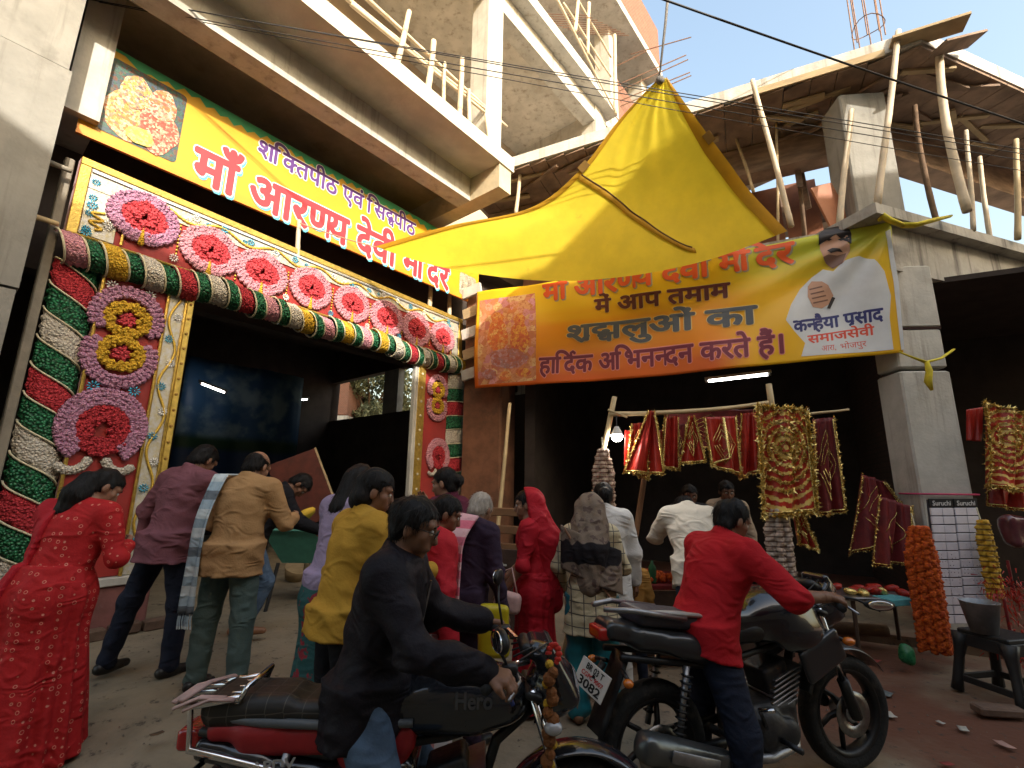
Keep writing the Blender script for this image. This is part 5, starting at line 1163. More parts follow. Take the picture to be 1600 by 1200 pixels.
        lo, hi = s.box(.2); return s.emit(name, f, m, lo, hi, s.res)
    def trousers(s, m, g=.014, seed=2, name='trousers', fr=1.0, fold=.008, topz=-.01):
        u = union([ell(s.P, (.162*s.bw+g, .122*s.bw+g, .14))]+[p for k in 'RL' for p in s.leg(k, g, fr)], .035); tp = s.P+np.array([0, 0, topz])
        def f(P):
            kn = np.exp(-np.minimum(((P-s.K['R'])**2).sum(1), ((P-s.K['L'])**2).sum(1))/.01); an = np.exp(-np.minimum(((P-s.An['R'])**2).sum(1), ((P-s.An['L'])**2).sum(1))/.02)
            d = u(P)+wob(P*[1, 1, 1.8], 26, seed)*fold*(.35+kn+1.2*an)+wob(P, 50, seed)*fold*.3
            d = np.maximum(d, P[:, 2]-tp[2]); return d
        lo, hi = s.box(.2); hi[2] = s.P[2]+.2; return s.emit(name, f, m, lo, hi, s.res)
    def dupatta(s, m, edge=-.05, low=.4, r0=.155, r1=.30, name='dupatta'):
        tor = union(s.torso(.034)+s.arm('L', .034, .3), .05); zt = s.P[2]+.15
        def f(P):
            t = np.clip((zt-P[:, 2])/zt, 0, 1); r = np.sqrt(P[:, 0]**2+(P[:, 1]/.92)**2); a = np.arctan2(P[:, 1], P[:, 0])
            c = np.where(P[:, 2] < zt, (r-(r0+(r1-r0)*t**.8+.045*np.exp(-((t-.16)/.13)**2)+.034+.008*np.sin(a*22)))*.8, .3)
            d = smin(tor(P), c, .04)+.006*wob(P*[1, 1, .35], 26, 4); n = s.N+s.up*.03
            return np.maximum(np.maximum(d, P[:, 0]-edge-.10*np.clip(s.N[2]-P[:, 2], 0, 1)*-.6), np.maximum(low-P[:, 2], (P-n)@s.up))
        lo, hi = s.box(.3); return s.emit(name, f, m, lo, hi, s.res)
    def skirt(s, m, top_=.06, bot=.04, r0=.15, r1=.27, pleats=15, amp=.014, seed=1, name='sari_skirt', cx=0, cy=0, sq=.8):
        zt = s.P[2]+top_
        def f(P):
            t = np.clip((zt-P[:, 2])/(zt-bot), 0, 1); x = P[:, 0]-s.P[0]-cx*t; y = (P[:, 1]-s.P[1]-cy*t)/sq; r = np.sqrt(x*x+y*y); a = np.arctan2(y, x)
            hipb = .045*np.exp(-((t-.16)/.13)**2)
            R = r0+(r1-r0)*t**.8+hipb+amp*t**.6*(np.sin(a*pleats+2*np.sin(a*3+seed)+1.5*t)+.5*np.sin(a*pleats*.47+seed*2))+.005*wob(P*[1, 1, .4], 30, seed)
            d = (r-R)*.8; return np.maximum(np.maximum(d, P[:, 2]-zt), bot-P[:, 2])
        lo, hi = s.box(.3); lo[2] = 0; hi[2] = zt+.05; return s.emit(name, f, m, lo, hi, s.res)
    def shoes(s, m, name='shoe'):
        for k in 'RL':
            a = s.An[k]; d = nrm(np.array([.12 if k == 'R' else -.12, 1, 0])); u = union([rc(a-d*.05+np.array([0, 0, -.035]), a+d*.02+np.array([0, 0, -.03]), .040, .042), rc(a+np.array([0, 0, -.04]), a+d*.15+np.array([0, 0, -.052]), .042, .030)], .03); zf = a[2]-.078
            s.emit(name, lambda P: np.maximum(u(P), zf-P[:, 2]), m, a-np.array([.2, .2, .12]), a+np.array([.2, .25, .08]), .010)
    def drape(s, name, f, m, th=.010, n=(24, 30)):             # a cloth sheet following local points f(u,v)
        V = np.array([f(i/(n[0]-1), j/(n[1]-1)) for i in range(n[0]) for j in range(n[1])]); G_ = V.reshape(n[0], n[1], 3)
        du = np.gradient(G_, axis=0); dv = np.gradient(G_, axis=1); N = np.cross(du, dv).reshape(-1, 3); N /= np.linalg.norm(N, axis=1)[:, None]+1e-9
        V2 = s.xf(V); N2 = N@s.R.T; k = len(V); F = []
        for i in range(n[0]-1):
            for j in range(n[1]-1): q = (i*n[1]+j, (i+1)*n[1]+j, (i+1)*n[1]+j+1, i*n[1]+j+1); F.append(q); F.append(tuple(k+x for x in q[::-1]))
        rim = [i*n[1] for i in range(n[0])]+[(n[0]-1)*n[1]+j for j in range(1, n[1])]+[i*n[1]+n[1]-1 for i in range(n[0]-2, -1, -1)]+list(range(n[1]-2, 0, -1))
        for a, b in zip(rim, rim[1:]+rim[:1]): F.append((b, a, k+a, k+b))
        return obj_from(name, np.vstack([V2, V2-N2*th]), F, m, s.t, True)
    def veil(s, m, seed=1, name='head_veil', down=.45, g=.022, face=.05, back=.10):
        c, R = s.HC, s.HR; hd = ell(c+R@np.array([0, -.012, .03]), (.086+g, .104+g, .10+g), R)
        a = c-s.fw*.05; bod = union([rc(a, s.N-s.fw*.03-s.up*.02, .10+g, .12+g), rc(s.N-s.fw*.03-s.up*.02, s.C-s.fw*back-s.up*.0, .13+g, .12+g), rc(s.C-s.fw*back, s.P-s.fw*back*1.1+s.up*(.40-down), .12+g, .10)], .06)
        def f(P):
            q = (P-c)@R; d = smin(hd(P), bod(P), .05)+.006*wob(P*[1, 1, .45], 30, seed)+.004*np.sin(q[:, 0]*70+q[:, 2]*25+seed)
            opening = np.maximum(q[:, 1]-face, -1); d = np.maximum(d, np.where(q[:, 2] > -.15, q[:, 1]-face+.25*np.abs(q[:, 0]), (P-s.C)@s.fw-.03)); return d
        lo, hi = s.box(.25); return s.emit(name, f, m, lo, hi, s.res*.85)
def stripes_pat(cols, axis=2, sc=6.0, rnd=True):
    def pat(nt, tc, cc):
        sx = _n(nt, 'ShaderNodeSeparateXYZ'); nt.links.new(tc.outputs['Object'], sx.inputs[0]); m_ = _n(nt, 'ShaderNodeMath', operation='MULTIPLY'); m_.inputs[1].default_value = sc; nt.links.new(sx.outputs[axis], m_.inputs[0])
        fr = _n(nt, 'ShaderNodeMath', operation='FRACT'); nt.links.new(m_.outputs[0], fr.inputs[0]); r = _n(nt, 'ShaderNodeValToRGB'); r.color_ramp.interpolation = 'CONSTANT'; nt.links.new(fr.outputs[0], r.inputs[0])
        el = r.color_ramp.elements; el[0].color = (*cols[0], 1); el[1].position = 1/len(cols); el[1].color = (*cols[1], 1)
        for i, c in enumerate(cols[2:]): e = el.new((i+2)/len(cols)); e.color = (*c, 1)
        return _mix(nt, .25, r.outputs[0], cc)
    return pat
def dots_pat(c2, sc=26.0, r=(.16, .22)):
    def pat(nt, tc, cc):
        v = _n(nt, 'ShaderNodeTexVoronoi', Scale=sc); v.inputs['Randomness'].default_value = .25; nt.links.new(tc.outputs['Object'], v.inputs[0])
        a = _ramp(nt, v.outputs['Distance'], r[0], r[0]+.04); b = _ramp(nt, v.outputs['Distance'], r[1]+.05, r[1]); m_ = _n(nt, 'ShaderNodeMath', operation='MULTIPLY'); nt.links.new(a, m_.inputs[0]); nt.links.new(b, m_.inputs[1])
        return _mix(nt, m_.outputs[0], cc, c2)
    return pat
def check_pat(c2, sc=14.0, w=.1):
    def pat(nt, tc, cc):
        sx = _n(nt, 'ShaderNodeSeparateXYZ'); nt.links.new(tc.outputs['Object'], sx.inputs[0]); outs = []
        for ax in (0, 2):
            m_ = _n(nt, 'ShaderNodeMath', operation='MULTIPLY'); m_.inputs[1].default_value = sc; nt.links.new(sx.outputs[ax], m_.inputs[0]); fr = _n(nt, 'ShaderNodeMath', operation='FRACT'); nt.links.new(m_.outputs[0], fr.inputs[0])
            l = _n(nt, 'ShaderNodeMath', operation='LESS_THAN'); l.inputs[1].default_value = w; nt.links.new(fr.outputs[0], l.inputs[0]); outs.append(l.outputs[0])
        mx = _n(nt, 'ShaderNodeMath', operation='MAXIMUM'); nt.links.new(outs[0], mx.inputs[0]); nt.links.new(outs[1], mx.inputs[1])
        return _mix(nt, mx.outputs[0], cc, c2)
    return pat
def band_pat(base, lo, hi, c2):
    def pat(nt, tc, cc):
        cc = base(nt, tc, cc); sx = _n(nt, 'ShaderNodeSeparateXYZ'); nt.links.new(tc.outputs['Object'], sx.inputs[0]); n = _n(nt, 'ShaderNodeTexNoise', Scale=7.0); nt.links.new(tc.outputs['Object'], n.inputs[0])
        ad = _n(nt, 'ShaderNodeMath', operation='MULTIPLY_ADD'); nt.links.new(n.outputs[0], ad.inputs[0]); ad.inputs[1].default_value = .16; nt.links.new(sx.outputs[2], ad.inputs[2])
        m_ = _n(nt, 'ShaderNodeMath', operation='MULTIPLY'); nt.links.new(_ramp(nt, ad.outputs[0], lo+.08, lo+.09), m_.inputs[0]); nt.links.new(_ramp(nt, ad.outputs[0], hi+.09, hi+.08), m_.inputs[1]); return _mix(nt, m_.outputs[0], cc, c2)
    return pat
def patch_pat(c2, sc=7, lo=.5):
    def pat(nt, tc, cc):
        n = _n(nt, 'ShaderNodeTexNoise', Scale=sc, Detail=2.0); nt.links.new(tc.outputs['Object'], n.inputs[0]); return _mix(nt, _ramp(nt, n.outputs[0], lo, lo+.04), cc, c2)
    return pat
blk = cloth('black_cloth', (.012, .012, .015)); navy = cloth('navy_trousers', (.016, .020, .035)); shoeb = mat('black_shoe', (.015, .014, .014), .4, .2, 8, .1)
jeans = cloth('blue_jeans', (.085, .13, .20), var=.35, sc=14); tanleather = mat('tan_leather', (.22, .10, .05), .5, .2, 8, .1)
def _bk(x, y, a, sc, p): return rotz(a)@(np.asarray(p, float)*sc)+np.array([x, y, 0])
GRIP_A = [_bk(-.33, 2.10, 3, .95, p) for p in ((.24, -.335, 1.03), (.24, .335, 1.03))]
GRIP_B = [_bk(1.37, 2.97, 19, 1.04, p) for p in ((.225, -.33, 1.0), (.225, .33, 1.0))]
# ---- woman in red sari beside the gate plinth
redsari = cloth('red_dotted_sari', (.42, .020, .022), .7, .15, pattern=dots_pat((.60, .22, .16), 24)); redplain = cloth('red_plain_cloth', (.42, .018, .028), .7)
p = Person('woman in a red dotted sari bending beside the gate plinth with tied black hair', -2.66, 2.95, -8, .955, lean=12, head=(-24, 26, 0), RA=((.42, .05, -1), (-.75, 1, .25)), LA=((-.40, .2, -1), (.5, 1, .1)), build=1.16, res=.012, skinm=skin2)
p.body('R'); p.hair('pony'); p.eyes(); p.top(redsari, hem=-.05, sleeve=.9, g=.012, name='blouse', collar=False); p.skirt(redsari, .15, .03, .155, .30, 13, .022, name='sari_skirt', sq=.92)
def pallu(u, v, p=p):
    a = math.radians(150+150*u); t = v; c = p.N*(1-t)+(p.P+np.array([0, 0, -.55]))*t; rx = .17+.10*min(1, t*3)+.10*t; ry = .15+.12*min(1, t*3)+.10*t
    w = .012*math.sin(u*26+3*t)*(.3+t); return c+p.rt*(rx+w)*math.cos(a)+np.array([p.fw[0], p.fw[1], p.fw[2]*(1-t)])*(ry+w)*math.sin(a)+np.array([0, 0, .02*math.sin(u*3)])
p.dupatta(redplain)
# ---- man in mauve shirt
mauve = cloth('mauve_shirt', (.17, .068, .085), .75)
p = Person('man in a mauve shirt and dark trousers bowing his head at the gate', -2.66, 3.88, -16, 1.03, lean=9, build=1.14, side=3, head=(0, 30, 0), RA=((.35, .55, -1), (-.2, 1, .15)), LA=((-.6, -.15, -1), (-.1, .1, -1)), RL=((.10, .10, -1), (.05, -.05, -1)), LL=((-.28, -.16, -1), (-.16, -.12, -1)), res=.012)
p.body('RL'); p.hair(); p.top(mauve, hem=-.16, g=.022, flare=.012, seed=4, fold=.011); p.trousers(navy, .016); p.shoes(shoeb)
# ---- man in tan sweater with a chequered scarf
tan = cloth('tan_sweater', (.36, .21, .095), .95, .12); tealg = cloth('teal_trousers', (.085, .125, .12))
p = Person('balding man in a tan sweater with a blue patterned scarf over his shoulder', -2.00, 3.62, -8, .985, lean=7, build=1.14, head=(-4, 26, 0), RA=((.4, .35, -1), (-.35, 1, .1)), LA=((-.42, .3, -1), (.3, 1, .1)), RL=((.10, 0, -1), (.03, -.02, -1)), LL=((-.14, 0, -1), (-.05, -.03, -1)), res=.012, skinm=skin2)
p.body('RL'); p.hair('bald'); p.top(tan, hem=-.17, g=.022, seed=7, fold=.009, name='sweater'); p.trousers(tealg, .024, fold=.009); p.shoes(shoeb)
scarfm = cloth('blue_block_scarf', (.42, .50, .55), .9, .1, pattern=lambda nt, tc, cc: stripes_pat([(.50, .56, .58), (.28, .38, .46), (.03, .04, .06), (.28, .38, .46), (.50, .56, .58), (.20, .28, .34)], 2, 2.6)(nt, tc, cc))
def scf(u, v, p=p):
    x = -.155-.035*v+.105*(u-.5); z_ = v*1.05; s_ = p.S['L'] 
    if v < .14: t = v/.14; c = p.N*(1-t)*1+(p.S['L']+p.rt*.03)*t+p.up*(.045*(1-t)+.088*t); return c+p.fw*(-.05-.05*t)+(p.rt*.5+p.fw*.5)*.09*(u-.5)*(1-t)+p.rt*.11*(u-.5)*t+p.fw*(.04*(1-t))
    t = (v-.14)/.86; top = p.S['L']+p.rt*.03+p.up*.095-p.fw*.11; q = top+np.array([-.03*t, -.13*math.sin(min(1, t*2.2)*1.57)+.02*t, -.95*t]); return q+p.rt*.115*(u-.5)*(1-.15*t)+p.fw*.012*math.sin(u*9+4*t)
p.drape('scarf', scf, scarfm, .012, (12, 44))
mb = MB()
for k in range(9): a = p.w(scf(.05+.11*k, 1.0)); mb.tube([a, a+np.array([0, -.005, -.05]), a+np.array([.006*math.sin(k), 0, -.10])], .005, 5)
mb.build('scarf_fringe', scarfm, p.t)
# ---- bending person in blue jeans behind the tan sweater
p = Person('bending person in a dark top and blue jeans with bare feet inside the gate', -2.48, 4.75, -62, .98, lean=32, head=(-5, 36, 0), RA=((.2, .6, -1), (0, .9, -.4)), LA=((-.2, .5, -1), (0, .9, -.4)), RL=((.05, .45, -1), (0, -.35, -1)), LL=((-.1, .05, -1), (0, -.1, -1)), res=.014)
p.body('RL'); p.hair(); p.eyes(); p.top(blk, hem=-.2, g=.025, seed=9, name='top'); p.trousers(jeans, .016); p.shoes(tanleather, 'sandal')
# ---- long haired woman in lavender, mostly behind the yellow sweatshirt
lav = cloth('lavender_cloth', (.30, .24, .36)); teal = cloth('teal_print_shawl', (.03, .09, .09), pattern=patch_pat((.22, .03, .04), 14, .54))
p = Person('long haired woman in a lavender top with a dark teal patterned shawl', -1.12, 3.2, -30, .98, lean=10, head=(-10, 20, 0), res=.015, LA=((-.35, .25, -1), (.2, 1, -.1)))
p.body(''); p.hair('long'); p.top(lav, hem=-.1, g=.02, name='top'); p.skirt(teal, .06, .03, .16, .24, 11, .012, name='long_skirt')
False and p.drape('shawl', lambda u, v, p=p: p.S['L']+p.up*.085*(1-v)+np.array([-.06-.07*v+.10*(u-.5), -.13+.02*math.sin(9*u+3*v), -1.05*v])+p.fw*.12*(u-.5)*(1-v), teal, .012, (10, 30))
# ---- man in yellow sweatshirt
yel = cloth('mustard_sweatshirt', (.42, .235, .035), .95, .10)
p = Person('man in a mustard yellow sweatshirt and black trousers with long black hair', -.86, 2.66, -48, .985, lean=9, head=(-26, 8, 0), RA=((.40, .25, -1), (-.25, 1, .1)), LA=((-.5, -.05, -1), (.15, .75, -.6)), build=1.1, res=.011)
p.body('RL'); p.eyes(); p.top(yel, hem=-.10, g=.022, seed=12, fold=.011, name='sweatshirt'); p.trousers(blk, .02); p.shoes(shoeb)
p.hair('short', None, 3)
c, R = p.HC, p.HR; mane = union([ell(c+R@np.array([0, -.055, -.045]), (.082, .075, .075), R), ell(c+R@np.array([0, -.02, .05]), (.092, .105, .085), R)], .03)
p.emit('hair_mane', lambda P: np.maximum(mane(P)-.004*np.sin(((P-c)@R)[:, 0]*220+((P-c)@R)[:, 2]*40)+.006*wob(P, 45, 2), np.minimum(((P-c)@R)[:, 1]-.012, .06-((P-c)@R)[:, 2])), hairm, c-.2, c+.2, .0065)
# ---- rider in dark jacket with glasses (sits on the near motorcycle)
jack = cloth('black_jacket', (.0125, .0105, .014), .6, .3); 
RA_X, RA_Y = -.54, 2.06
p = Person('motorcyclist in a dark zipped jacket, jeans and glasses sitting on the near motorcycle', RA_X, RA_Y, -92, .98, lean=10, head=(4, 10, 0), RA=((.30, .22, -1), (-.10, 1, -.42)), LA=((-.35, .62, -.8), (.0, 1, .05)), RL=((.34, .50, -.95), (.06, -.12, -1)), LL=((-.34, .50, -.95), (-.06, -.12, -1)), hz=.80, z=0, res=.0105, palms=((-.2, 0, -1), (.2, 0, -1)), curl=(75, 75), build=.98, reach={'R': (GRIP_A[0], (.22, -.6, -1)), 'L': (GRIP_A[1], (-.3, -.3, -1))})
riderA = p
p.body('RL'); p.hair('short', None, 5); p.eyes(); p.top(jack, hem=-.16, g=.032, seed=15, fold=.013, name='jacket'); p.trousers(jeans, .016, topz=.12); p.shoes(shoeb)
L = lambda x, y, z: p.w(p.HC+p.HR@np.array([x, y, z])); glm = mat('spectacle_frame', (.02, .015, .012), .3)
for x in (-.032, .032):
    MB().tube([L(x+.024*math.cos(a), .103+.0*abs(x), .004+.017*math.sin(a)) for a in np.linspace(0, 6.283, 17)], .0022, 5).build('spectacle_rim', glm, p.t, True)
    MB().tube([L(x*1.78, .103, .010), L(x*2.42, .05, .010), L(x*2.45, -.005, .006)], .0024, 5).build('spectacle_arm', glm, p.t, True)
MB().tube([L(-.009, .104, .007), L(0, .108, .010), L(.009, .104, .007)], .0022, 5).build('spectacle_bridge', glm, p.t, True)
z0_ = p.P+p.fw*.165; MB().tube([p.w(p.C+p.fw*.152+p.up*.12), p.w(p.C+p.fw*.150), p.w(p.W+p.fw*.150)], .006, 5).build('zip', mat('zip_metal', (.3, .3, .3), .3, .1, 5, 0, metal=.9), p.t)
# ---- woman with red shawl just behind the rider
p = Person('dark haired woman wrapped in a red shawl behind the motorcyclist', -.49, 2.98, -70, .90, lean=6, head=(-8, 18, 0), res=.014)
p.body(''); p.hair('bun'); p.eyes(); p.top(redplain, hem=-.45, g=.045, flare=.03, seed=18, fold=.014, name='shawl'); p.skirt(cloth('white_bordered_cloth', (.5, .46, .44), pattern=stripes_pat([(.5, .46, .45), (.5, .46, .45), (.45, .1, .1), (.5, .46, .45)], 0, 7)), .0, .03, .17, .25, 10, .012, name='long_skirt')
# ---- woman with hand at her cheek
p = Person('woman with short black hair raising a hand to her face near the red gate panel', -.46, 3.85, 60, 1.0, lean=4, head=(12, 10, 0), res=.015, RA=((.2, .6, -.6), (-.5, .5, .9)), LA=((-.2, .5, -.7), (.4, .5, .8)), palms=((-.5, -.5, .2), (.5, -.5, .2)), skinm=skin2)
p.body('RL'); p.hair('bun'); p.eyes(); p.top(cloth('plum_cloth', (.10, .02, .04)), hem=-.1, g=.02, name='top'); p.skirt(blk, .05, .03, .16, .24, name='long_skirt')
# ---- grey-haired man with pink chequered towel
gam = cloth('pink_check_towel', (.62, .20, .26), pattern=lambda nt, tc, cc: stripes_pat([(.62, .20, .27), (.66, .50, .50), (.60, .14, .20), (.64, .42, .44)], 2, 5.0)(nt, tc, cc))
dkc = cloth('dark_violet_shirt', (.035, .022, .04))
p = Person('grey haired man with a pink chequered towel over his shoulder', -.30, 3.38, -40, .915, lean=10, head=(14, 24, 0), res=.013, LA=((-.4, .0, -1), (.1, .5, -1)))
p.body('RL'); p.hair('short', greyh); p.top(dkc, hem=-.2, g=.02, flare=.01, seed=21); p.trousers(dkc, .02); p.shoes(shoeb)
p.drape('towel', lambda u, v, p=p: (lambda t: p.S['L']*(.5)+p.N*.5+p.rt*(.36*(u-.45))+p.up*(.10-.03*abs(u-.4))-p.fw*(.10+.15*math.sin(min(1, t*2.4)*1.57))+np.array([0, 0, -.62*t])+p.fw*.015*math.sin(8*u+3*t))(v), gam, .012, (16, 26))
# yellow carrier bag held low beside him
yb = at(772, 985, 3.15); f = rbox((0, 0, 0), (.10, .04, .15), .035)
tag(sdf_obj('carrier_bag', lambda P: f(P)+.012*wob(P*[1, 1, .5], 26, 3), (-.16, -.1, -.22), (.16, .1, .22), .012, mat('yellow_plastic', (.60, .50, .02), .35, .2, 6, .2, trans=.3), None, lambda V: V+yb), 'crumpled yellow carrier bag hanging behind the motorcycle handlebar', 'bag')
# ---- woman in red sari with veil, in profile, with a pink bag
redv = cloth('crimson_veil', (.42, .016, .028), .65)
p = Person('woman in a crimson sari and head veil seen in profile with a pink handbag', .20, 3.95, 82, .925, lean=5, head=(0, 4, 0), res=.013, RA=((.15, .2, -1), (-.1, .75, -.7)), LA=((-.2, .15, -1), (.1, .6, -.8)), skinm=skin2)
p.body('RL'); p.hair('bun'); p.eyes(); p.top(redv, hem=-.05, sleeve=.0, g=.014, name='blouse', collar=False); p.skirt(redv, .10, .03, .16, .25, 13, .014); p.veil(redv, 3, down=.55, face=.005, back=.11)
b = p.w(p.Wr['L'])+np.array([.02, -.10, -.06]); f = rbox((0, 0, 0), (.10, .045, .075), .04, roty(12)); bagm = mat('pink_handbag', (.62, .40, .38), .6, .25, 14, .3)
bg = thing('handbag', b-np.array([0, 0, .1]), 'dusty pink speckled handbag hanging at the elbow of the crimson sari', 'bag')
sdf_obj('pouch', lambda P: f(P)+.006*wob(P, 30, 1), (-.2, -.1, -.16), (.2, .1, .16), .010, bagm, bg, lambda V: V+b); MB().tube([b+np.array([-.07, 0, .05]), b+np.array([-.05, .02, .20]), b+np.array([.03, .03, .23]), b+np.array([.07, 0, .06])], .007, 6).build('strap', bagm, bg, True)
# ---- woman with headscarf, checked tunic and teal trousers
shawl = cloth('brown_print_headscarf', (.19, .145, .11), pattern=band_pat(patch_pat((.10, .07, .06), 19, .56), 1.06, 1.20, (.016, .014, .016))); shawl2 = cloth('black_print_scarf', (.016, .014, .016), pattern=patch_pat((.25, .22, .19), 15, .66)); chk = cloth('cream_check_tunic', (.50, .43, .28), pattern=check_pat((.10, .09, .08), 12.5, .09)); tealsat = mat('teal_satin', (.015, .17, .21), .35, .3, 8, .2, 20)
p = Person('woman in a brown and black headscarf, cream checked tunic and teal trousers', .60, 3.72, -10, .905, lean=5, head=(-18, 8, 0), res=.012, RA=((.35, .2, -1), (-.3, 1, -.1)), LA=((-.35, .1, -1), (.1, .7, -.8)), skinm=skin2)
p.body('RL'); p.top(chk, hem=-.30, g=.022, flare=.03, seed=24, fold=.009, name='tunic'); p.trousers(tealsat, .04, fold=.016); p.shoes(tanleather, 'sandal'); p.veil(shawl, 5, down=.34, g=.026, face=.04, back=.10)
p.drape('scarf_wrap', lambda u, v, p=p: (lambda a, t: p.C+p.up*(.10-.33*t-.10*math.cos(a))+p.rt*(.235+.02*math.sin(9*u))*math.cos(a)+p.fw*(.19+.012*math.sin(22*u+5*v))*math.sin(a))(math.radians(195+150*u), v), shawl, .014, (30, 16))
# shoulder bag strap and dark bag at her side
p.drape('bag_strap', lambda u, v, p=p: (lambda a: p.C+p.rt*(-.20+.36*v)+p.up*(.16-.52*v)-p.fw*(.155+.03*math.sin(3.1*v))+p.up*.03*(u-.5))(0), tanleather, .006, (3, 20))
# ---- person in white beside her
p = Person('black haired person in a white tunic beside the headscarf woman', .80, 4.15, -6, .97, lean=6, head=(0, 14, 0), res=.014)
p.body('RL'); p.hair('bun'); p.top(cloth('white_tunic', (.55, .54, .52)), hem=-.36, g=.022, flare=.03, seed=26, fold=.009, name='tunic'); p.trousers(cloth('white_trousers', (.45, .44, .42)), .02); p.shoes(shoeb)
# ---- child in mustard
p = Person('small child in a mustard jacket standing below the stall counter', 1.04, 4.35, -5, .62, lean=4, head=(0, 6, 0), res=.018, build=1.12)
p.body('RL'); p.hair(); p.top(cloth('mustard_jacket', (.36, .19, .05)), hem=-.14, g=.03, seed=28, name='jacket'); p.trousers(navy, .02); p.shoes(shoeb)
# ---- man in cream shirt leaning over the counter
cream = cloth('cream_shirt', (.60, .55, .46), .8, .08)
p = Person('man in a cream shirt and jeans leaning forward over the stall counter', 1.57, 4.15, -8, 1.03, lean=34, head=(0, 52, 0), RA=((.5, .8, -.8), (-.3, 1, -.1)), LA=((-.4, .8, -.8), (.2, 1, -.1)), res=.012, build=1.06)
p.body('RL'); p.hair(); p.top(cream, hem=-.16, g=.026, flare=.01, seed=31, fold=.012); p.trousers(jeans, .016); p.shoes(shoeb)
# ---- shopkeepers behind the counter
p = Person('stall keeper with short black hair facing out behind the counter', 1.95, 5.35, 172, .91, lean=6, head=(0, 10, 0), res=.015, z=.1, RA=((.2, .5, -1), (-.2, 1, -.1)), group='stall keepers')
p.body('RL'); p.hair(); p.eyes(); p.top(cloth('dark_grey_coat', (.03, .028, .03)), hem=-.2, g=.03, seed=33); p.trousers(navy, .02)
p = Person('stall keeper in a beige shirt partly hidden behind hanging cloths', 2.45, 5.55, 165, .94, lean=4, head=(10, 14, 0), res=.016, z=.1, group='stall keepers')
p.body('RL'); p.hair(); p.eyes(); p.top(cloth('beige_shirt', (.36, .28, .20)), hem=-.2, g=.02, seed=34); p.trousers(navy, .02)
# ---- rider in red sweater on the far motorcycle
redsw = cloth('red_sweater', (.40, .014, .020), .85, .10)
RB_X, RB_Y, RB_YAW = 1.07, 2.86, -70
p = Person('motorcyclist in a red polo shirt and dark trousers riding the far motorcycle', RB_X, RB_Y, RB_YAW, 1.0, lean=24, head=(-2, 4, 0), RA=((.30, .75, -1), (-.12, 1, -.12)), LA=((-.30, .85, -.8), (.15, 1, -.12)), RL=((.34, .06, -1), (.04, -.06, -1)), LL=((-.36, .50, -.8), (-.10, -.15, -1)), hz=.80, z=0, res=.0115, palms=((-.2, 0, -1), (.2, 0, -1)), curl=(70, 70), build=1.13, reach={'R': (GRIP_B[0], (.8, 0, -.8)), 'L': (GRIP_B[1], (-.8, 0, -.5))})
riderB = p
p.body('RL'); p.hair('short', None, 8); p.eyes(); p.top(redsw, hem=-.12, g=.020, sleeve=.12, sleeve_g=.026, seed=36, fold=.008, name='polo_shirt'); p.trousers(navy, .022, topz=.10); p.shoes(shoeb)
# ================================================================== MOTORCYCLES
paint = mat('black_paint', (.012, .013, .017), .22, .2, 3, .04, 90, coat=.8, stain=(.035, .03, .027), stain_lo=.60, stain_scale=9)
plast = mat('black_plastic', (.009, .009, .010), .45, .3, 8, .15, 60); rub = mat('tyre_rubber', (.010, .010, .010), .85, .3, 12, .4, 70, stain=(.06, .05, .04), stain_lo=.55, stain_scale=6)
chrome = mat('chrome', (.75, .75, .76), .16, .2, 6, .05, metal=1); alu = mat('cast_aluminium', (.34, .34, .35), .42, .3, 12, .2, metal=.9); redseat = mat('red_seat_vinyl', (.30, .012, .016), .5, .2, 8, .15)
orange = mat('amber_lens', (.55, .14, .01), .2, .1, 5, 0, coat=.5); clearl = mat('clear_lens', (.30, .30, .31), .12, .1, 5, 0, coat=.8); greyp = mat('grey_metallic', (.032, .034, .038), .3, .1, 2, 0, metal=.4, coat=.6)
def hexpat(nt, tc, cc):
    w = _n(nt, 'ShaderNodeTexVoronoi', Scale=15.0); w.feature = 'DISTANCE_TO_EDGE'; w.inputs['Randomness'].default_value = .15; nt.links.new(tc.outputs['Object'], w.inputs[0]); return _mix(nt, _ramp(nt, w.outputs['Distance'], .04, .01), cc, (.06, .05, .042))
seatm = mat('quilted_seat', (.014, .012, .010), .5, .2, 6, .1, pattern=hexpat)
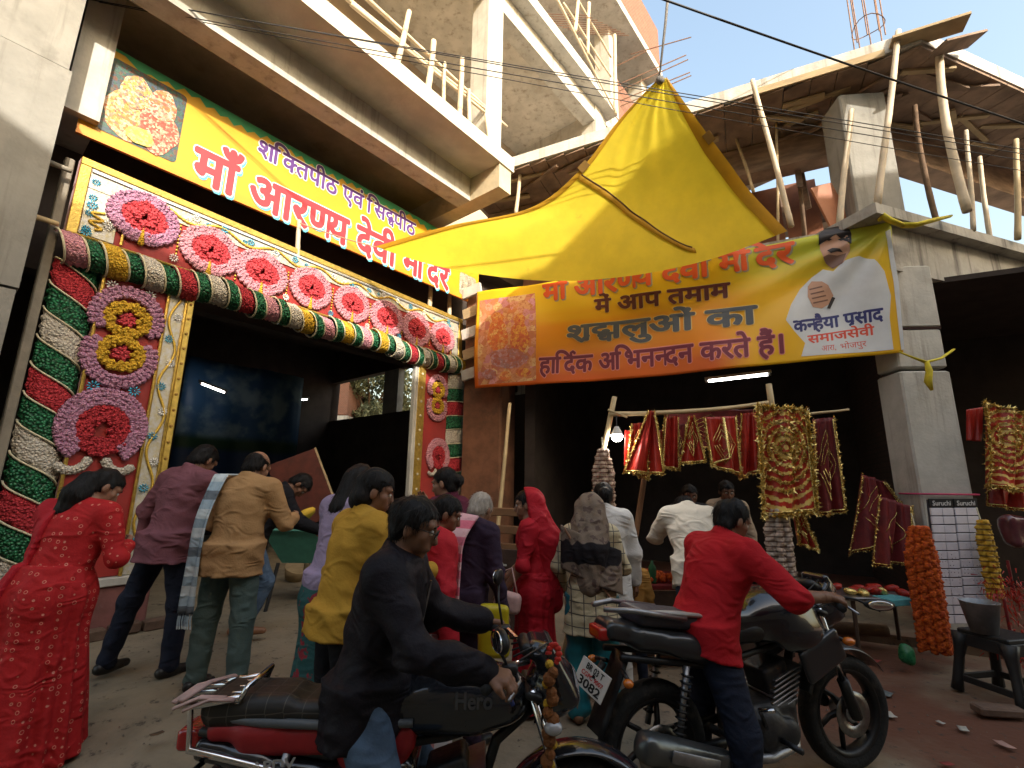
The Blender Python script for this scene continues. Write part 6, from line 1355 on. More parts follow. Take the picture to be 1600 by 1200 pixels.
class Bike:
    def __init__(s, x, y, ang, label, sc=1.0):
        s.R = rotz(ang); s.o = np.array([x, y, 0.0]); s.sc = sc; s.t = thing('motorcycle', (x, y, 0), label, 'motorcycle')
    def xf(s, V): return np.asarray(V, float)*s.sc@s.R.T+s.o
    def w(s, p): return s.xf(np.asarray(p, float).reshape(1, 3))[0]
    def mb(s, m, name, mat_, parent=None, smooth=True): return obj_from(name, s.xf(np.vstack(m.V)), m.F, mat_, parent or s.t, smooth)
    def sdf(s, name, f, lo, hi, h, m, parent=None): return sdf_obj(name, f, lo, hi, h, m, parent or s.t, s.xf)
    def tube(s, name, pts, r, m, parent=None, seg=10): return s.mb(MB().tube(pts, r, seg), name, m, parent)
    def wheel(s, name, cx, steer=0, spokes=5, r=.30, disc=True):
        o = thing(name, s.w((cx, 0, 0)), None, None); o.parent = s.t; o.location = Vector(s.w((cx, 0, 0))-wloc(s.t)); o['wloc'] = list(map(float, s.w((cx, 0, 0))))
        S = rotz(steer); c = np.array([cx, 0, r]); T_ = lambda m: (setattr(m, 'V', [(np.vstack(m.V)-c)@S.T+c]), m)[1]
        pr = [(r-.075, -.038), (r-.055, -.046), (r-.03, -.048), (r-.012, -.036), (r-.002, -.018), (r, 0), (r-.002, .018), (r-.012, .036), (r-.03, .048), (r-.055, .046), (r-.075, .038)]
        s.mb(T_(MB().lathe(pr, c, (0, 1, 0), 48)), 'tyre', rub, o)
        s.mb(T_(MB().lathe([(r-.075, -.04), (r-.085, -.042), (r-.10, -.03), (r-.105, 0), (r-.10, .03), (r-.085, .042), (r-.075, .04)], c, (0, 1, 0), 40)), 'rim', plast, o)
        for k in range(spokes):
            a = 2*math.pi*(k+.2)/spokes; e = np.array([math.cos(a), 0, math.sin(a)]); e2 = np.array([math.cos(a+.16), 0, math.sin(a+.16)])
            s.mb(T_(MB().tube([c+e*.03, c+e*.11, c+e2*(r-.095)], [.020, .015, .013], 6)), 'spoke', plast, o)
        s.mb(T_(MB().lathe([(0, -.07), (.035, -.068), (.05, -.05), (.05, .05), (.035, .068), (0, .07)], c, (0, 1, 0), 20)), 'hub', alu, o)
        if disc: s.mb(T_(MB().lathe([(.06, -.062), (.118, -.062), (.118, -.057), (.06, -.057)], c, (0, 1, 0), 32, True)), 'brake_disc', mat('brake_steel', (.30, .29, .28), .35, .3, 30, .1, metal=1), o)
        return o
    def text(s, name, txt, p, ex, ez, L, h, m, b=.02):
        pl = lambda x, y, off: s.w(np.asarray(p, float)+np.asarray(ex, float)*L*x+np.asarray(ez, float)*h*y+np.cross(ex, ez)*off)
        return lettering(name, [txt], pl, m, s.t, ring(b, 6)+[(0, 0)], .001)
def common(b, steer=0, cowl=True):
    S = rotz(steer); piv = np.array([.47, 0, .75]); q = lambda p: S@(np.asarray(p, float)-piv)+piv
    b.steer = q
    # frame, engine
    b.tube('frame', [(.45, 0, .78), (.30, 0, .66), (.18, 0, .30), (-.10, 0, .24), (-.30, 0, .34)], .022, plast)
    for y in (-.10, .10):
        b.tube('frame', [(.42, 0, .76), (.1, y*.6, .70), (-.35, y, .66), (-.85, y*.8, .74)], .016, plast); b.tube('swingarm', [(-.15, y, .32), (-.62, y, .30)], .022, plast)
        b.tube('shock_absorber', [(-.58, y*1.25, .34), (-.50, y*1.15, .68)], .016, alu)
        m = MB()
        for k in range(9): a = np.array([-.57+.07*k/8*.9, y*1.22, .40+.24*k/8]); m.lathe([(.022, -.006), (.032, 0), (.022, .006)], a, (.2, 0, 1), 10)
        b.mb(m, 'spring', plast)
    f = union([rbox((.02, 0, .34), (.19, .11, .11), .04), rbox((.13, 0, .50), (.085, .085, .12), .02, roty(-18)), ell((-.02, -.12, .33), (.11, .04, .10)), ell((.10, -.13, .31), (.07, .03, .07))], .02)
    b.sdf('engine', f, (-.25, -.2, .18), (.3, .2, .68), .012, mat('engine_grey', (.055, .055, .058), .5, .4, 12, .3, metal=.6, stain=(.10, .08, .06), stain_lo=.56, stain_scale=9))
    m = MB()
    for k in range(7): m.bbox(np.array([.115+.008*k, 0, .42+.026*k]), (.20, .21, .009), roty(-18).T, .003)
    b.mb(m, 'cooling_fins', alu, None, False)
    b.tube('footpeg', [(.02, -.12, .30), (.02, -.27, .30)], .014, plast); b.tube('footpeg', [(.02, .12, .30), (.02, .27, .30)], .014, plast); b.tube('footpeg', [(-.34, -.13, .38), (-.34, -.27, .39)], .013, plast)
    b.tube('kick_lever', [(-.05, -.14, .34), (-.12, -.17, .46), (-.10, -.24, .48)], .011, chrome)
    # fork, yoke, bars
    for y in (-.095, .095):
        b.tube('fork_leg', [q((.635, y, .30)), q((.56, y, .50))], .030, alu if not cowl else plast); b.tube('fork_tube', [q((.56, y, .50)), q((.435, y, .88))], .019, chrome)
    b.mb(MB().bbox(q((.445, 0, .86)), (.07, .25, .03), roty(18).T, .01), 'top_yoke', plast)
def levers(b, hy, bar, gripL):
    q = b.steer
    for sy in (-1, 1):
        b.tube('handlebar', [q((.43, 0, bar)), q((.42, sy*.10, bar+.02)), q((.36, sy*.22, bar+.05)), q((.28, sy*.34, bar+.03))], .012, chrome if hy else plast)
        b.tube('grip', [q((.315, sy*.28, bar+.038)), q((.245, sy*.395, bar+.025))], .018, rub); b.mb(MB().bbox(q((.34, sy*.25, bar+.045)), (.06, .05, .045), None, .01), 'switchgear', plast)
        b.tube('lever', [q((.36, sy*.24, bar+.04)), q((.375, sy*.30, bar+.02)), q((.33, sy*.41, bar+.0))], .006, alu)
def mirror(b, sy, base, top, tilt=0, size=(.018, .062, .040)):
    q = b.steer; o = b.tube('mirror_stem', [q(base), q((np.array(base)+np.array(top))/2+np.array([-.01, sy*.02, .02])), q(top)], .006, plast); c = q(np.array(top)+np.array([0, 0, .03])); Rm = rotz(tilt)
    b.sdf('mirror', ell(c, size, Rm), c-.12, c+.12, .007, plast, None); g = b.w(c+Rm@np.array([-size[0]*.75, 0, 0])); ax = np.array([b.R@Rm@np.array([0, 1, 0]), [0, 0, 1], b.R@Rm@np.array([-1, 0, 0])])
    MB().ball(g, (size[1]*.82, size[2]*.8, .006), 14, 6, ax).build('mirror_glass', mat('mirror_glass', (.7, .72, .75), .05, .02, 3, 0, metal=1), b.t, True)
# ---------------- near motorcycle: black commuter with red-sided seat and chrome carrier
b = Bike(-.33, 2.10, 3, 'black commuter motorcycle with a red sided seat, chrome carrier and flower garland', .95); bA_ = b
common(b, 0, False); b.wheel('rear_wheel', -.62, 0, 5, disc=False); b.wheel('front_wheel', .64, -6, 5)
tk = union([ell((.16, 0, .84), (.25, .135, .125)), rbox((.04, 0, .80), (.22, .115, .09), .06), ell((.30, 0, .82), (.14, .12, .10))], .06)
b.sdf('tank', lambda P: np.maximum(tk(P), .70-P[:, 2]), (-.3, -.25, .66), (.55, .25, 1.05), .011, paint)
b.mb(MB().lathe([(0, .02), (.04, .018), (.045, 0), (.045, -.02)], (.20, 0, .962), (.1, 0, 1), 20), 'fuel_cap', chrome)
b.text('tank_badge', 'Hero', (.13, -.152, .835), (1, .0, 0), (0, .18, 1), .15, .05, mat('badge_grey', (.10, .10, .105), .35, .1, 5, 0, metal=.6), .03)
sd = union([rbox((-.44, 0, .80), (.40, .118, .045), .04), rbox((-.68, 0, .825), (.17, .11, .04), .035)], .05)
b.sdf('seat', sd, (-1.0, -.2, .7), (.05, .2, .95), .011, seatm)
b.mb(MB().tube([(-.03, -.118, .775), (-.3, -.122, .770), (-.6, -.120, .785), (-.83, -.10, .80)], [.016, .018, .018, .012], 8), 'seat_piping', mat('grey_vinyl', (.09, .10, .11), .45))
sdr = union([rbox((-.36, 0, .715), (.34, .128, .055), .04), rbox((-.18, 0, .66), (.13, .125, .07), .045), rbox((-.68, 0, .745), (.14, .118, .035), .03)], .05)
b.sdf('seat_side', sdr, (-.95, -.2, .55), (.1, .2, .85), .011, redseat)
sp = union([rbox((-.42, -.0, .60), (.30, .135, .045), .035, roty(7)), rbox((-.72, 0, .665), (.14, .12, .04), .03, roty(10)), rbox((-.14, 0, .56), (.13, .13, .09), .05)], .05)
b.sdf('side_panel', sp, (-1.0, -.2, .42), (.1, .2, .8), .011, paint)
b.text('panel_lettering', 'APDV', (-.62, -.141, .625), (1, 0, .10), (0, 0, 1), .16, .032, mat('silver_print', (.45, .45, .46), .35, .1, 5, 0, metal=.5), .03)
b.text('panel_lettering', 'Splendor', (-.30, -.142, .545), (1, 0, .04), (0, 0, 1), .20, .030, mat('badge_dark', (.10, .10, .10), .4), .0)
fd = lambda a, r0, y: np.array([-.62+r0*math.cos(a), y, .30+r0*math.sin(a)])
b.mb(MB().sheet(lambda u, v: (fd(math.radians(25+150*u), .345, (v-.5)*.16), np.array([0, 0, 1])), 22, 5, .006), 'rear_mudguard', plast)
b.mb(MB().sheet(lambda u, v: ((lambda a, r: np.array([.64+r*math.cos(a), (v-.5)*.14, .30+r*math.sin(a)]))(math.radians(10+150*u), .335+.02*math.cos((v-.5)*3.0)), np.array([0, 0, 1])), 24, 9, .006), 'front_mudguard', paint)
# chrome carrier
for y in (-.13, .13): b.tube('carrier_side', [(-.42, y, .60), (-.60, y*1.03, .645), (-.86, y, .70), (-.88, y*.9, .84), (-.70, y*.9, .87)], .013, chrome)
for y in (-.12, -.06, 0, .06, .12): b.tube('carrier_rail', [(-.93, y, .845), (-.70, y, .865)], .010, chrome)
for x in (-.93, -.82, -.71): b.tube('carrier_rail', [(x, -.12, .855), (x, .12, .855)], .010, chrome)
b.tube('carrier_hoop', [(-.70, -.12, .86), (-.68, -.11, .905), (-.68, .11, .905), (-.70, .12, .86)], .011, chrome)
strapm = mat('pink_cloth_strap', (.45, .30, .27), .9, .25, 14, .4)
for k, (a, c2) in enumerate((((-.94, -.13, .86), (-.86, .05, .875)), ((-.91, -.14, .87), (-.82, .08, .88)), ((-.93, -.14, .845), (-.75, -.13, .875)), ((-.89, -.145, .84), (-.71, -.135, .87)))):
    a, c2 = np.array(a), np.array(c2); b.mb(MB().tube([a, (a+c2)/2+np.array([0, 0, .02]), c2], .016, 8, squash=.4), 'cloth_strap', strapm)
b.sdf('tail_lamp', rbox((-.90, 0, .70), (.05, .07, .04), .02), (-1, -.12, .62), (-.82, .12, .78), .009, mat('red_lens', (.35, .008, .008), .15, .1, 5, 0, coat=.8))
for sy in (-1, 1): b.tube('indicator_stalk', [(-.82, sy*.09, .64), (-.84, sy*.18, .63)], .010, plast); b.sdf('indicator', ell((-.85, sy*.20, .63), (.035, .028, .025)), np.array([-.85, sy*.2, .63])-.06, np.array([-.85, sy*.2, .63])+.06, .007, orange)
b.mb(MB().tube([(.10, -.12, .26), (.0, -.16, .22), (-.3, -.17, .24)], [.02, .02, .024], 10), 'exhaust_pipe', chrome); b.mb(MB().lathe([(0, 0), (.03, 0), (.045, .06), (.048, .30), (.042, .52), (.02, .53), (0, .52)], (-.25, -.175, .24), (-1, -.02, .12), 16), 'silencer', plast)
# headlight cowl with a red flower sticker, bars, indicators
cw = union([rbox((.55, 0, .93), (.035, .125, .13), .03, roty(-28)), ell((.53, 0, .86), (.11, .115, .12)), rbox((.47, 0, 1.0), (.03, .09, .06), .03, roty(-35))], .04)
b.sdf('headlight_cowl', cw, (.30, -.2, .68), (.75, .2, 1.18), .010, paint)
b.mb(MB().lathe([(0, .02), (.06, .015), (.085, 0)], (.625, 0, .86), (1, 0, .12), 20), 'headlight', clearl)
st = np.array([.525, -.085, 1.02]); m = MB()
for k in range(10): a = k*math.pi/5; m.ball(st+np.array([.034*math.cos(a)*.6, -.002-.020*0, .034*math.sin(a)])+np.array([0, -.035, 0]), (.016, .003, .012), 6, 4)
b.mb(m, 'flower_sticker', mat('sticker_red', (.55, .03, .02), .5))
b.mb(MB().bbox((.44, 0, 1.01), (.10, .17, .05), roty(25).T, .02), 'instrument_panel', plast)
levers(b, True, .965, True); mirror(b, -1, (.33, -.25, 1.02), (.30, -.33, 1.10), 20, (.022, .070, .045)); mirror(b, 1, (.33, .25, 1.02), (.31, .36, 1.20), -20)
for sy in (-1, 1): b.tube('indicator_stalk', [(.50, sy*.10, .80), (.50, sy*.18, .79)], .011, plast); b.sdf('indicator', ell((.51, sy*.205, .79), (.036, .028, .026)), np.array([.51, sy*.205, .79])-.07, np.array([.51, sy*.205, .79])+.07, .007, clearl)
for k in range(5): b.tube('cable', [(.36, -.2+.08*k, 1.01), (.50, -.12+.06*k, 1.06-.01*k), (.55, -.05+.02*k, .92), (.46, 0, .72)], .0045, plast, None, 6)
MB().tube([b.w((.33, -.30, 1.0)), b.w((.335, -.31, .94)), b.w((.35, -.305, .91))], .008, 6).build('handlebar_tassel', mat('blue_plastic', (.03, .05, .22), .4), b.t, True)
g0 = b.w((.50, -.17, 1.0)); gar = thing('flower_garland', g0-np.array([0, 0, .3]), 'wilted marigold garland hanging from the near motorcycle headlight', 'garland')
for k in range(16):
    p = g0+np.array([.012*math.sin(k*1.7), .012*math.cos(k*2.1)-.02, -.022*k]); MB().ball(p, .017+.004*(k % 3), 7, 5, frame(rng.normal(size=3))).build('marigold', mat('dry_marigold' if k % 3 else 'yellow_marigold', (.18, .06, .012) if k % 3 else (.5, .3, .02), .85, .4, 40, .6, 60), gar)
# ---------------- far motorcycle: sporty black roadster with number plate
b = Bike(1.37, 2.97, 19, 'sporty black motorcycle with a sculpted tank, stepped seat and white number plate', 1.04); bB_ = b
common(b, 0, True); b.wheel('rear_wheel', -.64, 0, 6, .30); b.wheel('front_wheel', .66, -4, 6, .30)
tk = union([ell((.17, 0, .86), (.24, .165, .135)), rbox((.0, 0, .82), (.20, .12, .09), .06), ell((.32, 0, .84), (.15, .14, .11)), ell((.25, -.13, .76), (.17, .05, .085)), ell((.25, .13, .76), (.17, .05, .085))], .05)
b.sdf('tank', lambda P: np.maximum(tk(P), .66-P[:, 2]), (-.3, -.28, .62), (.6, .28, 1.06), .011, paint)
for sy in (-1, 1): b.sdf('tank_shroud', rbox((.36, sy*.155, .66), (.15, .018, .085), .016, roty(-22)), (.1, sy*.155-.06, .45), (.65, sy*.155+.06, .85), .010, greyp)
b.mb(MB().lathe([(0, .02), (.04, .018), (.045, 0), (.045, -.02)], (.18, 0, .99), (.05, 0, 1), 20), 'fuel_cap', chrome)
b.sdf('rider_seat', union([rbox((-.20, 0, .79), (.22, .125, .045), .04), ell((-.05, 0, .80), (.12, .11, .06))], .05), (-.55, -.2, .7), (.15, .2, .92), .011, plast)
b.sdf('pillion_seat', rbox((-.56, 0, .885), (.20, .115, .04), .035, roty(8)), (-.85, -.2, .78), (-.25, .2, 1.0), .011, mat('seat_blue_grey', (.035, .035, .05), .45, .2, 8, .15))
b.mb(MB().tube([(-.36, -.10, .895), (-.56, -.112, .925), (-.75, -.08, .935)], [.022, .026, .02], 8, squash=.5), 'seat_flash', mat('seat_white', (.45, .42, .38), .5))
tl = union([rbox((-.48, 0, .77), (.30, .125, .055), .045, roty(10)), rbox((-.78, 0, .83), (.14, .085, .045), .035, roty(14)), ell((-.40, -.12, .74), (.22, .03, .06), roty(12)), ell((-.40, .12, .74), (.22, .03, .06), roty(12))], .04)
b.sdf('tail_cowl', tl, (-1.05, -.22, .6), (-.1, .22, .98), .011, greyp)
for sy in (-1, 1): b.tube('grab_rail', [(-.50, sy*.13, .90), (-.78, sy*.12, .95), (-.92, sy*.05, .955)], .014, alu)
b.sdf('tail_lamp', rbox((-.92, 0, .84), (.03, .065, .03), .015), (-1, -.12, .76), (-.85, .12, .92), .008, mat('red_lens', (.35, .008, .008)))
b.mb(MB().sheet(lambda u, v: (np.array([-.80-.16*u, (v-.5)*.15, .74-.34*u]), np.array([-.5, 0, .5])), 6, 4, .008), 'rear_mudguard', plast)
for sy in (-1, 1): b.tube('indicator_stalk', [(-.84, sy*.07, .68), (-.86, sy*.15, .67)], .010, plast); b.sdf('indicator', ell((-.87, sy*.17, .66), (.025, .024, .02)), np.array([-.87, sy*.18, .66])-.06, np.array([-.87, sy*.18, .66])+.06, .007, orange)
# number plate
pc_ = np.array([-.965, 0, .63]); Rn = rotz(30)@roty(14); nn = Rn@np.array([-1, 0, 0]); _a = math.radians(22); ex0, ez0 = Rn@np.array([0, -1, 0]), Rn@np.array([0, 0, 1]); ex, ez = ex0*math.cos(_a)-ez0*math.sin(_a), ez0*math.cos(_a)+ex0*math.sin(_a)
m = MB().bbox(pc_, (.175, .128, .006), np.array([ex, ez, nn]), .003); pl_o = b.mb(m, 'number_plate', mat('plate_white', (.62, .60, .56), .45, .1, 10, 0), None, False)
for (tx, y0_, L, h, mm) in (('BR 03 T', .026, .105, .025, ink('plate_black', (.01, .01, .01))), ('CGPC 9007', -.006, .13, .018, ink('plate_red', (.5, .02, .02))), ('3082', -.052, .135, .034, ink('plate_black', (.01, .01, .01)))):
    pl = lambda x, y, off, y0_=y0_, L=L, h=h: b.w(pc_+ex*(-L/2+L*x)+ez*(y0_+h*y)+nn*(.0035+off))
    lettering('plate_lettering', [tx], pl, mm, pl_o, ring(.025, 6)+[(0, 0)], .001)
b.tube('plate_bracket', [(-.90, 0, .70), (-.955, 0, .63)], .018, plast)
# big silver silencer on the near side
ax = nrm((-1, -.06, .30)); sil = union([rc((-.36, -.17, .27), (-.80, -.21, .41), .052, .066), rbox((-.56, -.232, .345), (.18, .012, .038), .01, roty(17)), rbox((-.82, -.212, .415), (.03, .052, .052), .02, roty(17))], .012)
b.sdf('silencer', sil, (-.95, -.33, .18), (-.25, -.06, .54), .010, mat('silencer_grey', (.16, .17, .17), .35, .3, 8, .1, metal=.8))
b.mb(MB().bbox((-.60, -.272, .355), (.26, .010, .05), roty(17).T, .004), 'heat_shield', alu); b.tube('exhaust_pipe', [(.22, -.05, .36), (.15, -.12, .24), (-.05, -.15, .23), (-.36, -.17, .27)], .022, alu)
b.mb(MB().sheet(lambda u, v: ((lambda a, r: np.array([.66+r*math.cos(a), (v-.5)*.13, .30+r*math.sin(a)]))(math.radians(35+120*u), .335+.02*math.cos((v-.5)*3.0)), np.array([0, 0, 1])), 20, 9, .006), 'front_mudguard', greyp)
cw = union([rbox((.58, 0, .90), (.04, .10, .11), .03, roty(-30)), ell((.55, 0, .84), (.10, .10, .10)), rbox((.58, 0, 1.0), (.02, .085, .06), .02, roty(-40))], .03)
b.sdf('headlight_cowl', cw, (.35, -.2, .68), (.8, .2, 1.16), .010, paint); b.mb(MB().lathe([(0, .02), (.05, .015), (.075, 0)], (.65, 0, .86), (1, 0, .1), 18), 'headlight', clearl)
b.mb(MB().bbox((.47, 0, .99), (.09, .15, .05), roty(25).T, .02), 'instrument_panel', plast)
levers(b, False, .93, True); mirror(b, 1, (.35, .25, .99), (.36, .40, 1.13), -10); mirror(b, -1, (.35, -.25, .99), (.50, -.40, .93), 60, (.018, .075, .03))
for sy in (-1, 1): b.tube('indicator_stalk', [(.50, sy*.11, .74), (.50, sy*.18, .73)], .010, plast); b.sdf('indicator', ell((.51, sy*.20, .73), (.035, .028, .022)), np.array([.51, sy*.2, .73])-.06, np.array([.51, sy*.2, .73])+.06, .007, orange)
for k in range(4): b.tube('cable', [(.36, -.2+.09*k, .98), (.52, -.12+.07*k, 1.02), (.56, -.04+.02*k, .9), (.46, 0, .7)], .0045, plast, None, 6)
for bk in (bA_, bB_): bk.tube('side_stand', [(-.02, .12, .26), (-.12, .20, .02)], .012, plast)
# ================================================================== THE OFFERINGS STALL
redsat = mat('red_satin', (.42, .022, .012), .4, .35, 10, .3, 25, trans=.15); goldt = mat('gold_tinsel', (.85, .64, .22), .25, .4, 60, .4, 120, metal=.75); marr = mat('maroon_cloth', (.16, .01, .012), .6, .4, 8, .3)
def ringpat(nt, tc, cc):
    a = _n(nt, 'ShaderNodeAttribute', attribute_name='buv'); v = _n(nt, 'ShaderNodeVectorMath', operation='SUBTRACT'); v.inputs[1].default_value = (.5, .62, 0); nt.links.new(a.outputs['Vector'], v.inputs[0])
    mp = _n(nt, 'ShaderNodeMapping'); mp.inputs['Scale'].default_value = (1, 1.55, 1); nt.links.new(v.outputs[0], mp.inputs[0]); ln = _n(nt, 'ShaderNodeVectorMath', operation='LENGTH'); nt.links.new(mp.outputs[0], ln.inputs[0])
    n = _n(nt, 'ShaderNodeTexNoise', Scale=13.0, Detail=5.0, Roughness=.7); nt.links.new(tc.outputs['Object'], n.inputs[0]); m0 = _n(nt, 'ShaderNodeMath', operation='MULTIPLY'); m0.inputs[1].default_value = .17; nt.links.new(n.outputs[0], m0.inputs[0]); ad = _n(nt, 'ShaderNodeMath', operation='ADD'); nt.links.new(ln.outputs['Value'], ad.inputs[0]); nt.links.new(m0.outputs[0], ad.inputs[1])
    m = _n(nt, 'ShaderNodeMath', operation='MULTIPLY'); m.inputs[1].default_value = 8.0; nt.links.new(ad.outputs[0], m.inputs[0]); fr = _n(nt, 'ShaderNodeMath', operation='FRACT'); nt.links.new(m.outputs[0], fr.inputs[0])
    return _mix(nt, _ramp(nt, fr.outputs[0], .55, .62), cc, (.72, .50, .14))
ringm = mat('gathered_gold_rings', (.45, .03, .015), .38, .3, 12, .5, 40, pattern=ringpat)
def cloth_hang(label, poly, D, m, cat='cloth', name='hanging_cloth', trim=True, n=22, amp=.02, group='red cloths hanging at the stall', ang=0, ringed=False, fringe=.03, motif=None):
    """a hung cloth: poly = top-left, top-right, bottom-right, bottom-left in the photograph, at its own distance"""
    c = [at(px, py, D) for px, py in poly]; t = thing(name, (sum(c)/4)*[1, 1, 0]+np.array([0, 0, min(p[2] for p in c)]), label, cat, group); fv = nrm(np.cross(c[1]-c[0], c[3]-c[0])); fv = fv if fv[1] < 0 else -fv
    ph = random.random()*6; motif = random.choice([(.28, .45), (.4,), (), (), (.2, .33, .46)]) if motif is None else motif
    def f(u, v): p = (c[0]*(1-u)+c[1]*u)*(1-v)+(c[3]*(1-u)+c[2]*u)*v; return p+fv*(amp*math.sin(u*11+ph+2*v)*(.4+v)+amp*.5*math.sin(u*23+ph)), fv
    mb = MB().sheet(f, n, n, .006); o = mb.build('cloth', m, t, True); set_uv(o, [(i/(n-1), 1-j/(n-1)) for i in range(n) for j in range(n)]*2)
    if trim:
        V = []; F = []
        def fr_(a, b, k):
            for i in range(k):
                s_ = (i+random.random())/k; u, v = a[0]+(b[0]-a[0])*s_, a[1]+(b[1]-a[1])*s_; p, _ = f(u, v); d = rng.normal(size=3); d /= np.linalg.norm(d); q = p+d*fringe*(.4+random.random()*.7)+fv*.012; w = nrm(np.cross(d, rng.normal(size=3)))*fringe*.22; i0 = len(V); V.extend([p-w+fv*.008, p+w+fv*.008, q]); F.append((i0, i0+1, i0+2))
        for a, b in (((0, 0), (0, 1)), ((1, 0), (1, 1)), ((0, 1), (1, 1))): fr_(a, b, 170)
        if ringed:
            for a, b in (((0, 0), (0, 1)), ((1, 0), (1, 1)), ((0, 1), (1, 1)), ((0, 0), (1, 0))): fr_(a, b, 230)
            for rr_ in (.09, .19, .29, .40, .52, .64):
                for k in range(int(60+420*rr_)):
                    th_ = random.random()*6.283; u, v = .5+rr_*math.cos(th_)*1.02, .38+rr_*math.sin(th_)*.64
                    if 0 < u < 1 and 0 < v < 1: fr_((u, v), (u, v), 1)
        x_ = obj_from('tinsel_fringe', V, F, goldt, t); x_['kind'] = 'stuff'
        for a, b in (((.03, .02), (.03, .97)), ((.97, .02), (.97, .97)), ((.03, .97), (.97, .97))): MB().tube([f(a[0]+(b[0]-a[0])*k/14, a[1]+(b[1]-a[1])*k/14)[0]+fv*.008 for k in range(15)], .008, 5).build('gold_border', goldt, t, True)
        if not ringed and motif:
            for s_ in motif:
                P = [(.5-s_*.8, .5), (.5, .5-s_*.8), (.5+s_*.8, .5), (.5, .5+s_*.8), (.5-s_*.8, .5)]; MB().tube([f(P[i][0]+(P[i+1][0]-P[i][0])*k/5, P[i][1]+(P[i+1][1]-P[i][1])*k/5)[0]+fv*.010 for i in range(4) for k in range(5)], .004, 4).build('gold_motif', goldt, t, True)
    return t
# posts and crossbar of the stall
gpst = 'bamboo posts of the stall'
a = at(960, 620, 4.75); b_ = at(925, 800, 4.75); d = (b_-a)/(a[2]-b_[2]); pole(a+d*(a[2]-.1), a, .032, label='leaning bamboo post of the stall beside the lit bulb', m=bamboo, group=gpst, name='stall_post')
a = at(1201, 600, 4.7); pole((a[0]+.06, a[1], .1), a, .036, label='bamboo post of the stall behind the gold ringed cloth', m=bamboo, group=gpst, name='stall_post')
a, c2 = at(1009, 735, 5.0), at(990, 850, 5.0); d = (c2-a)/(a[2]-c2[2]); pole(a+d*(a[2]-.1), a, .035, label='brown timber post standing in the middle of the stall', m=mat('brown_timber', (.20, .10, .045), .7, .3, 5, .2), group=gpst, name='stall_post', nodes=False)
pole(at(952, 646, 4.72), at(1200, 628, 4.68), .024, bend=-.04, label='bamboo crossbar of the stall from which the red cloths hang', m=bamboo, group=gpst, name='stall_crossbar')
pole(at(950, 640, 4.70), at(980, 652, 4.70), .012, label='short stick lashed across the leaning stall post', m=bamboo, group=gpst, name='lashed_stick', nodes=False)
pole(at(1265, 647, 4.75), at(1326, 640, 4.75), .014, label='thin rod holding the dark red cloth beside the gold ringed one', m=bamboo, group=gpst, name='hanging_rod', nodes=False)
a, c2 = at(797, 630, 7.6), at(780, 800, 7.4); pole((c2[0]-.1, c2[1], .02), a, .035, label='long bamboo pole leaning on the reddish pier', m=bamboo, name='leaning_pole')
# lit bulb
p = at(964, 680, 4.66); bl_ = thing('led_bulb', p-np.array([0, 0, .06]), 'round lit bulb hanging from the stall crossbar', 'lamp')
MB().lathe([(0, -.062), (.030, -.055), (.050, -.035), (.056, -.01), (.054, .004)], p, (0, 0, 1), 20).build('diffuser', mat('bulb_glow', (1, .95, .86), .4, 0, 1, 0, emit=45), bl_, True)
MB().lathe([(.055, .004), (.050, .03), (.030, .065), (.020, .085), (0, .088)], p, (0, 0, 1), 20).build('housing', mat('bulb_housing', (.62, .60, .55), .5), bl_, True)
MB().tube([p+np.array([0, 0, .088]), at(963, 650, 4.7)], .005, 6).build('flex', blackm, bl_)
tube_light(at(1105, 596, 7.2), at(1202, 585, 6.7), 'lit fluorescent tube under the shop ceiling below the banner', .016)
# hung cloths
cloth_hang('red cloth with gold zigzag edge gathered to a point on the crossbar', [(1012, 642), (1022, 642), (1037, 742), (975, 738)], 4.66, redsat, amp=.035)
cloth_hang('red wrapped packet in clear film beside the bulb', [(976, 672), (1035, 672), (1036, 725), (975, 728)], 4.78, redsat, trim=False, amp=.01, name='cloth_packet')
cloth_hang('red diamond folded cloth with gold line motif and pointed tip', [(1076, 650), (1084, 650), (1102, 722), (1062, 725)], 4.64, redsat)
t_ = cloth_hang('broad red cloth folded to a low corner with a bold gold band', [(1100, 652), (1150, 650), (1160, 742), (1110, 728)], 4.62, redsat)
cloth_hang('tinsel fringed red packet with a small printed mask card', [(1036, 664), (1072, 662), (1070, 718), (1038, 722)], 4.80, marr, amp=.012, name='cloth_packet')
cloth_hang('plain bright red packet hanging behind the folded cloths', [(1155, 672), (1182, 672), (1180, 722), (1154, 722)], 4.82, redsat, trim=False, amp=.008, name='cloth_packet')
f0 = [at(x, y, 4.6) for x, y in ((1130, 652), (1141, 716), (1114, 724))]; MB().tube(f0, .016, 6).build('gold_band', goldt, t_, True)
cloth_hang('large red cloth gathered into shining concentric gold rings', [(1180, 634), (1262, 642), (1273, 800), (1192, 808)], 4.35, ringm, ringed=True, fringe=.055, amp=.03, n=40)
cloth_hang('narrow dark red cloth edged with dull gold tinsel', [(1268, 655), (1302, 652), (1318, 800), (1278, 806)], 4.6, marr, amp=.03)
cloth_hang('dim red and gold drape deep inside the shop', [(1345, 740), (1380, 752), (1425, 820), (1330, 870)], 5.9, marr, amp=.05)
cloth_hang('long dim red drape with gold flecks left of the pillar', [(1375, 775), (1420, 790), (1420, 880), (1370, 885)], 5.6, marr, amp=.05)
cloth_hang('glossy red and gold drape hung right of the corner pillar', [(1532, 628), (1610, 648), (1612, 770), (1545, 760)], 5.4, ringm, ringed=True, fringe=.05, amp=.05, n=30)
cloth_hang('small red packet hung beside the pillar face', [(1510, 640), (1535, 636), (1534, 690), (1512, 688)], 5.5, redsat, trim=False, amp=.01, name='cloth_packet')
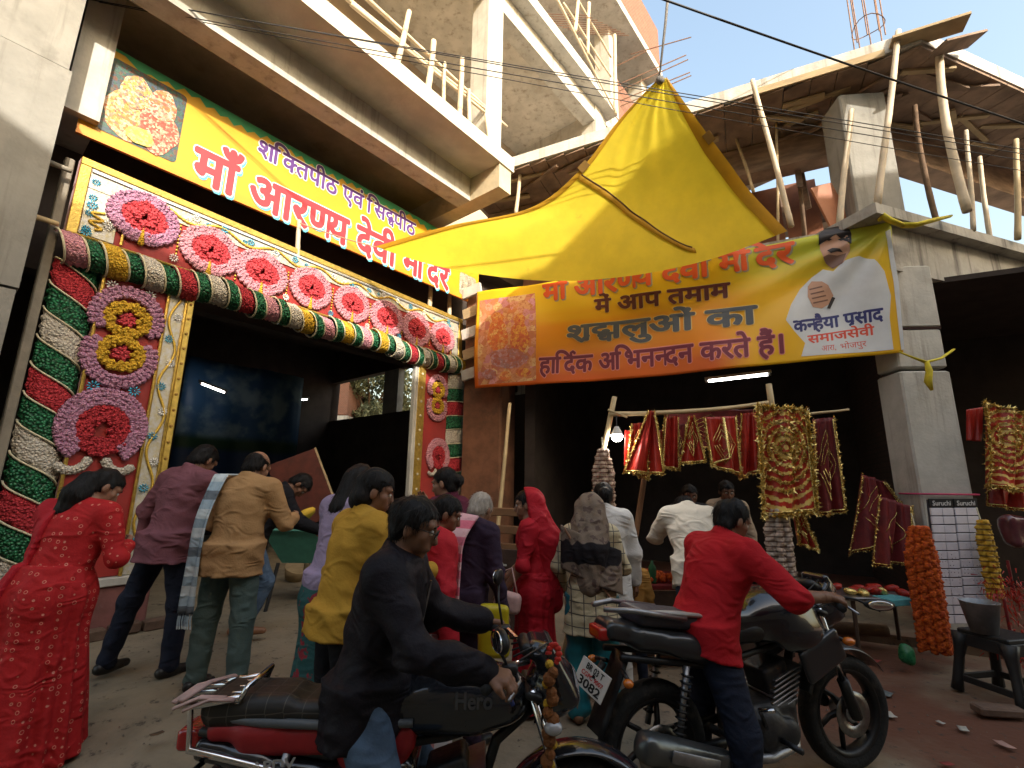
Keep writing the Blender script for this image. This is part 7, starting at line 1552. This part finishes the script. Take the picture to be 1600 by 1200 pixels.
cloth_hang('lower glossy red cloth behind the yellow garlands', [(1545, 690), (1600, 700), (1605, 800), (1548, 790)], 5.6, redsat, amp=.04)
for i, (lab, pl_, D_, m_, tr_) in enumerate((
    ('crumpled red cloth squeezed between the pointed cloth and the tinsel packet', [(1040, 652), (1060, 650), (1062, 735), (1032, 730)], 4.72, redsat, True),
    ('orange red glittering packet hung beside the post with the gold rings', [(1160, 646), (1182, 644), (1186, 735), (1156, 748)], 4.70, redsat, True),
    ('short red cloth with thick gold hem low on the stall crossbar', [(985, 662), (1010, 660), (1012, 750), (978, 735)], 4.74, redsat, True),
    ('wide dim red cloth on the shop back wall behind the stall keepers', [(1040, 640), (1180, 640), (1185, 700), (1035, 700)], 6.8, marr, True),
    ('narrow red streamer hung below the gold ringed cloth', [(1238, 800), (1252, 800), (1275, 860), (1250, 850)], 4.45, redsat, True))):
    cloth_hang(lab, pl_, D_, m_, trim=tr_, amp=.03)
# bundles of strung garlands
def strand_mat(name, c1, c2, sc): return mat(name, c1, .7, .2, 20, .6, 60, pattern=stripes_pat([c1, c1, c2], 2, sc))
def bundle(label, px0, px1, py0, py1, D, m, n=9, r=.022, step=.03, group='garland bundles', depth=.05, name='garland_bundle'):
    a, b2 = at(px0, py0, D), at(px1, py1, D); w = b2[0]-a[0]; z0_, z1_ = a[2], b2[2]; t = thing(name, ((a[0]+b2[0])/2, a[1], z1_), label, 'garlands', group); k0 = max(3, int((z0_-z1_)/step))
    for i in range(n):
        u = (i+.5)/n; y = -depth*math.sin(math.pi*u)+.04*((i*7) % 3)/3; pts = []; rr = []
        for k in range(2*k0+1):
            v = k/(2*k0); sp = .35+.65*min(1, v*4)
            pts.append((a[0]+w*(.5+(u-.5)*sp)+.006*math.sin(k*.9+i), a[1]+y+.006*math.cos(k*1.3+i), z0_+(z1_-z0_)*v*(1-.05*((i*5) % 4)/4))); rr.append(r*(1.12 if k % 2 else .72)*(.9+.2*random.random()))
        MB().tube(pts, rr, 8).build('strand', m, t, True)
    p = np.array([(a[0]+b2[0])/2, a[1], z0_]); MB().tube([p, p+np.array([0, .02, .12])], .006, 5).build('string', cord, t)
    return t
whm = strand_mat('white_maroon_strand', (.45, .33, .24), (.10, .015, .012), 26)
bundle('bundle of white and maroon garlands on the leaning bamboo post', 926, 962, 702, 850, 4.6, whm, 8, .026)
bundle('bundle of white and brown garlands below the gold ringed cloth', 1192, 1246, 795, 915, 4.4, strand_mat('white_brown_strand', (.42, .33, .27), (.06, .02, .015), 24), 9, .026)
marg = mat('orange_marigold', (.62, .115, .006), .8, .45, 45, .9, 70, col2=(.30, .03, .004)); yelm = strand_mat('yellow_dark_strand', (.55, .33, .03), (.07, .03, .015), 20)
bundle('thick bundle of orange marigold garlands hanging at the corner pillar', 1408, 1484, 822, 1018, 4.75, marg, 17, .031, .026, depth=.12)
bundle('bundle of yellow and dark garlands right of the hanging sachets', 1522, 1566, 812, 935, 4.9, yelm, 9, .028)
# sachet strips with black header cards
hx = thing('sachet_strips', at(1490, 975, 4.98), 'strips of small white boxes under black header cards on the pillar', 'packets')
c0_, c1_, c2_, c3_ = at(1450, 780, 5.02), at(1526, 780, 5.02), at(1548, 972, 4.98), at(1472, 978, 4.98)
sq = lambda u, v: (c0_*(1-u)+c1_*u)*(1-v)+(c3_*(1-u)+c2_*u)*v
exh = nrm(c1_-c0_); ezh = nrm(c0_-c3_); nh = np.cross(exh, ezh); nh = nh if nh[1] < 0 else -nh; whitebx = mat('white_sachet', (.66, .63, .68), .5, .12, 10, 0, pattern=dots_pat((.12, .08, .12), 30, (.0, .12)))
MB().box(sq(.5, .5)-nh*.014, (np.linalg.norm(c1_-c0_)*1.0, np.linalg.norm(c0_-c3_)*.98, .006), np.array([exh, ezh, nh])).build('gap_shade_sheet', mat('sachet_shadow', (.05, .045, .05), .8), hx)  # dark sheet added as shade in the gaps between boxes
for cI in range(2):
    MB().bbox(sq(.25+.5*cI, .03), (np.linalg.norm(c1_-c0_)*.48, np.linalg.norm(c0_-c3_)*.07, .02), np.array([exh, ezh, nh]), .003).build('header_card', mat('header_black', (.012, .012, .014), .4), hx)
    lettering('header_lettering', ['Suruchi'], lambda x, y, off, cI=cI: sq(.06+.5*cI+.38*x, .052-.035*y)+nh*(.0115+off), ink('plain_white', (.6, .6, .6)), hx, ring(.02, 6), .001)
    for r_ in range(13):
        c = sq(.25+.5*cI, .105+.071*r_)
        for h_ in (-1, 1): MB().bbox(c+exh*h_*np.linalg.norm(c1_-c0_)*.118+nh*.004*random.random(), (np.linalg.norm(c1_-c0_)*.228, np.linalg.norm(c0_-c3_)*.062, .02), np.array([exh, ezh, nh]), .003).build('sachet', whitebx, hx)
pkc = pcn+np.array([0, 0, float(at(1460, 772, 5.5)[2])]); rp = mat('pink_string', (.6, .06, .16), .7)
tag(MB().tube([pkc+Rp[0]*x+Rp[1]*y for x, y in ((-.02, .3), (-.02, -.03), (.3, -.03), (.60, -.03), (.6, .3))], .012, 6).build('pink_string', rp, None, True), 'bright pink string tied round the corner pillar above the sachets', 'string')
# counter heaped with offerings
ct = onz(1075, 905, .72); cy_ = 4.72
co = thing('stall_counter', (1.75, cy_+.3, .1), 'low timber counter of the stall covered with red cloth', 'counter')
MB().bbox((1.75, cy_+.35, .70), (1.75, .75, .05), None, .01).build('counter_top', mat('counter_red', (.20, .015, .015), .7, .4, 8, .3), co)
MB().bbox((1.75, cy_+.0, .39), (1.7, .03, .55), None, .01).build('front_panel', mat('counter_wood', (.07, .04, .025), .8, .4, 5, .3), co)
for x in (.95, 2.55): MB().bbox((x, cy_+.65, .38), (.06, .06, .58), None, .01).build('leg', mat('counter_wood', (.07, .04, .025)), co)
for k in range(60):                                     # loose marigold heads heaped at the front of the counter
    x = .92+.75*random.random(); y = cy_+.02+.25*random.random(); MB().ball((x, y, .745+.05*random.random()), .028+.012*random.random(), 7, 5, frame(rng.normal(size=3))).build('marigold_head', marg, co)
for k in range(17):                                     # marigold garland coils on the counter
    x = .98+1.45*random.random(); y = cy_+.05+.45*random.random()
    if k % 3 == 0:
        R_ = .06+.05*random.random(); mb = MB(); mb.tube([(x+R_*math.cos(a), y+R_*math.sin(a), .755+.012*math.sin(a*9)+.03*(k % 2)) for a in np.linspace(0, 6.283, 40)], [.022*(1.2 if i % 2 else .8) for i in range(40)], 6); tag(mb.build('marigold_coil', marg, None, True), 'coil of orange marigolds lying on the stall counter', 'garland', 'offerings on the counter')
    elif k % 3 == 1: tag(MB().ball((x, y, .765), (.06, .05, .04), 10, 6, frame([random.random(), random.random(), .1])).build('cloth_offering', redsat, None, True), 'small folded red cloth offering on the stall counter', 'cloth', 'offerings on the counter')
    else: tag(MB().lathe([(0, 0), (.05, 0), (.075, .05), (.072, .052), (.045, .008), (0, .008)], (x, y, .727), (0, 0, 1), 14).build('brass_bowl', mat('brass', (.55, .36, .10), .35, .3, 10, .1, metal=.8), None, True), 'little brass bowl on the stall counter', 'bowl', 'offerings on the counter')
tag(MB().lathe([(0, 0), (.035, 0), (.037, .02), (.037, .12), (.032, .15), (.014, .175), (.014, .2), (0, .2)], at(1018, 868, 4.75)*[1, 1, 0]+np.array([0, 0, .727]), (0, 0, 1), 16).build('water_bottle', mat('green_bottle', (.05, .18, .08), .15, .1, 5, 0, trans=.4), None, True), 'green plastic bottle standing on the stall counter', 'bottle')
tag(MB().lathe([(0, 0), (.08, 0), (.11, .07), (.108, .075), (.07, .01), (0, .01)], at(985, 868, 4.7)*[1, 1, 0]+np.array([0, 0, .727]), (0, 0, 1), 18).build('glass_bowl', mat('bowl_amber', (.45, .25, .10), .15, .2, 5, 0, trans=.4), None, True), 'shallow amber bowl on the counter by the timber post', 'bowl')
# side table with a tray of red offerings
s0 = onz(1375, 925, .62); sdt = thing('tray_table', (s0[0], s0[1], .1), 'small table carrying a wide tray of red offerings', 'table')
MB().bbox((s0[0], s0[1]+.1, .58), (.85, .5, .03), None, .008).build('tray', mat('steel_tray', (.25, .24, .24), .35, .3, 10, .1, metal=.8), sdt)
for x, y in ((-.35, -.1), (.35, -.1), (-.35, .3), (.35, .3)): MB().tube([(s0[0]+x, s0[1]+y, .57), (s0[0]+x, s0[1]+y, .1)], .018, 6).build('leg', mat('counter_wood', (.07, .04, .025)), sdt)
for k in range(14):
    x, y = s0[0]-.35+.7*random.random(), s0[1]-.1+.38*random.random(); tag(MB().ball((x, y, .62), (.07, .05, .035), 9, 6, frame([random.random()-.5, random.random()-.5, .1])).build('red_bundle', redsat if k % 4 else goldt, None, True), 'little red bundle heaped on the wide tray' if k % 4 else 'shiny gold bundle among the red ones on the wide tray', 'bundle', 'bundles on the tray')
q = at(1395, 938, 4.9); tag(MB().bbox(q, (.28, .2, .06), rotz(15).T, .006).build('cyan_box', mat('cyan_card', (.10, .38, .42), .5), None), 'flat cyan box below the tray beside the orange garlands', 'box')
# bucket on plastic stool
s1 = onz(1578, 1085, .05); s1[2] = .02
stl = thing('plastic_stool', s1, 'dark grey plastic stool with arched sides carrying the bucket', 'stool'); stm = mat('grey_plastic', (.018, .018, .018), .5, .3, 8, .1)
hS = .46
MB().bbox(s1+np.array([0, 0, hS]), (.36, .36, .035), rotz(12).T, .015).build('seat', stm, stl)
def leg_(ax, ay):
    R_ = rotz(12); f = lambda z: s1+R_@np.array([ax*(.16+.06*(1-z/hS)), ay*(.16+.06*(1-z/hS)), z]); zz_ = np.linspace(.0, hS-.02, 6); return MB().tube([f(z) for z in zz_], [.042, .036, .034, .034, .045, .065], 8)
for ax in (-1, 1):
    for ay in (-1, 1): leg_(ax, ay).build('leg', stm, stl, True)
for k in range(4):
    R_ = rotz(12+90*k); MB().bbox(s1+R_@np.array([0, -.20, .10]), (.36, .02, .05), R_.T, .008).build('stretcher', stm, stl); MB().bbox(s1+R_@np.array([0, -.175, hS-.06]), (.34, .02, .09), R_.T, .008).build('apron', stm, stl)
bk = s1+np.array([-.13, -.02, hS+.02]); bu = thing('metal_bucket', bk, 'galvanised metal bucket standing on the grey plastic stool', 'bucket'); gal = mat('galvanised', (.30, .31, .32), .45, .35, 8, .2, metal=.7)
MB().lathe([(0, 0), (.085, 0), (.125, .23), (.130, .235), (.122, .235), (.082, .012), (0, .012)], bk, (0, 0, 1), 24).build('pail', gal, bu, True); MB().tube([bk+np.array([.125*math.cos(a), .125*.15*math.sin(a)-.02, .23+.02*math.sin(a)]) for a in np.linspace(math.pi, 2*math.pi, 12)], .005, 5).build('handle', gal, bu, True)
# shaggy red wool fringe and heap at the right edge
for i, (px, py, D, n_) in enumerate(((1585, 930, 4.6, 260), (1580, 995, 4.4, 200))):
    c = at(px, py, D); V = []; F = []
    for k in range(n_): p = c+rng.normal(size=3)*np.array([.13, .08, .10]); d = nrm(rng.normal(size=3)*.6+np.array([0, -.2, -1.0]))*.5; w = nrm(np.cross(d, rng.normal(size=3)))*.006; i0 = len(V); V += [p-w, p+w, p+d*.11+w*.3, p+d*.11-w*.3]; F.append((i0, i0+1, i0+2, i0+3))
    o = thing('wool_fringe', c-np.array([0, 0, .2]), ('shaggy red thread bunch hanging above the stool', 'shaggy red thread bunch drooping over the stool side')[i], 'threads'); x_ = obj_from('threads', V, F, redsat, o); x_['kind'] = 'stuff'; MB().tube([c+np.array([0, 0, .3]), c], .012, 6).build('cord', marr, o)
t_pk = at(1590, 830, 5.0); f = rbox((0, 0, 0), (.14, .08, .16), .07); tag(sdf_obj('film_bag', lambda P: f(P)+.02*wob(P, 18, 4), (-.24, -.18, -.26), (.24, .18, .26), .016, mat('maroon_film', (.12, .03, .04), .2, .4, 8, .3, coat=.6), None, lambda V: V+t_pk), 'bulging maroon plastic bag hanging beside the yellow garlands', 'bag')
# loose things on the ground
f = rbox((0, 0, 0), (.07, .06, .06), .05); gb = onz(1418, 1030, .12); gb[2] = .16; tag(sdf_obj('plastic_bag', lambda P: f(P)+.03*wob(P, 36, 2), (-.13, -.13, -.1), (.13, .13, .13), .010, mat('green_film', (.03, .20, .08), .3, .3, 10, .2, trans=.3), None, lambda V: V+gb), 'crumpled green plastic bag on the shop floor', 'bag')
lg = onz(1340, 985, .16); pole(lg+np.array([-.25, .12, .0]), lg+np.array([.25, -.10, .02]), .07, label='short dark log lying on the shop floor', m=mat('bark', (.16, .10, .06)), name='wood_log', nodes=False)
tag(MB().bbox(onz(1560, 1110, .05), (.30, .12, .06), rotz(-8).T, .012).build('old_brick', mat('old_brick', (.16, .10, .07)), None), 'worn brick lying beside the plastic stool', 'brick')
paper = mat('scrap_paper', (.40, .38, .33), .8); lits = [((1365, 1000), .045, paper, 'torn scrap of pale paper on the shop floor'), ((1383, 982), .05, paper, 'curled white paper scrap near the dark log'), ((1362, 1032), .08, mat('red_leaf', (.25, .04, .03), .7), 'red wilted leaf on the shop step'), ((1470, 1130), .03, paper, 'tiny white scrap on the reddish dirt'), ((1390, 1118), .06, paper, 'thin white straw lying beside the front wheel'), ((1570, 1165), .06, mat('pale_leaf', (.40, .24, .2), .7), 'pinkish wilted petal on the grey ground'), ((1480, 1195), .04, mat('red_leaf', (.25, .04, .03)), 'dark red petal near the bottom of the lane'), ((1385, 1085), .07, mat('grey_leaf', (.12, .14, .14), .7), 'grey dry leaf by the front wheel'), ((1505, 1140), .05, paper, 'flattened pale wrapper on the reddish dirt'), ((340, 1145), .05, mat('brown_leaf', (.10, .06, .03), .8), 'brown leaf on the lane behind the carrier'), ((245, 1148), .04, mat('brown_leaf', (.10, .06, .03)), 'small brown leaf on the lane by the red sari')]
for (px, s_, m, lab) in lits:
    p = onz(*px, .03); inshop = float((p-Q0)@MBn) > -.55; p = onz(*px, .115 if inshop else float(gz(*p[:2]))+.012); a = random.random()*6
    def f(u, v, p=p, s_=s_, a=a): x, y = (u-.5)*s_*1.6, (v-.5)*s_; return p+np.array([x*math.cos(a)-y*math.sin(a), x*math.sin(a)+y*math.cos(a), .006+.3*s_*abs(u-.5)*abs(v-.2)]), np.array([0, 0, 1])
    tag(MB().sheet(f, 5, 4, .002).build('litter', m, None, True), lab, 'litter', 'litter on the ground')
# pebbles and grit scattered over the lane
V = []; F = []
for k in range(1500):
    x, y = random.uniform(-3.6, 5.5), random.uniform(1.6, 5.2); s_ = .003+.009*random.random()**3; z = float(gz(x, y))+.004; c = np.array([x, y, z]); i0 = len(V); q = rng.normal(size=(4, 3)); q /= np.linalg.norm(q, axis=1)[:, None]
    V += [c+np.array([s_, 0, 0]), c+np.array([-s_*.6, s_, 0]), c+np.array([-s_*.5, -s_, 0]), c+np.array([0, 0, s_*.9])]; F += [(i0, i0+1, i0+3), (i0+1, i0+2, i0+3), (i0+2, i0, i0+3)]
x_ = obj_from('grit', V, F, mat('grit', (.16, .13, .10), .9, .5, 3, 0), None); tag(x_, 'grit and tiny stones scattered over the dirt lane', 'grit', kind='stuff')
# low timber bench and painted board by the pier
bd_ = at(778, 890, 5.2); bo = thing('painted_board', (bd_[0], bd_[1], .05), 'dark weathered board with white painted letters beside the reddish pier', 'board'); fx = np.array([UB, [0, 0, 1], -MBn])
MB().bbox(bd_+np.array([.05, 0, -.22]), (.55, .85, .03), fx, .006).build('panel', mat('dark_board', (.06, .03, .02), .8, .4, 5, .3), bo)
lettering('white_lettering', ['मे'], lambda x, y, off: bd_+UB*(-.10+.20*x)+np.array([0, 0, -.06+.12*y])-MBn*(.018+off), ink('chalk', (.45, .42, .38)), bo, ring(.02, 6), .002)
for k in range(3): MB().bbox(at(790+6*k, 800+28*k, 5.6), (.5, .05, .09), np.array([UB, MBn, [0, 0, 1]]), .008).build('timber', mat('brown_timber', (.20, .10, .045)), bo)
